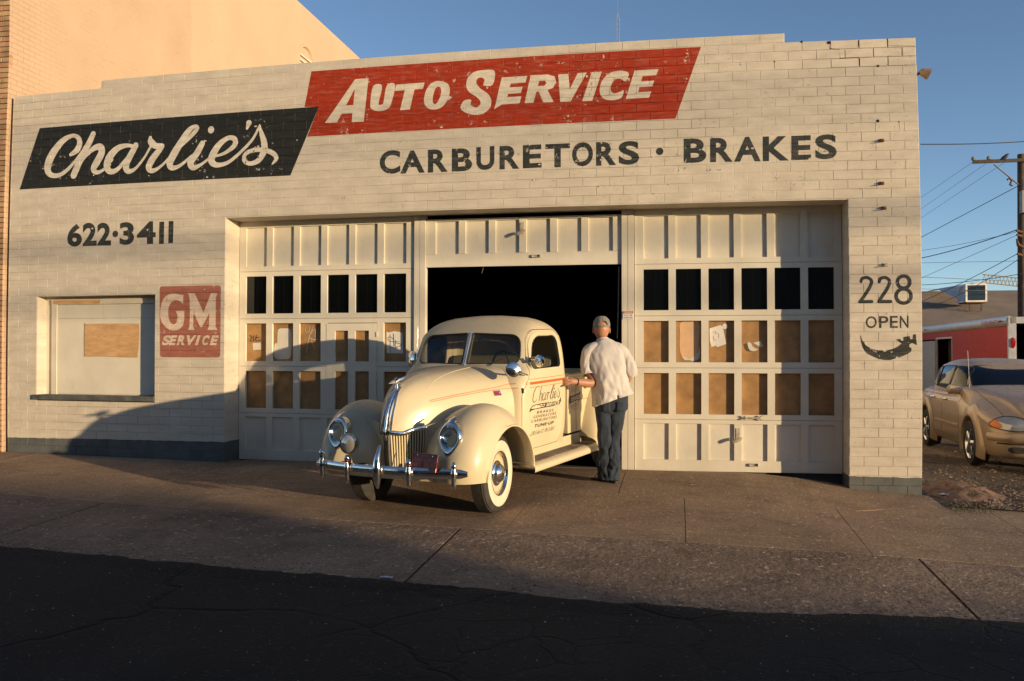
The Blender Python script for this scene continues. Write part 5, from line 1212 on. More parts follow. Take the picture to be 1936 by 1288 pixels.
# door handle, hinges
hp = on_side(-1.49, 1.062, 1, 0)
hn = obj('door_handle', MB().tube([(hp[0], hp[1], hp[2]), (hp[0], hp[1]+.04, hp[2])], .011, 8).tube([(hp[0]-.01, hp[1]+.045, hp[2]), (hp[0]+.05, hp[1]+.05, hp[2]), (hp[0]+.10, hp[1]+.045, hp[2]-.005)], [(.010, .012), (.009, .011), (.005, .006)], 8), CHROME, tdoor, True)
hq = on_side(-.612, 1.065, 1, .0); obj('hinge', MB().tube([(hq[0], hq[1]+.004, 1.04), (hq[0], hq[1]+.004, 1.09)], .011, 8), BLK, cab, True)
# striping and emblem laid on the hood and door
hood_bvh = bvh_of(hood)
fend_bvh = None
ORG = simple('orange stripe', (.62, .10, .015), .4, var=.05); PIN = simple('thin coachline', (.42, .16, .06), .5, var=.05)
def body_pt(x, z, off=.002):
    best = None
    for bv in (hood_bvh, cab_bvh):
        h = bv.ray_cast(Vector((x, 2, z)), Vector((0, -1, 0)))
        if h[0] and (best is None or h[0].y > best): best = h[0].y
    return (x, (best if best is not None else .7)+off, z)
def band(P_, hw, mat, name, parent, off=.002):
    Q = []
    for a, b_ in zip(P_, P_[1:]):
        for k in range(12): u = k/12; Q.append(tuple(p+(q-p)*u for p, q in zip(a, b_)))
    Q.append(P_[-1]); mb = MB(); mb.loft([[body_pt(x, z+d, off) for d in (-hw, hw)] for x, z in Q], closed=False, cap=False); return obj(name, mb, mat, parent)
band([(-.655, 1.128), (-1.565, 1.128)], .013, ORG, 'orange_stripe', tdoor)
band([(-.64, 1.168), (-1.57, 1.168)], .0028, PIN, 'coachline', tdoor); band([(-.64, 1.088), (-1.57, 1.088)], .0028, PIN, 'coachline', tdoor)
band([(.33, 1.038), (.1, 1.068), (-.2, 1.094), (-.42, 1.11), (-.585, 1.135)], .0026, PIN, 'coachline', truck, .0045)
band([(.33, 1.022), (.1, 1.052), (-.2, 1.076), (-.42, 1.086), (-.585, 1.090)], .0026, PIN, 'coachline', truck, .0045)
mb = MB(); mb.tube([Vector(body_pt(x, z, .001)) for x, z in ((.33, 1.030), (.1, 1.060), (-.2, 1.085), (-.42, 1.098), (-.585, 1.112))], .0045, 6); obj('hood_bead', mb, CREAM, truck, True)
mb = MB(); mb.tube([(x, .20+(.05 if x < 0 else 0)*0, (lambda h: h[0].z if h[0] else 1.2)(hood_bvh.ray_cast(Vector((x, .20, 2)), Vector((0, 0, -1))))+.001) for x in (.30, .2, .1, -.1, -.3, -.5)], .004, 6); obj('hood_bead', mb, CREAM, truck, True)
(ex_, _y, ez_) = (-0.3967, 0.6, 1.055)
em = MB(); c0 = [body_pt(ex_+a, ez_+b_, .004) for a, b_ in ((-.042, -.020), (.042, -.020), (.042, .020), (-.042, .020), (-.042, -.020))]; em.tube(c0, .005, 6); emo = obj('emblem', em, CHROME, truck, True)
obj('emblem_plate', MB().add([body_pt(ex_+a, ez_+b_, .004) for a, b_ in ((-.04, -.018), (.04, -.018), (.04, .018), (-.04, .018))], [(0, 1, 2, 3)]), simple('emblem red', (.28, .02, .02), .35), emo)
mb = MB()
for s_ in ([(-.032, -.006), (-.024, .010), (-.018, -.008), (-.010, .008), (-.006, -.006)], [(.002, .006), (-.001, -.008), (.010, -.008)], [(.016, -.008), (.030, -.006), (.026, .010)]):
    mb.tube([body_pt(ex_-a, ez_+b_, .0055) for a, b_ in s_], .0018, 4)
obj('emblem_script', mb, CHROME, emo)
# signwriting on the driver's door; photo-left is the front of the truck, so text runs towards the tail
def door_fn(off): return lambda t_: [body_pt(x, z, off+e) for x, z, e in t_]
def sub3(t_, n=1):
    if n == 0: return [t_]
    a, b_, c = t_; m1, m2, m3 = (tuple((p+q)/2 for p, q in zip(u, v)) for u, v in ((a, b_), (b_, c), (c, a)))
    return sum([sub3(q, n-1) for q in ((a, m1, m3), (m1, b_, m2), (m3, m2, c), (m1, m2, m3))], [])
def door_paint(tris, mat, off=.0016, name='signwriting', label=None, par_=None):
    mb = MB(); f = door_fn(off)
    for t_ in tris:
        mb.add(f(t_), [(0, 1, 2)])
    o = obj(name, mb, mat, par_ or tdoor)
    if label: o['label'] = label
    return o
SIGNK = simple('signwriter black', (.025, .022, .018), .5)
SCR = (
 [(-0.889,1.061,0.002),(-0.894,1.085,0.002),(-0.869,1.093,0.002),(-0.827,1.077,0.004),(-0.784,1.041,0.005),(-0.759,0.994,0.005),(-0.754,0.962,0.005),(-0.774,0.942,0.004),(-0.815,0.948,0.002),(-0.851,0.972,0.002)],
 [(-0.953,1.090,0.004),(-0.930,1.043,0.005),(-0.907,0.989,0.005),(-0.888,0.942,0.005)], [(-0.900,0.977,0.002),(-0.929,1.009,0.002),(-0.961,1.016,0.004),(-0.957,0.991,0.005),(-0.934,0.956,0.004),(-0.948,0.942,0.002),(-0.973,0.956,0.002)],
 [(-1.047,1.012,0.002),(-1.015,1.017,0.002),(-0.978,0.990,0.005),(-0.974,0.953,0.005),(-0.998,0.944,0.003),(-1.031,0.973,0.002),(-1.046,1.009,0.003),(-1.035,0.973,0.004),(-1.027,0.946,0.004),(-1.049,0.947,0.002)],
 [(-1.060,0.983,0.002),(-1.080,1.013,0.003),(-1.099,1.015,0.004),(-1.109,1.008,0.004),(-1.086,0.975,0.005),(-1.073,0.945,0.005)], [(-1.094,0.981,0.002),(-1.116,1.010,0.003),(-1.139,1.010,0.003)],
 [(-1.144,0.964,0.002),(-1.190,1.011,0.003),(-1.237,1.059,0.003),(-1.253,1.082,0.003),(-1.222,1.069,0.003),(-1.183,1.018,0.005),(-1.156,0.964,0.005),(-1.161,0.940,0.003),(-1.189,0.955,0.002)],
 [(-1.232,1.015,0.004),(-1.212,0.978,0.005),(-1.200,0.951,0.004),(-1.218,0.946,0.002),(-1.241,0.970,0.002)],
 [(-1.249,0.969,0.002),(-1.280,0.986,0.003),(-1.293,1.010,0.003),(-1.273,1.015,0.003),(-1.253,0.994,0.004),(-1.246,0.960,0.005),(-1.263,0.944,0.004),(-1.294,0.959,0.002),(-1.326,0.995,0.002)],
 [(-1.347,1.038,0.004),(-1.339,1.023,0.002)], [(-1.350,1.019,0.002),(-1.375,0.998,0.003),(-1.379,0.972,0.004),(-1.358,0.948,0.004),(-1.337,0.948,0.003),(-1.332,0.963,0.003)])
for gi, idx in enumerate(((0,), (1, 2), (3,), (4, 5), (6,), (7,), (8,), (9,), (10,))):
    tr = sum([stroke(SCR[q], 4, .0001*q, .0001*q+.0001) for q in idx], [])
    if gi == 5: tr += disc([(-1.254,1.042)][0], .009)
    door_paint(tr, SIGNK, name='script_letter')
sw = door_paint(sum([sub3(q) for q in tess([[(-0.780,0.914),(-0.969,0.916),(-1.354,0.906),(-1.393,0.919),(-1.401,0.944),(-1.419,0.927),(-1.415,0.898),(-1.375,0.869),(-1.171,0.865),(-0.799,0.869),(-0.730,0.863),(-0.687,0.847),(-0.704,0.882),(-0.739,0.906)]])], []), SIGNK, .0012, 'swoosh')
def srun(s_, q, mat=None, off=.006, d=.0016, par_=None, sp=1.15): return door_paint(place(glyph(s_, off, sp), *q), mat or SIGNK, d, 'signwriting', None, par_)
LETW = simple('signwriter cream', (.68, .60, .44), .5)
srun('AUTO SERVICE', [(-0.779,0.877),(-1.357,0.872),(-0.804,0.909)], LETW, .03, .0024)
srun('BRAKES', [(-0.846,0.820),(-1.229,0.809),(-0.854,0.847)], None, .004, sp=1.3); srun('GENERATORS', [(-0.769,0.782),(-1.300,0.770),(-0.776,0.808)], None, .004, sp=1.3)
srun('CARBURETORS', [(-0.724,0.743),(-1.317,0.730),(-0.733,0.771)], None, .004, sp=1.3); srun('TUNE\u00b7UP', [(-0.793,0.688),(-1.242,0.679),(-0.805,0.719)], None, .035)
srun('228 E 6th ST. PH 2-3411', [(-0.712,0.615),(-1.252,0.614),(-0.751,0.654)], None, -.004)
# round logo on the bed side
LG = [q for q in ((-1.93, .945),)][0]; LG = ((-1.932, 0.68, 0.8934)[0], (-1.932, 0.68, 0.8934)[2])
def bed_paint(tris, mat, d): 
    mb = MB(); [mb.add([(x, .677+d+e, z) for x, z, e in t_], [(0, 1, 2)]) for t_ in tris]; return obj('bed_logo', mb, mat, truck)
LR = .130
bed_paint(ell(LG, LR, LR, .0035, 0), ORG, .001)
bed_paint(tess([[(LG[0]+.155, LG[1]-.005), (LG[0]+.14, LG[1]+.030), (LG[0]+.09, LG[1]+.028), (LG[0]-.10, LG[1]+.045), (LG[0]-.15, LG[1]+.060), (LG[0]-.135, LG[1]+.02), (LG[0]-.15, LG[1]-.03), (LG[0]-.10, LG[1]-.028), (LG[0]-.09, LG[1]-.06), (LG[0]-.07, LG[1]-.028), (LG[0]+.08, LG[1]-.045), (LG[0]+.155, LG[1]-.055)]]), simple('logo navy', (.03, .045, .08), .5), .0015)
bed_paint(place(glyph('SERVICE', .03), (LG[0]+.125, LG[1]-.032), (LG[0]-.125, LG[1]-.018), (LG[0]+.125, LG[1]+.012)), LETW, .003)
bed_paint(place(glyph('UNITED', 0), (LG[0]+.07, LG[1]+.062), (LG[0]-.07, LG[1]+.068), (LG[0]+.065, LG[1]+.098)), simple('logo grey', (.25, .25, .22), .5), .0012)
bed_paint(place(glyph('MOTORS', 0), (LG[0]+.07, LG[1]-.10), (LG[0]-.07, LG[1]-.09), (LG[0]+.065, LG[1]-.066)), simple('logo grey'), .0012)

# ================================================================ MAN AT THE PICKUP
MO = Vector((7.955, -.56, 0)); MO.z = g(MO.x, MO.y)-.004
RV = Vector((math.cos(YAW), math.sin(YAW), 0)); FV = Vector((-math.sin(YAW), math.cos(YAW), 0))
MM = Matrix(((RV.x, FV.x, 0, MO.x), (RV.y, FV.y, 0, MO.y), (0, 0, 1, MO.z), (0, 0, 0, 1)))   # x right in view, y away, z up
man = thing('person', 'man in white short-sleeved shirt, jeans and grey cap reaching for the pickup door handle', 'person')
man.matrix_world = MM
def m_skin():
    m = bpy.data.materials.new('skin'); t, b = nodes(m); v = objc(t)
    c = ramp(t, noise_n(t, v, 14, 4), [(.3, (.36, .165, .095)), (.7, (.46, .225, .14))]); t.links.new(c, b.inputs['Base Color']); b.inputs['Roughness'].default_value = .5
    setin(b, 'Subsurface Weight', .08); setin(b, 'Subsurface Radius', (.02, .008, .004)); bump(t, b, noise_n(t, v, 90, 3), .0006, .6); return m
SKIN = m_skin()
def cloth(name, col, weave, fold, foldd, var=.12):
    m = bpy.data.materials.new(name); t, b = nodes(m); v = objc(t)
    c = ramp(t, noise_n(t, v, 7, 5), [(.3, tuple(k*(1-var) for k in col)), (.7, tuple(min(1, k*(1+var)) for k in col))]); t.links.new(c, b.inputs['Base Color']); b.inputs['Roughness'].default_value = .85
    setin(b, 'Sheen Weight', .15)
    h = mth(t, 'ADD', mth(t, 'MULTIPLY', noise_n(t, scl(t, v, (1, 1, .45)), fold, 4, .55, .6), foldd), mth(t, 'MULTIPLY', noise_n(t, v, weave, 2), .0005)); n = bump(t, b, h, 1.0, 1.0); return m
SHIRT = cloth('white shirt', (.50, .465, .44), 300, 4.5, .009, .05)
JEANS = cloth('blue denim', (.011, .020, .036), 300, 9, .026, .5)
def skin_obj(name, verts, edges, radii, root, mat, parent, sub=2):
    me_ = bpy.data.meshes.new(name); me_.from_pydata(verts, edges, []); o = bpy.data.objects.new(name, me_); C.objects.link(o)
    m_ = o.modifiers.new('skin', 'SKIN'); m_.use_smooth_shade = True
    for i, r_ in enumerate(radii):
        q = me_.skin_vertices[0].data[i]; q.radius = r_ if hasattr(r_, '__len__') else (r_, r_); q.use_root = (i == root)
    s2 = o.modifiers.new('s', 'SUBSURF'); s2.levels = sub; s2.render_levels = sub
    m2 = bake(o, name); bpy.data.objects.remove(o); m2.materials.clear(); m2.materials.append(mat); m2.shade_smooth(); return m2
# skeleton (x to the right as seen, y away from us, z up)
J = [(.03,.00,.90), (.02,.00,1.05), (-.005,.03,1.22), (-.025,.05,1.40), (-.045,.075,1.485), (-.052,.10,1.54),        # 0-5 pelvis..neck top
     (-.21,.06,1.40), (-.205,.03,1.20), (-.160,-.055,1.055), (-.268,-.100,1.068), (-.368,-.148,1.082),                      # 6-10 left arm: shoulder, upper, elbow, forearm, wrist
     (.16,.05,1.40), (.225,.05,1.24), (.235,.10,1.10), (.19,.22,1.06), (.14,.32,1.08),                          # 11-15 right arm
     (-.030,.02,.84), (-.020,.02,.50), (-.030,.02,.10), (-.06,.10,.035), (-.09,.15,.025),                       # 16-20 left leg, foot
     (.085,.00,.84), (.065,.03,.50), (.045,-.01,.11), (.01,.06,.04), (-.02,.12,.03)]                             # 21-25
JE = [(0,1),(1,2),(2,3),(3,4),(4,5),(3,6),(6,7),(7,8),(8,9),(9,10),(3,11),(11,12),(12,13),(13,14),(14,15),(0,16),(16,17),(17,18),(18,19),(19,20),(0,21),(21,22),(22,23),(23,24),(24,25)]
JR = [(.15,.11),(.145,.11),(.15,.11),(.14,.10),(.064,.060),(.062,.058),.060,.052,.050,.051,.031,.060,.048,.043,.040,.027,.085,.058,.042,.036,.03,.085,.058,.042,.036,.03]
verts = list(J); edges = list(JE); rad = list(JR)
# hands: palm plus five fingers each, closing on the handle / relaxed
def hand(wi, d, side, curl):
    w_ = Vector(verts[wi]); d = Vector(d).normalized(); up = Vector((0, 0, 1)); lat = d.cross(up).normalized()
    pb = len(verts); verts.append(tuple(w_+d*.045)); edges.append((wi, pb)); rad.append((.021, .030))
    for k, (off, ln) in enumerate(((.026, .072), (.009, .080), (-.009, .074), (-.026, .058))):
        b0 = w_+d*.085+up*off; i0 = len(verts); verts.append(tuple(b0)); edges.append((pb, i0)); rad.append(.0100)
        dd = d.copy(); p_ = b0
        for j in range(3):
            dd = (dd+lat*curl*side).normalized(); p_ = p_+dd*ln/3; verts.append(tuple(p_)); edges.append((len(verts)-2, len(verts)-1)); rad.append(.0085-.0008*j)
    t0 = w_+d*.030+up*.028; i0 = len(verts); verts.append(tuple(t0)); edges.append((pb, i0)); rad.append(.011)
    for j, q in enumerate((d*.022+up*.012+lat*side*.010, d*.045+up*.010+lat*side*.024)): verts.append(tuple(t0+q)); edges.append((len(verts)-2, len(verts)-1)); rad.append(.0095-.001*j)
hand(10, (-1, -.42, -.02), 1, .38); hand(15, (-.3, .9, -.1), -1, .45)
body = link(bpy.data.objects.new('body', skin_obj('body', verts, edges, rad, 0, SKIN, man)), man)
# head: egg with nape, ears, face turned away; same skin, joined into the body mesh below
hc = Vector((-.058, .112, 1.640))
def head_pt(u, v):
    th = PI*v; a = 2*PI*u; r_ = math.sin(th)**.92; x = .084*r_*math.cos(a); y = .104*r_*math.sin(a); z = .124*math.cos(th)
    if z < 0: x *= 1-.25*(-z/.118)**1.5; y = y*(1-.15*(-z/.118)) + (.018*(-z/.118) if y > 0 else .012*(-z/.118))
    if y > .06: y += .020*math.exp(-((x/.014)**2)-((z+.012)/.022)**2); y -= .006*math.exp(-(((abs(x)-.030)/.016)**2)-((z-.012)/.014)**2); y += .004*math.exp(-((x/.026)**2)-((z+.058)/.010)**2)
    return (hc.x+x, hc.y+y, hc.z+z)
mb = MB(); nu, nv = 48, 32
mb.loft([[head_pt(i/nu, (j+.35)/(nv+.7)) for i in range(nu)] for j in range(nv+1)])
for s_ in (1, -1):
    ec = hc+Vector((s_*.087, .012, -.012)); mb.loft([[(ec.x+s_*o_, ec.y+a*math.cos(q)*.9, ec.z+a*1.5*math.sin(q)) for q in [2*PI*k/16 for k in range(16)]] for o_, a in ((-.014, .010), (-.004, .018), (.006, .022), (.009, .020), (.006, .012))])
hm = bpy.data.meshes.new('headm'); hm.from_pydata(mb.v, [], mb.f); hm.shade_smooth()
bm = bmesh.new(); bm.from_mesh(body.data); bm.from_mesh(hm); bmesh.ops.recalc_face_normals(bm, faces=bm.faces); bm.to_mesh(body.data); bm.free(); body.data.shade_smooth()
# eyes and hair fringe on the nape
HAIR = simple('short grey hair', (.32, .18, .115), .9, var=.4, scale=60, bumpd=.001, bscale=200)
mb = MB(); rows = []
for j in range(7):
    v = .50+.09*j/6; rows.append([tuple(Vector(head_pt(u, v))+(Vector(head_pt(u, v))-hc).normalized()*.0025*math.sin(PI*(j+.5)/7)) for u in [.50+.5*i/24 for i in range(25)]])
grid(mb, rows)
for s_ in (1, -1): obj('eye', MB().lathe([(.001, .012), (.008, .009), (.012, 0), (.008, -.009), (.001, -.012)], 10, Matrix.Translation(hc+Vector((s_*.030, .083, .012)))), simple('eye white', (.6, .58, .55), .3), body, True)
# cap, worn with its strap across the back
CAPM = cloth('grey cap cloth', (.20, .185, .155), 200, 20, .004, .2)
rows = []; nu = 112
for j in range(41):
    v = .02+.43*j/40; ring = []
    for i in range(nu+1):
        u = i/nu; p_ = Vector(head_pt(u, v)); d = (p_-hc).normalized(); back = 1 if .5 < u < 1 else 0
        wr = .003*noise.noise(Vector((p_.x*60, p_.y*60, p_.z*60)))
        lift = .014*math.sin(PI*min(1, v/.45))+.010*(1-v/.45)
        ring.append(tuple(p_+d*(.007+lift+wr)))
    rows.append(ring)
mb = MB(); n_ = nu+1
for j in range(40):
    for i in range(nu):
        u = (i+.5)/nu; v = .02+.43*(j+.5)/40; arch = math.hypot((u-.77)/.095, (v-.43)/.135)
        if arch < 1 and v < .40: continue
        if .66 < u < .88 and v >= .30 and v < .40 and arch < 1: continue
        mb.f.append((j*n_+i, j*n_+i+1, (j+1)*n_+i+1, (j+1)*n_+i))
mb.v = [q for r_ in rows for q in r_]
cap = obj('cap', mb, CAPM, man, True); md = cap.modifiers.new('t', 'SOLIDIFY'); md.thickness = .003; md.offset = 1
mb = MB(); rows = []      # peak at the front
for j in range(7):
    r_ = j/6; rows.append([tuple(hc+Vector(((.080+.0*r_)*math.cos(a)*(1-.05*r_), .095*math.sin(a)+.06*r_*math.sin(a)**2, .030-.020*r_-.012*abs(math.cos(a))*r_))) for a in [PI*(.12+.76*i/16) for i in range(17)]])
grid(mb, rows); pk = obj('peak', mb, CAPM, cap, True); md = pk.modifiers.new('t', 'SOLIDIFY'); md.thickness = .004
# clothes: rings that follow the body, opened at hems
def ringloft(name, R_, mat, parent, n=40, seed=0, amp=.008, thick=.003, fr=9):
    """R_: centre, half width (x'), half depth (y'), axis tilt vector for the ring plane, ripple"""
    rows = []; K = crom([(*c, a, b_, rp) for c, a, b_, rp in R_], 8)
    for i, q in enumerate(K):
        c = Vector(q[:3]); nx = K[min(i+1, len(K)-1)]; pv = K[max(i-1, 0)]; ax = (Vector(nx[:3])-Vector(pv[:3])).normalized()
        ex_ = Vector((1, 0, 0)); ex_ = (ex_-ax*ex_.dot(ax)).normalized() if abs(ax.x) < .85 else Vector((0, 1, 0)).cross(ax).normalized()*-1
        ey_ = ax.cross(ex_).normalized(); ring = []
        for k in range(n):
            a = 2*PI*k/n; e = .88
            dx = abs(math.cos(a))**e*(1 if math.cos(a) > 0 else -1)*q[3]; dy = abs(math.sin(a))**e*(1 if math.sin(a) > 0 else -1)*q[4]
            p_ = c+ex_*dx+ey_*dy; o_ = (p_-c).normalized()
            w_ = noise.noise(Vector((p_.x*fr, p_.y*fr, p_.z*fr*.55+seed)))*amp*q[5]+(.22-abs(noise.noise(Vector((p_.x*fr*1.9+p_.z*2.2, p_.y*fr*1.9, p_.z*fr*.8+seed+9)))))*amp*1.1*q[5]
            ring.append(tuple(p_+o_*w_))
        rows.append(ring)
    mb = MB(); mb.loft(rows, cap=False); o = obj(name, mb, mat, parent, True, True, ang=180)
    md = o.modifiers.new('t', 'SOLIDIFY'); md.thickness = thick; md.offset = 1; return o
shirt = ringloft('shirt', [((.045,-.005,.885), .222, .148, 1.8), ((.035,-.004,.96), .205, .148, 1.5), ((.015,.005,1.10), .190, .143, 1.2), ((-.005,.02,1.24), .194, .138, 1.0), ((-.022,.038,1.36), .208, .124, .7), ((-.030,.050,1.43), .185, .104, .4), ((-.038,.062,1.475), .125, .080, .3), ((-.046,.078,1.505), .072, .068, .2), ((-.050,.088,1.530), .062, .064, .1)], SHIRT, man, 96, 1, .022)
# the hem slants up to the right: shear the lowest rings
for v in shirt.data.vertices:
    if v.co.z < 1.0: v.co.z += (1.0-v.co.z)/.125*(.045*(v.co.x-.04)/.2-.0)
ringloft('collar', [((-.048,.084,1.500), .070, .067, .2), ((-.051,.090,1.535), .063, .064, .2)], SHIRT, shirt, 32, 2, .003)
ringloft('sleeve', [((-.085,.055,1.450), .050, .070, .2), ((-.150,.055,1.430), .066, .084, .3), ((-.205,.048,1.385), .072, .084, .5), ((-.222,.035,1.29), .071, .075, 1.0), ((-.205,.012,1.20), .073, .074, 1.2), ((-.196,-.002,1.150), .076, .074, 1.3)], SHIRT, shirt, 56, 5, .022)
ringloft('sleeve', [((.030,.055,1.450), .050, .070, .2), ((.098,.052,1.430), .066, .082, .3), ((.158,.05,1.385), .070, .082, .5), ((.205,.05,1.29), .070, .074, 1.0), ((.238,.065,1.19), .070, .072, 1.2), ((.245,.080,1.145), .071, .072, 1.3)], SHIRT, shirt, 56, 7, .022)
# back seams and a pleat pressed into the shirt
shirt_bvh = bvh_of(shirt)
def back_line(P_, r_, name='seam'):
    Q = []
    for x, z in crom(P_, 8):
        h = shirt_bvh.ray_cast(Vector((x, -1, z)), Vector((0, 1, 0)))
        if h[0]: Q.append((x, h[0].y+.0005, z))
    if len(Q) > 2: obj(name, MB().tube(Q, r_, 5), SHIRT, shirt, True)
back_line([(-.120, 1.41), (-.105, 1.25), (-.085, 1.05), (-.065, .93)], .003); back_line([(.075, 1.42), (.085, 1.25), (.100, 1.05), (.125, .94)], .003); back_line([(-.010, 1.455), (.0, 1.25), (.02, 1.05), (.035, .94)], .0025)
back_line([(-.155, 1.405), (-.03, 1.43), (.11, 1.415)], .003)
jean = ringloft('jeans', [((.035,0,.955), .175, .125, .3), ((.035,0,.88), .178, .132, .6), ((.03,0,.80), .176, .130, .8), ((.028,.0,.735), .130, .090, .6)], JEANS, man, 44, 3, .010)
ringloft('trouser_leg', [((-.042,.008,.80), .096, .112, .4), ((-.038,.012,.66), .086, .100, .9), ((-.030,.016,.50), .078, .088, 1.2), ((-.026,.02,.34), .074, .084, 1.5), ((-.026,.018,.22), .074, .086, 2.2), ((-.024,.016,.14), .078, .090, 2.6), ((-.024,.016,.07), .076, .088, 2.0), ((-.024,.016,.035), .080, .094, 1.5)], JEANS, jean, 40, 11, .015, fr=13)
ringloft('trouser_leg', [((.100,0,.80), .090, .112, .4), ((.083,.008,.66), .080, .100, .9), ((.066,.030,.50), .073, .086, 1.2), ((.054,.018,.34), .070, .082, 1.6), ((.050,.006,.22), .071, .084, 2.4), ((.046,.0,.14), .076, .088, 2.8), ((.046,.0,.07), .072, .086, 2.0), ((.046,.0,.035), .075, .090, 1.5)], JEANS, jean, 40, 17, .016, fr=13)
for px_, s_ in ((-.035, 1), (.115, -1)):       # back pockets
    mb = MB(); rows = []
    for j in range(5):
        rows.append([(px_+(-.045+.09*i/4), -.128-.010*math.cos((i-2)/2)-.002*(1 if j else 0)+.02*(j/4)*0, .865-.10*j/4) for i in range(5)])
    grid(mb, rows); obj('back_pocket', mb, JEANS, jean, True).modifiers.new('t', 'SOLIDIFY').thickness = .004
# sandals
SAND = simple('black sandal', (.018, .017, .016), .6, var=.2)
for fx, fy, rz in ((-.062, .085, 38), (.012, .040, 34)):
    M_ = Matrix.Translation((fx, fy, 0)) @ Matrix.Rotation(R(rz), 4, 'Z')
    sole = [(.045*math.sin(PI*min(1, (v+.12))), 0) for v in ()]
    out = [(.040+.008*math.sin(3*v), -.125+.25*v) for v in [i/8 for i in range(9)]]
    L_ = [(x, y) for x, y in [(.030,-.13),(.038,-.10),(.034,-.03),(.042,.05),(.046,.10),(.036,.135),(.0,.150),(-.034,.130),(-.044,.09),(-.038,.0),(-.036,-.09),(-.026,-.13),(0,-.14)]]
    mb = MB(); mb.loft([[tuple(M_ @ Vector((x, y, z))) for x, y in smooth_loop(L_, 3)] for z in (.002, .026)]); sd = obj('sandal', mb, SAND, man, True, True)
    mb = MB()
    for y0, w0, h0 in ((.06, .042, .058), (.015, .040, .070), (-.03, .038, .082), (-.095, .036, .075)):
        mb.tube([tuple(M_ @ Vector((w0*math.cos(a), y0, .022+h0*math.sin(a)))) for a in [PI*i/8 for i in range(9)]], [(.003, .014)]*9, 6)
    obj('strap', mb, SAND, sd, True)
# wrist watch
wv = Vector(J[10]); dv = (Vector(J[10])-Vector(J[9])).normalized(); P_ = []
a1_ = dv.cross(Vector((0, 0, 1))).normalized(); b1_ = a1_.cross(dv)
P_ = [tuple(wv-dv*.03+(a1_*math.cos(t_)+b1_*math.sin(t_))*.034) for t_ in [2*PI*k/20 for k in range(21)]]
obj('wrist_watch', MB().tube(P_, [(.003, .011)]*21, 6, caps=False), BLK, man, True)

# ================================================================ ACROSS THE STREET (unseen: right shops shade the road, left ones cut sky light)
STUCCO = simple('pale stucco', (.34, .28, .22), .9, var=.15, scale=1.5, bumpd=.004, bscale=30)
BROWNW = simple('brown brick front', (.22, .12, .08), .9, var=.2, scale=2)
def shop(x0, x1, y0, y1, h, mat, label, n):
    o = thing('shop_building', label, 'building', ((x0+x1)/2, y1, -.3)); M_ = Matrix.Translation((-(x0+x1)/2, -y1, .3))
    mb = MB(); mb.box(x0, x1, y0, y1, -.5, h-.25, M_); obj('wall', mb, mat, o)
    obj('parapet', MB().box(x0-.05, x1+.05, y0-.05, y1+.05, h-.25, h, M_), STUCCO, o)
    w_ = (x1-x0)/n
    for i in range(n):
        a = x0+i*w_+w_*.15; b_ = x0+(i+1)*w_-w_*.15
        f = obj('window', MB().box(a, b_, y1+.002, y1+.06, .7, 2.6, M_), TRIM, o); obj('pane', MB().box(a+.06, b_-.06, y1+.061, y1+.065, .76, 2.54, M_), GLASS, f)
    return o
shop(-14, 2, -32, -21.5, 9.5, BROWNW, 'unseen two storey brown brick shop far left across the street, raised to cut sky light', 5)
shop(2.5, 19, -30, -21.5, 8.0, STUCCO, 'unseen pale stucco shop directly across the street, raised to cut sky light', 5)
shop(19.5, 40.5, -32, -21.0, 4.05, BROWNW, 'long brown brick shop across the street to the right behind the camera', 8)
shop(40.6, 82, -34, -21.0, 3.33, STUCCO, 'long low stucco shop across the street farthest right', 12)
CBL = simple('cable black', (.03, .03, .03), .6)
POLEM = simple('weathered pole wood', (.085, .062, .045), .9, var=.3, scale=3, bumpd=.004, bscale=30)
def pole(name, label, base, h, r0=.16, r1=.11, arm=None, cat='utility pole'):
    o = thing(name, label, cat, base); obj('post', MB().tube([(0, 0, 0), (0, 0, h*.5), (0, 0, h)], [r0, (r0+r1)/2, r1], 14), POLEM, o, True)
    return o
for i, x in enumerate((-22, 14, 56)):
    o = pole('utility_pole', ('leftmost', 'middle', 'rightmost')[i]+' wooden pole across the street behind the camera', (x, -19.5, -.3), 9.2, .15, .12); o['group'] = 'poles across the street'
    obj('crossarm', MB().box(-.05, .05, -1.1, 1.1, 8.6, 8.72), POLEM, o)
def wire(pts, r_, label, group, sag=.3, mat=None):
    a, b_ = Vector(pts[0]), Vector(pts[1]); n = 20
    P_ = [a.lerp(b_, k/n)-Vector((0, 0, sag*4*(k/n)*(1-k/n))) for k in range(n+1)]
    return tag(obj('overhead_wire', MB().tube(P_, r_, 5), mat or CBL, None, True), label, 'wire', group)
for k, (dy, z, r_) in enumerate(((-1.0, 8.9, .030), (1.0, 8.9, .030), (0, 7.6, .060), (0, 6.9, .045))):
    lb = '%s between the poles across the street' % ('outer arm wire', 'inner arm wire', 'thick upper cable', 'lower cable')[k]
    for x0, x1, sd_ in ((-22, 14, 'left'), (14, 56, 'right')): wire([(x0, -19.5+dy, z-.3), (x1, -19.5+dy, z-.3)], r_, lb+', '+sd_+' span', 'wires across the street', .5)

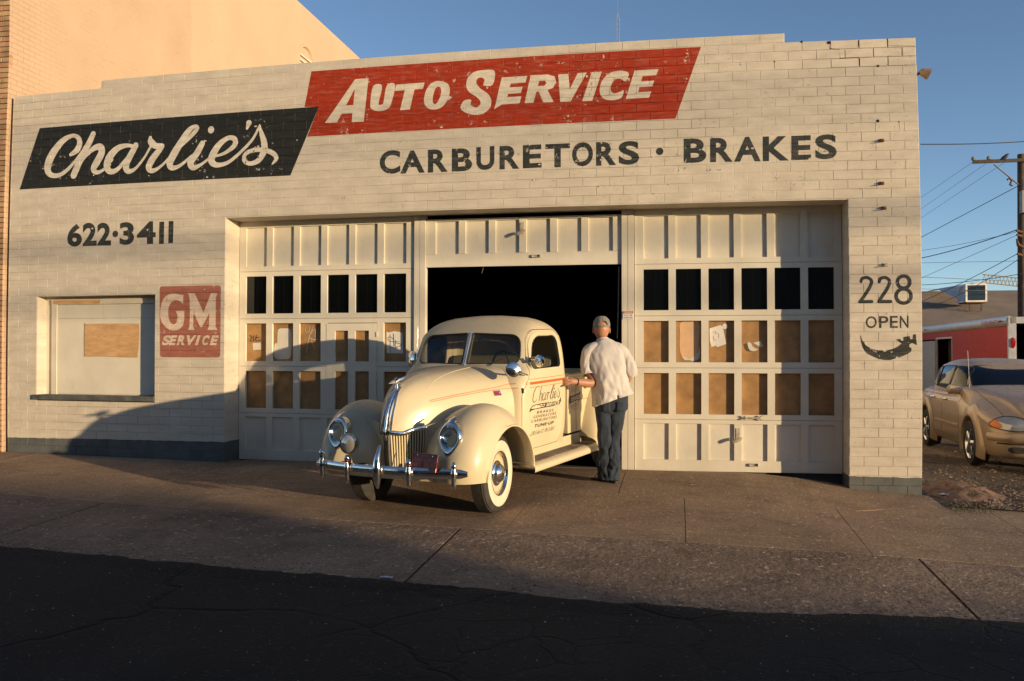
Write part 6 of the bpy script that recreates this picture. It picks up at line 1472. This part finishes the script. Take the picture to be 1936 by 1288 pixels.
# ================================================================ BACKGROUND ON THE RIGHT
# utility pole with crossarm
PX = (20.758, 24.000, 8.473); base = (PX[0], 24.0, -.3)
up_ = pole('utility_pole', 'dark wooden utility pole with crossarm and insulators at the right edge', base, PX[2]+.3, .17, .13)
def lp(px_): return (px_[0]-base[0], px_[1]-base[1], px_[2]-base[2])
a = lp((19.094, 24.000, 8.226)); b_ = (abs(a[0]), 0, a[2])
obj('crossarm', MB().box(a[0], b_[0], -.22, -.13, a[2]-.055, a[2]+.06), POLEM, up_)
for P_ in ((19.110, 23.820, 8.273), (19.617, 23.820, 8.262)):
    q = lp(P_); obj('insulator', MB().lathe([(.02, -.05), (.02, 0), (.075, .01), (.05, .05), (.075, .06), (.05, .11), (.02, .14)], 12, Matrix.Translation((q[0], q[1], a[2]+.06))), simple('insulator grey', (.25, .24, .22), .3), up_, True)
q0 = lp((19.768, 23.750, 8.098)); q1 = lp((20.576, 23.800, 7.359)); obj('arm_brace', MB().tube([q0, q1], [(.035, .02)]*2, 6), simple('brace metal', (.45, .42, .36), .5, .4), up_)
mb = MB(); c_ = lp((20.301, 23.700, 7.463)); mb.tube([(c_[0]-.12, c_[1], c_[2]+.05), (c_[0]-.05, c_[1], c_[2]+.12), (c_[0]+.03, c_[1], c_[2]+.02), (c_[0]-.03, c_[1], c_[2]-.12), (c_[0]+.05, c_[1], c_[2]-.16)], .035, 6); obj('cutout_switch', mb, RUST, up_, True)
obj('equipment_box', MB().box(-.13, .25, -.42, -.15, lp((20.744, 24.000, 6.425))[2]-.1, lp((20.749, 24.000, 7.107))[2]), simple('grey cabinet', (.28, .27, .26), .6), up_)
for P_ in ((20.582, 23.800, 5.719), (20.598, 23.800, 5.568), (20.611, 23.800, 4.890)):
    q = lp(P_); obj('bracket', MB().tube([(q[0]-.08, q[1], q[2]), (0, -.1, q[2]-.05)], .04, 6), RUST, up_, True)
mb = MB(); q = lp((20.527, 23.750, 5.300)); mb.tube([(q[0]-.04, q[1], q[2]+.12), (q[0]+.02, q[1], q[2]-.10), (0, q[1], q[2]-.22)], [.02, .07, .03], 8); obj('street_bracket', mb, RUST, up_, True)
# bird on the arm
bp = (20.115, 23.800, 8.227); bird = thing('bird', 'black bird perched on the crossarm of the right utility pole', 'bird', bp)
BRD = simple('black feathers', (.015, .014, .014), .7)
obj('body', MB().tube([(-.20, 0, .015), (-.10, 0, .045), (.0, 0, .10), (.08, 0, .17), (.12, 0, .22), (.15, 0, .235)], [.008, .035, .075, .062, .045, .012], 10).tube([(.14, 0, .235), (.20, 0, .232)], [.014, .003], 6).tube([(.02, .02, .04), (.02, .02, -.02)], .006, 5).tube([(.02, -.02, .04), (.02, -.02, -.02)], .006, 5), BRD, bird, True)
# wires in that corner of sky
WLAB = ["thick dark wire crossing the sky just above the crossarm", "upper left wire slanting down from the outer insulator", "second wire slanting down from the crossarm", "third wire slanting down from the crossarm near the bird", "long taut wire slanting from the pole at the arm brace", "heavy sagging cable from the pole bracket to the garage", "thin wire above the heavy sagging cable", "thin wire slanting steeply below the pole bracket", "dark wire slanting across the roof box", "wire with a drip loop slanting down across the roof", "thin level wire low over the roof", "dark wire dipping just above the far roof ridge", "level wire crossing behind the pole low in the sky", "lowest level wire along the far roof ridge"]
WR = [((16.889, 22.000, 8.532), (23.486, 30.000, 10.286), 0.02, 0.05), ((19.156, 23.800, 8.267), (20.398, 40.000, 8.940), 0.006, 0), ((19.663, 23.800, 8.246), (20.395, 40.000, 8.311), 0.006, 0), ((20.167, 23.800, 8.187), (20.393, 40.000, 7.854), 0.006, 0), ((20.662, 23.800, 7.356), (18.982, 34.000, 6.294), 0.013, 0), ((20.548, 23.800, 5.758), (18.511, 32.000, 5.470), 0.018, 0.12), ((20.547, 23.800, 5.683), (18.513, 32.000, 5.901), 0.008, 0.1), ((20.547, 23.800, 5.570), (18.036, 30.000, 4.156), 0.008, 0), ((20.594, 23.800, 4.928), (19.903, 38.000, 3.541), 0.013, 0.1), ((20.575, 23.800, 4.703), (19.902, 38.000, 3.350), 0.011, 0.35), ((23.450, 30.000, 5.239), (18.042, 30.000, 5.228), 0.008, 0), ((20.640, 23.800, 4.175), (18.037, 30.000, 4.270), 0.012, 0.1), ((24.922, 34.000, 4.627), (18.039, 30.000, 4.681), 0.012, 0), ((25.658, 36.000, 4.291), (18.036, 30.000, 4.156), 0.01, 0), ]
for lb, (a, b_, r_, s_) in zip(WLAB, WR): wire([a, b_], r_, lb, "wires in the sky right of the garage", s_)
# radio mast far behind the parapet
mp = (3.958, 60.000, 26.483); mt = (3.982, 60.000, 29.984); o = thing('radio_mast', 'thin lattice radio mast rising far behind the garage parapet', 'mast', (mp[0], 60, -.5))
h0, h1 = mp[2]-3+.5, mt[2]+.5; mb = MB()
for a in range(3): mb.tube([(.13*math.cos(a*2.09), .13*math.sin(a*2.09), 0), (.13*math.cos(a*2.09), .13*math.sin(a*2.09), mp[2]+2.2), (.04*math.cos(a*2.09), .04*math.sin(a*2.09), mp[2]+2.6)], .018, 4)
z = 0
while z < mp[2]+2: mb.tube([(.13, 0, z), (-.065, .113, z+.2), (-.065, -.113, z+.4)], .010, 4); z += .4
obj('lattice', mb, simple('mast steel', (.30, .26, .24), .6), o); obj('whip', MB().tube([(0, 0, mp[2]+2.2), (0, 0, h1+2)], .012, 5), simple('mast steel'), o)
# red enclosed trailer with aluminium trim
t0 = Vector((15.040, 8.600, 2.059)); t1 = Vector((15.570, 19.500, 1.824)); t1.z = t0.z
tv = (t1-t0); L = tv.length; ang = math.atan2(tv.y, tv.x); gz = -.30; Ht = t0.z-gz
tr_ = thing('cargo_trailer', 'red enclosed cargo trailer with aluminium trim and an open side door behind the tan car', 'trailer'); tr_.matrix_world = Matrix.Translation((t0.x, t0.y, gz)) @ Matrix.Rotation(ang, 4, 'Z')
REDT = simple('trailer red', (.40, .028, .012), .55, var=.08, spec=.3); ALU = simple('aluminium trim', (.60, .58, .56), .4, .6, var=.06, scale=3); GREYD = simple('grey door panel', (.30, .32, .34), .45, var=.06)
def along(P_): v_ = Vector(P_)-t0; return (v_.x*tv.x+v_.y*tv.y)/L
dA = L*.40; dB = L*.545; dC = L*.57; dD = L*.80
W2 = 2.3; fl = .45
obj('side_panel', MB().box(0.05, dA, -.03, 0, fl, Ht-.16).box(dD, L, -.03, 0, fl, Ht-.16).box(dA, dD, -.03, 0, Ht-.34, Ht-.16).box(dA, dD, -.03, 0, fl, fl+.1), REDT, tr_)
obj('open_doorway', MB().box(dA, dB, -.30, -.28, fl+.1, Ht-.34).box(dA-.02, dA, -.28, -.03, fl+.1, Ht-.34), DARK, tr_)
obj('door_frame', MB().box(dA-.04, dA, -.031, .012, fl+.1, Ht-.30).box(dB, dB+.05, -.031, .012, fl+.1, Ht-.30).box(dA-.04, dB+.05, -.031, .012, Ht-.34, Ht-.30), ALU, tr_)
obj('sliding_door', MB().cbox(dB+.06, dD, 0, .03, fl+.1, Ht-.38, .01), GREYD, tr_)
obj('top_rail', MB().tube([(0, .0, Ht-.07), (L, .0, Ht-.07)], [(.06, .10)]*2, 10), ALU, tr_, True)
obj('bottom_rail', MB().box(0, L, -.03, .02, fl-.06, fl+.04), ALU, tr_)
obj('roof', MB().box(0, L, -W2, 0, Ht-.03, Ht+.0), simple('white roof skin', (.6, .58, .55), .5), tr_)
obj('far_side', MB().box(0, L, -W2, -W2+.03, fl, Ht-.03).box(L-.03, L, -W2, 0, fl, Ht-.03), REDT, tr_)
obj('rear_frame', MB().box(-.02, .05, -.12, .02, fl-.1, Ht).box(-.02, .05, -W2, -W2+.12, fl-.1, Ht).box(-.02, .05, -W2, 0, Ht-.12, Ht+.005).box(-.02, .05, -W2, 0, fl-.1, fl+.02), ALU, tr_)
obj('trailer_inside', MB().box(.06, L-.05, -W2+.04, -.31, fl, fl+.02).box(L*.5, L*.5+.02, -W2+.04, -.31, fl, Ht-.04), DARK, tr_)
for zz in (Ht-.5,): obj('tail_light', MB().lathe([(.001, .03), (.05, .025), (.06, .0)], 16, Matrix.Translation((-.02, -.06, zz)) @ Matrix.Rotation(-PI/2, 4, 'Y') @ Matrix.Diagonal((1.8, .8, 1, 1))), simple('red lens', (.35, .01, .01), .2), tr_, True)
for xx in (.2, L*.62): obj('marker_lamp', MB().tube([(xx, .10, Ht-.07), (xx+.14, .10, Ht-.07)], .02, 8), simple('red lens'), tr_, True)
mb = MB()
for t_ in place(glyph('FEATHERLITE', .02), (1.55, Ht-.115), (.45, Ht-.115), (1.50, Ht-.035)): mb.add([(a, .101, c) for a, c, _ in t_], [(0, 1, 2)])
obj('lettering', mb, simple('trailer lettering', (.40, .10, .07), .5), tr_)
for xx in (L*.42, L*.50): obj('tyre', MB().lathe([(.15, -.11), (.33, -.10), (.36, -.06), (.36, .06), (.33, .10), (.15, .11)], 24, Matrix.Translation((xx, -.12, .36)) @ Matrix.Rotation(PI/2, 4, 'X')), BLK, tr_, True)
# large grey-roofed shed beyond, with roof vent and glass box cooler
r0 = (21.573, 40.000, 4.672); rz = r0[2]; e0 = (19.241, 31.000, 2.354)
shed = thing('warehouse', 'large shed with a faded grey shingle roof beyond the trailer', 'building', (20, 36, -.4))
def sm(*a): return Matrix.Translation((-20, -36, .4))
ROOFM = simple('faded grey roofing', (.20, .165, .145), .9, var=.14, scale=.8, bumpd=.01, bscale=12)
mb = MB(); ez = e0[2]-.3
mb.add([(2, 31, ez), (60, 31, ez), (60, 40, rz), (2, 40, rz), (2, 49, ez), (60, 49, ez)], [(0, 1, 2, 3), (3, 2, 5, 4)], sm()); obj('roof', mb, ROOFM, shed)
obj('wall', MB().box(2.3, 59.7, 31.3, 48.7, -.5, ez-.02, sm()), STUCCO, shed)
nrow = 64; sgm_ = MB()
for k in range(nrow):
    u = k/nrow; y = 31+9*u; z = ez+(rz-ez)*u; sgm_.box(12, 40, y, y+.02, z+.001, z+.014, sm())
stuff(obj('shingle_courses', sgm_, ROOFM, shed))
# dormer-like vent hood
vx0 = (21.705, 37.500, 4.469); vx1 = (23.097, 37.500, 4.772); vb = (21.869, 36.000, 3.897)
zt_ = (22.457, 37.000, 4.902)[2]; zb2 = (22.157, 36.000, 3.868)[2]; xl_ = (21.568, 37.000, 4.490)[0]; xr_2 = (22.992, 37.000, 4.472)[0]
mb = MB(); mb.add([(xl_, 37.5, zt_-.28), (xl_+.8, 36.0, zb2), (xr_2+.4, 36.0, zb2), (xr_2+.4, 36.0, zt_-.05), (xl_+1.3, 36.0, zt_-.1), (xl_, 40, zt_-.28), (xr_2+.4, 40, zt_-.05)], [(0, 1, 4), (1, 2, 3, 4), (0, 4, 3, 6, 5)], sm()); obj('vent_hood', mb, simple('pale sheet metal', (.55, .53, .52), .5, .2), shed)
bx0 = (22.276, 35.200, 3.820); bx1 = (23.148, 35.200, 4.685)
cool = thing('glass_box', 'white framed glass box standing on legs on the grey roof', 'roof box', ((bx0[0]+bx1[0])/2, 35.2, bx0[2]))
hw = (bx1[0]-bx0[0])/2; hh = bx1[2]-bx0[2]; WHT = simple('white frame', (.75, .72, .68), .5)
mb = MB()
for x in (-hw, hw):
    for y in (0, 1.2): mb.box(x-.04, x+.04, y-.04, y+.04, 0, hh)
for z in (0, hh-.07):
    for y in (0, 1.2): mb.box(-hw+.04, hw-.04, y-.04, y+.04, z, z+.07)
    for x in (-hw, hw): mb.box(x-.04, x+.04, .04, 1.16, z, z+.07)
obj('frame', mb, WHT, cool); obj('pane', MB().box(-hw+.04, hw-.04, -.01, .01, .07, hh-.07).box(hw-.01, hw+.01, .04, 1.16, .07, hh-.07), GLASS, cool)
obj('unit', MB().box(-hw*.35, hw*.35, .35, .85, .07, hh*.8), DARK, cool); obj('legs', MB().box(-hw*.5-.03, -hw*.5+.03, .2, .26, -.45, 0).box(hw*.7-.03, hw*.7+.03, .2, .26, -.45, 0).box(-hw, hw, .0, 1.2, -.06, 0), RUST, cool)
# crane jib far off
mb = MB(); a = Vector((53.089, 130.000, 11.886)); b_ = Vector((60.394, 130.000, 10.925))
for d in (0, 1.2): mb.tube([a+Vector((0, 0, d)), b_+Vector((0, 0, d))], .10, 4)
n_ = 14
for k in range(n_): mb.tube([a.lerp(b_, k/n_), a.lerp(b_, (k+.5)/n_)+Vector((0, 0, 1.2)), a.lerp(b_, (k+1)/n_)], .07, 4)
mb.tube([b_, (b_.x, b_.y, -1)], .4, 4)
tag(obj('crane', mb, simple('crane cream', (.45, .42, .34), .6)), 'distant pale lattice crane jib above the grey roof', 'crane')

# ================================================================ TAN CAR
ca = Vector((12.788, 3.214, -0.203)); cb = Vector((12.928, 6.321, -0.207))
cvf = (ca-cb); cvf.z = 0; cvf.normalize(); cang = math.atan2(cvf.y, cvf.x)
car = thing('parked_car', 'tan retro styled hatchback parked on the gravel lot beside the garage', 'car')
cl = Vector((-math.sin(cang), math.cos(cang), 0)); origin = ca+cl*.74; origin.z = (ca.z+cb.z)/2
car.matrix_world = Matrix.Translation(origin) @ Matrix.Rotation(cang, 4, 'Z')     # origin under the front axle, x forward
TANC = m_paint('metallic tan paint', (.40, .29, .185), .7); TANC.node_tree.nodes['Principled BSDF'].inputs['Metallic'].default_value = .35
WB = 2.62
BODY = [ # x, (belly z, half width, shoulder z, crown half width, crown z)
 (.98, (.36, .30, .60, .20, .66)), (.93, (.26, .58, .62, .38, .72)), (.80, (.20, .74, .66, .46, .80)), (.55, (.19, .82, .72, .50, .90)), (.2, (.19, .85, .80, .56, .98)), (-.3, (.20, .85, .86, .66, 1.04)), (-.75, (.20, .85, .90, .72, 1.08)),
 (-1.5, (.20, .85, .89, .74, .99)), (-2.4, (.20, .855, .90, .74, .99)), (-3.0, (.24, .84, .89, .72, .98)), (-3.2, (.30, .78, .88, .62, 1.0)), (-3.27, (.40, .66, .80, .5, .92))][::-1]
def csec(x):
    zb3, w_, zs3, cw, cz3 = spl(BODY, x)
    P_ = [(0, zb3), (w_*.80, zb3), (w_*.97, zb3+.08), (w_, zb3+.28), (w_*.995, zs3-.10), (w_*.955, zs3), (cw*1.06, (zs3*.35+cz3*.65)), (cw*.9, cz3-.005), (cw*.45, cz3+.018), (0, cz3+.022)]
    Q = crom(P_, 4); return [(x, a, b2) for a, b2 in Q]+[(x, -a, b2) for a, b2 in Q[-2:0:-1]]
mb = MB(); mb.loft([csec(.98-4.25*i/70) for i in range(71)])
me = bpy.data.meshes.new('b'); me.from_pydata(mb.v, [], mb.f); fixn(me); cbody = bpy.data.objects.new('b', me); C.objects.link(cbody)
car_bvh = bvh_of(cbody); cuts = []
for x in (0, -WB):
    for s_ in (1, -1):
        L_ = [(x+.375*math.cos(2*PI*k/32), .31+.375*math.sin(2*PI*k/32)) for k in range(32)]
        cuts.append(prism(L_, 1, .60*s_ if s_ > 0 else -1.2, 1.2 if s_ > 0 else -.60))
for c_ in cuts: boolean(cbody, c_, 'DIFFERENCE')
bm_ = bake(cbody, 'body'); [bpy.data.objects.remove(q) for q in cuts+[cbody]]
cbd = addme('body', bm_, TANC, car, True, 40)
for x in (0, -WB):
    for s_ in (1, -1):
        rows = []
        for k in range(25):
            a = R(-18+216*k/24); rows.append([(x+math.cos(a)*r_, s_*y, .31+math.sin(a)*r_) for y, r_ in ((.80, .56), (.845, .52), (.872, .465), (.878, .415), (.872, .382), (.84, .376))])
        mb = MB(); grid(mb, rows, s_ < 0); obj('fender_flare', mb, TANC, car, True)
        M_ = Matrix.Translation((x, s_*.765, .315)) @ Matrix.Rotation(-s_*PI/2, 4, 'X')
        wo = obj('wheel', MB().lathe([(.2, -.10), (.29, -.10), (.315, -.07), (.318, 0), (.315, .06), (.29, .095), (.215, .092)], 36, M_), BLK, car, True)
        obj('rim', MB().lathe([(.215, .09), (.205, .08), (.195, .05), (.19, .0)], 32, M_), CHROME, wo, True)
        mb = MB()
        for k in range(5): mb.tube([(0, 0, .075), (.1*math.cos(k*1.2566), .1*math.sin(k*1.2566), .08), (.205*math.cos(k*1.2566), .205*math.sin(k*1.2566), .075)], [(.05, .02), (.042, .016), (.05, .014)], 8, M_)
        mb.lathe([(.06, .075), (.055, .095), (.001, .10)], 16, M_); obj('spokes', mb, CHROME, wo, True); obj('brake_disc', MB().lathe([(.20, .0), (.001, .0)], 20, M_), DARK, wo)
CGR = [(.93, (-.40, -3.12, .745)), (1.02, (-.54, -3.10, .730)), (1.19, (-.88, -3.02, .685)), (1.33, (-1.18, -2.90, .635)), (1.40, (-1.38, -2.76, .575)), (1.45, (-1.58, -2.56, .47)), (1.475, (-1.78, -2.35, .33)), (1.482, (-1.90, -2.2, .15))]
def gring(z, n=64):
    xf, xr, w_ = spl(CGR, z); cx = (xf+xr)/2; hx = (xf-xr)/2; out = []
    for k in range(n):
        a = 2*PI*k/n; ca_, sa = math.cos(a), math.sin(a); e = 2/4.2 if z < 1.39 else 2/3.2
        out.append((cx+hx*abs(ca_)**e*(1 if ca_ > 0 else -1), w_*abs(sa)**e*(1 if sa > 0 else -1), z))
    return out
mb = MB(); mb.loft([gring(.93+.552*i/30) for i in range(31)]); gh = obj('greenhouse', mb, TANC, car, True, True, ang=50); gb_ = bvh_of(gh)
def gs(x, z, s_, off=.010):
    h = gb_.ray_cast(Vector((x, 2*s_, z)), Vector((0, -s_, 0))); return (x, (h[0].y if h[0] else .6*s_)+off*s_, z)
def gf(y, z, off=.012):
    h = gb_.ray_cast(Vector((2, y, z)), Vector((-1, 0, 0))); return ((h[0].x if h[0] else -1)+off, y, z)
CG2 = m_glass('dark car glass', (.008, .009, .009), .05, .02); DG = CG2
WSC = rnd_loop([(-.62, 1.00), (.62, 1.00), (.52, 1.365), (-.52, 1.365)], .09)
fan(WSC, lambda y, z: gf(y, z), 'windshield', DG, car, 0, 14); rim_tube(WSC, lambda y, z: gf(y, z, .010), .012, 'windshield_seal', BLK, car)
for s_ in (1, -1):
    for L_ in (rnd_loop([(-.78, .990), (-1.55, 1.01), (-1.55, 1.365), (-1.24, 1.350)], [.04, .04, .05, .12]), rnd_loop([(-1.61, 1.01), (-2.28, 1.03), (-2.28, 1.36), (-1.61, 1.37)], [.03, .04, .06, .04]), rnd_loop([(-2.34, 1.03), (-2.86, 1.05), (-2.66, 1.31), (-2.34, 1.355)], [.04, .06, .10, .04])):
        fan(L_, lambda x, z: gs(x, z, s_), 'side_window', DG, car, 0, 14); rim_tube(L_, lambda x, z: gs(x, z, s_, .010), .007, 'window_seal', BLK, car)
    def cs(x, z, off=.004):
        h = car_bvh.ray_cast(Vector((x, 2*s_, z)), Vector((0, -s_, 0))); return (x, (h[0].y if h[0] else .85*s_)+off*s_, z)
    for P_ in (((-.62, .95), (-.60, .86), (-.58, .45), (-.66, .33)), ((-1.58, .96), (-1.58, .36)), ((-2.30, .96), (-2.28, .8), (-2.12, .62), (-2.06, .36)), ((-.66, .33), (-2.05, .33))):
        Q = crom(P_, 6); obj('door_gap', MB().tube([cs(x, z, .0005) for x, z in Q], .0022, 4), BLK, car)
    for x in (-1.42, -2.16): obj('door_handle', MB().tube([cs(x-.09, .86, .004), cs(x-.06, .86, .035), cs(x+.06, .86, .035), cs(x+.09, .86, .004)], .014, 6), CHROME, car, True)
    obj('side_mirror', MB().tube([(-.80, s_*.70, 1.00), (-.78, s_*.82, 1.01), (-.77, s_*.93, 1.03), (-.77, s_*.96, 1.03)], [(.02, .02), (.05, .06), (.05, .07), (.02, .03)], 12), TANC, car, True)
    obj('side_moulding', MB().tube([cs(x, .50, .0) for x in (-.62, -1.2, -2.0)], [(.012, .03)]*3, 6), TANC, car, True)
    HL = smooth_loop([(.40, .56), (.48, .70), (.62, .735), (.76, .70), (.80, .62), (.72, .56), (.55, .535)], 3)
    HL = smooth_loop([(.30, .60), (.46, .72), (.62, .735), (.74, .69), (.79, .62), (.70, .575), (.50, .555)], 3)
    def cf(y, z, off=.006):
        h = car_bvh.ray_cast(Vector((2, y*s_, z)), Vector((-1, 0, 0))); return ((h[0].x if h[0] else .4)+off, y*s_, z)
    fan(HL, lambda y, z: cf(y, z), 'headlight', simple('car lamp', (.45, .46, .45), .12, .5), car, 0, 6); rim_tube(HL, lambda y, z: cf(y, z), .007, 'lamp_gap', BLK, car)
    fan(smooth_loop([(.685, .61), (.72, .69), (.76, .68), (.785, .62), (.74, .585)], 3), lambda y, z: cf(y, z, .010), 'indicator', simple('amber lens', (.65, .17, .02), .2), car, 0, 4)
    fan(smooth_loop([(.42, .30), (.46, .35), (.60, .35), (.63, .31), (.58, .275), (.46, .275)], 3), lambda y, z: cf(y, z, .006), 'fog_light', DARK, car, 0, 4)
P_ = [(lambda h: (h[0].x+.012 if h[0] else .8, y, .47))(car_bvh.ray_cast(Vector((2, y, .47)), Vector((-1, 0, 0)))) for y in [-.80+1.6*i/24 for i in range(25)]]
obj('bumper_bar', MB().tube(P_, [(.030, .055)]*25, 10), TANC, car, True)
P_ = [(p_[0]-.006, p_[1], .395) for p_ in P_]; obj('bumper_gap', MB().tube(P_[1:-1], .010, 5), BLK, car)
obj('grille', MB().tube([(lambda h: (h[0].x+.004 if h[0] else .9, y, .63))(car_bvh.ray_cast(Vector((2, y, .63)), Vector((-1, 0, 0)))) for y in [-.22+.44*i/8 for i in range(9)]], [(.012, .05)]*9, 8), simple('grille slats dark', (.05, .05, .05), .4, .5), car, True)
obj('hood_gap', MB().tube([(lambda h: (x, h[0].y-.002, h[0].z+.002) if h[0] else (x, -.6, .9))(car_bvh.ray_cast(Vector((x, -.62-.06*(.8-x)/1.4, 2)), Vector((0, 0, -1)))) for x in [.72-1.25*i/14 for i in range(15)]], .0028, 4), BLK, car)
obj('seats', MB().tube([(-1.5, .35, .8), (-1.58, .35, 1.1), (-1.60, .35, 1.24)], [(.22, .10), (.20, .08), (.10, .05)], 10).tube([(-1.5, -.35, .8), (-1.58, -.35, 1.1), (-1.60, -.35, 1.24)], [(.22, .10), (.20, .08), (.10, .05)], 10), DARK, car, True)
obj('aerial', MB().tube([(-.55, -.70, .93), (-.62, -.71, 1.60)], .003, 5), CHROME, car)
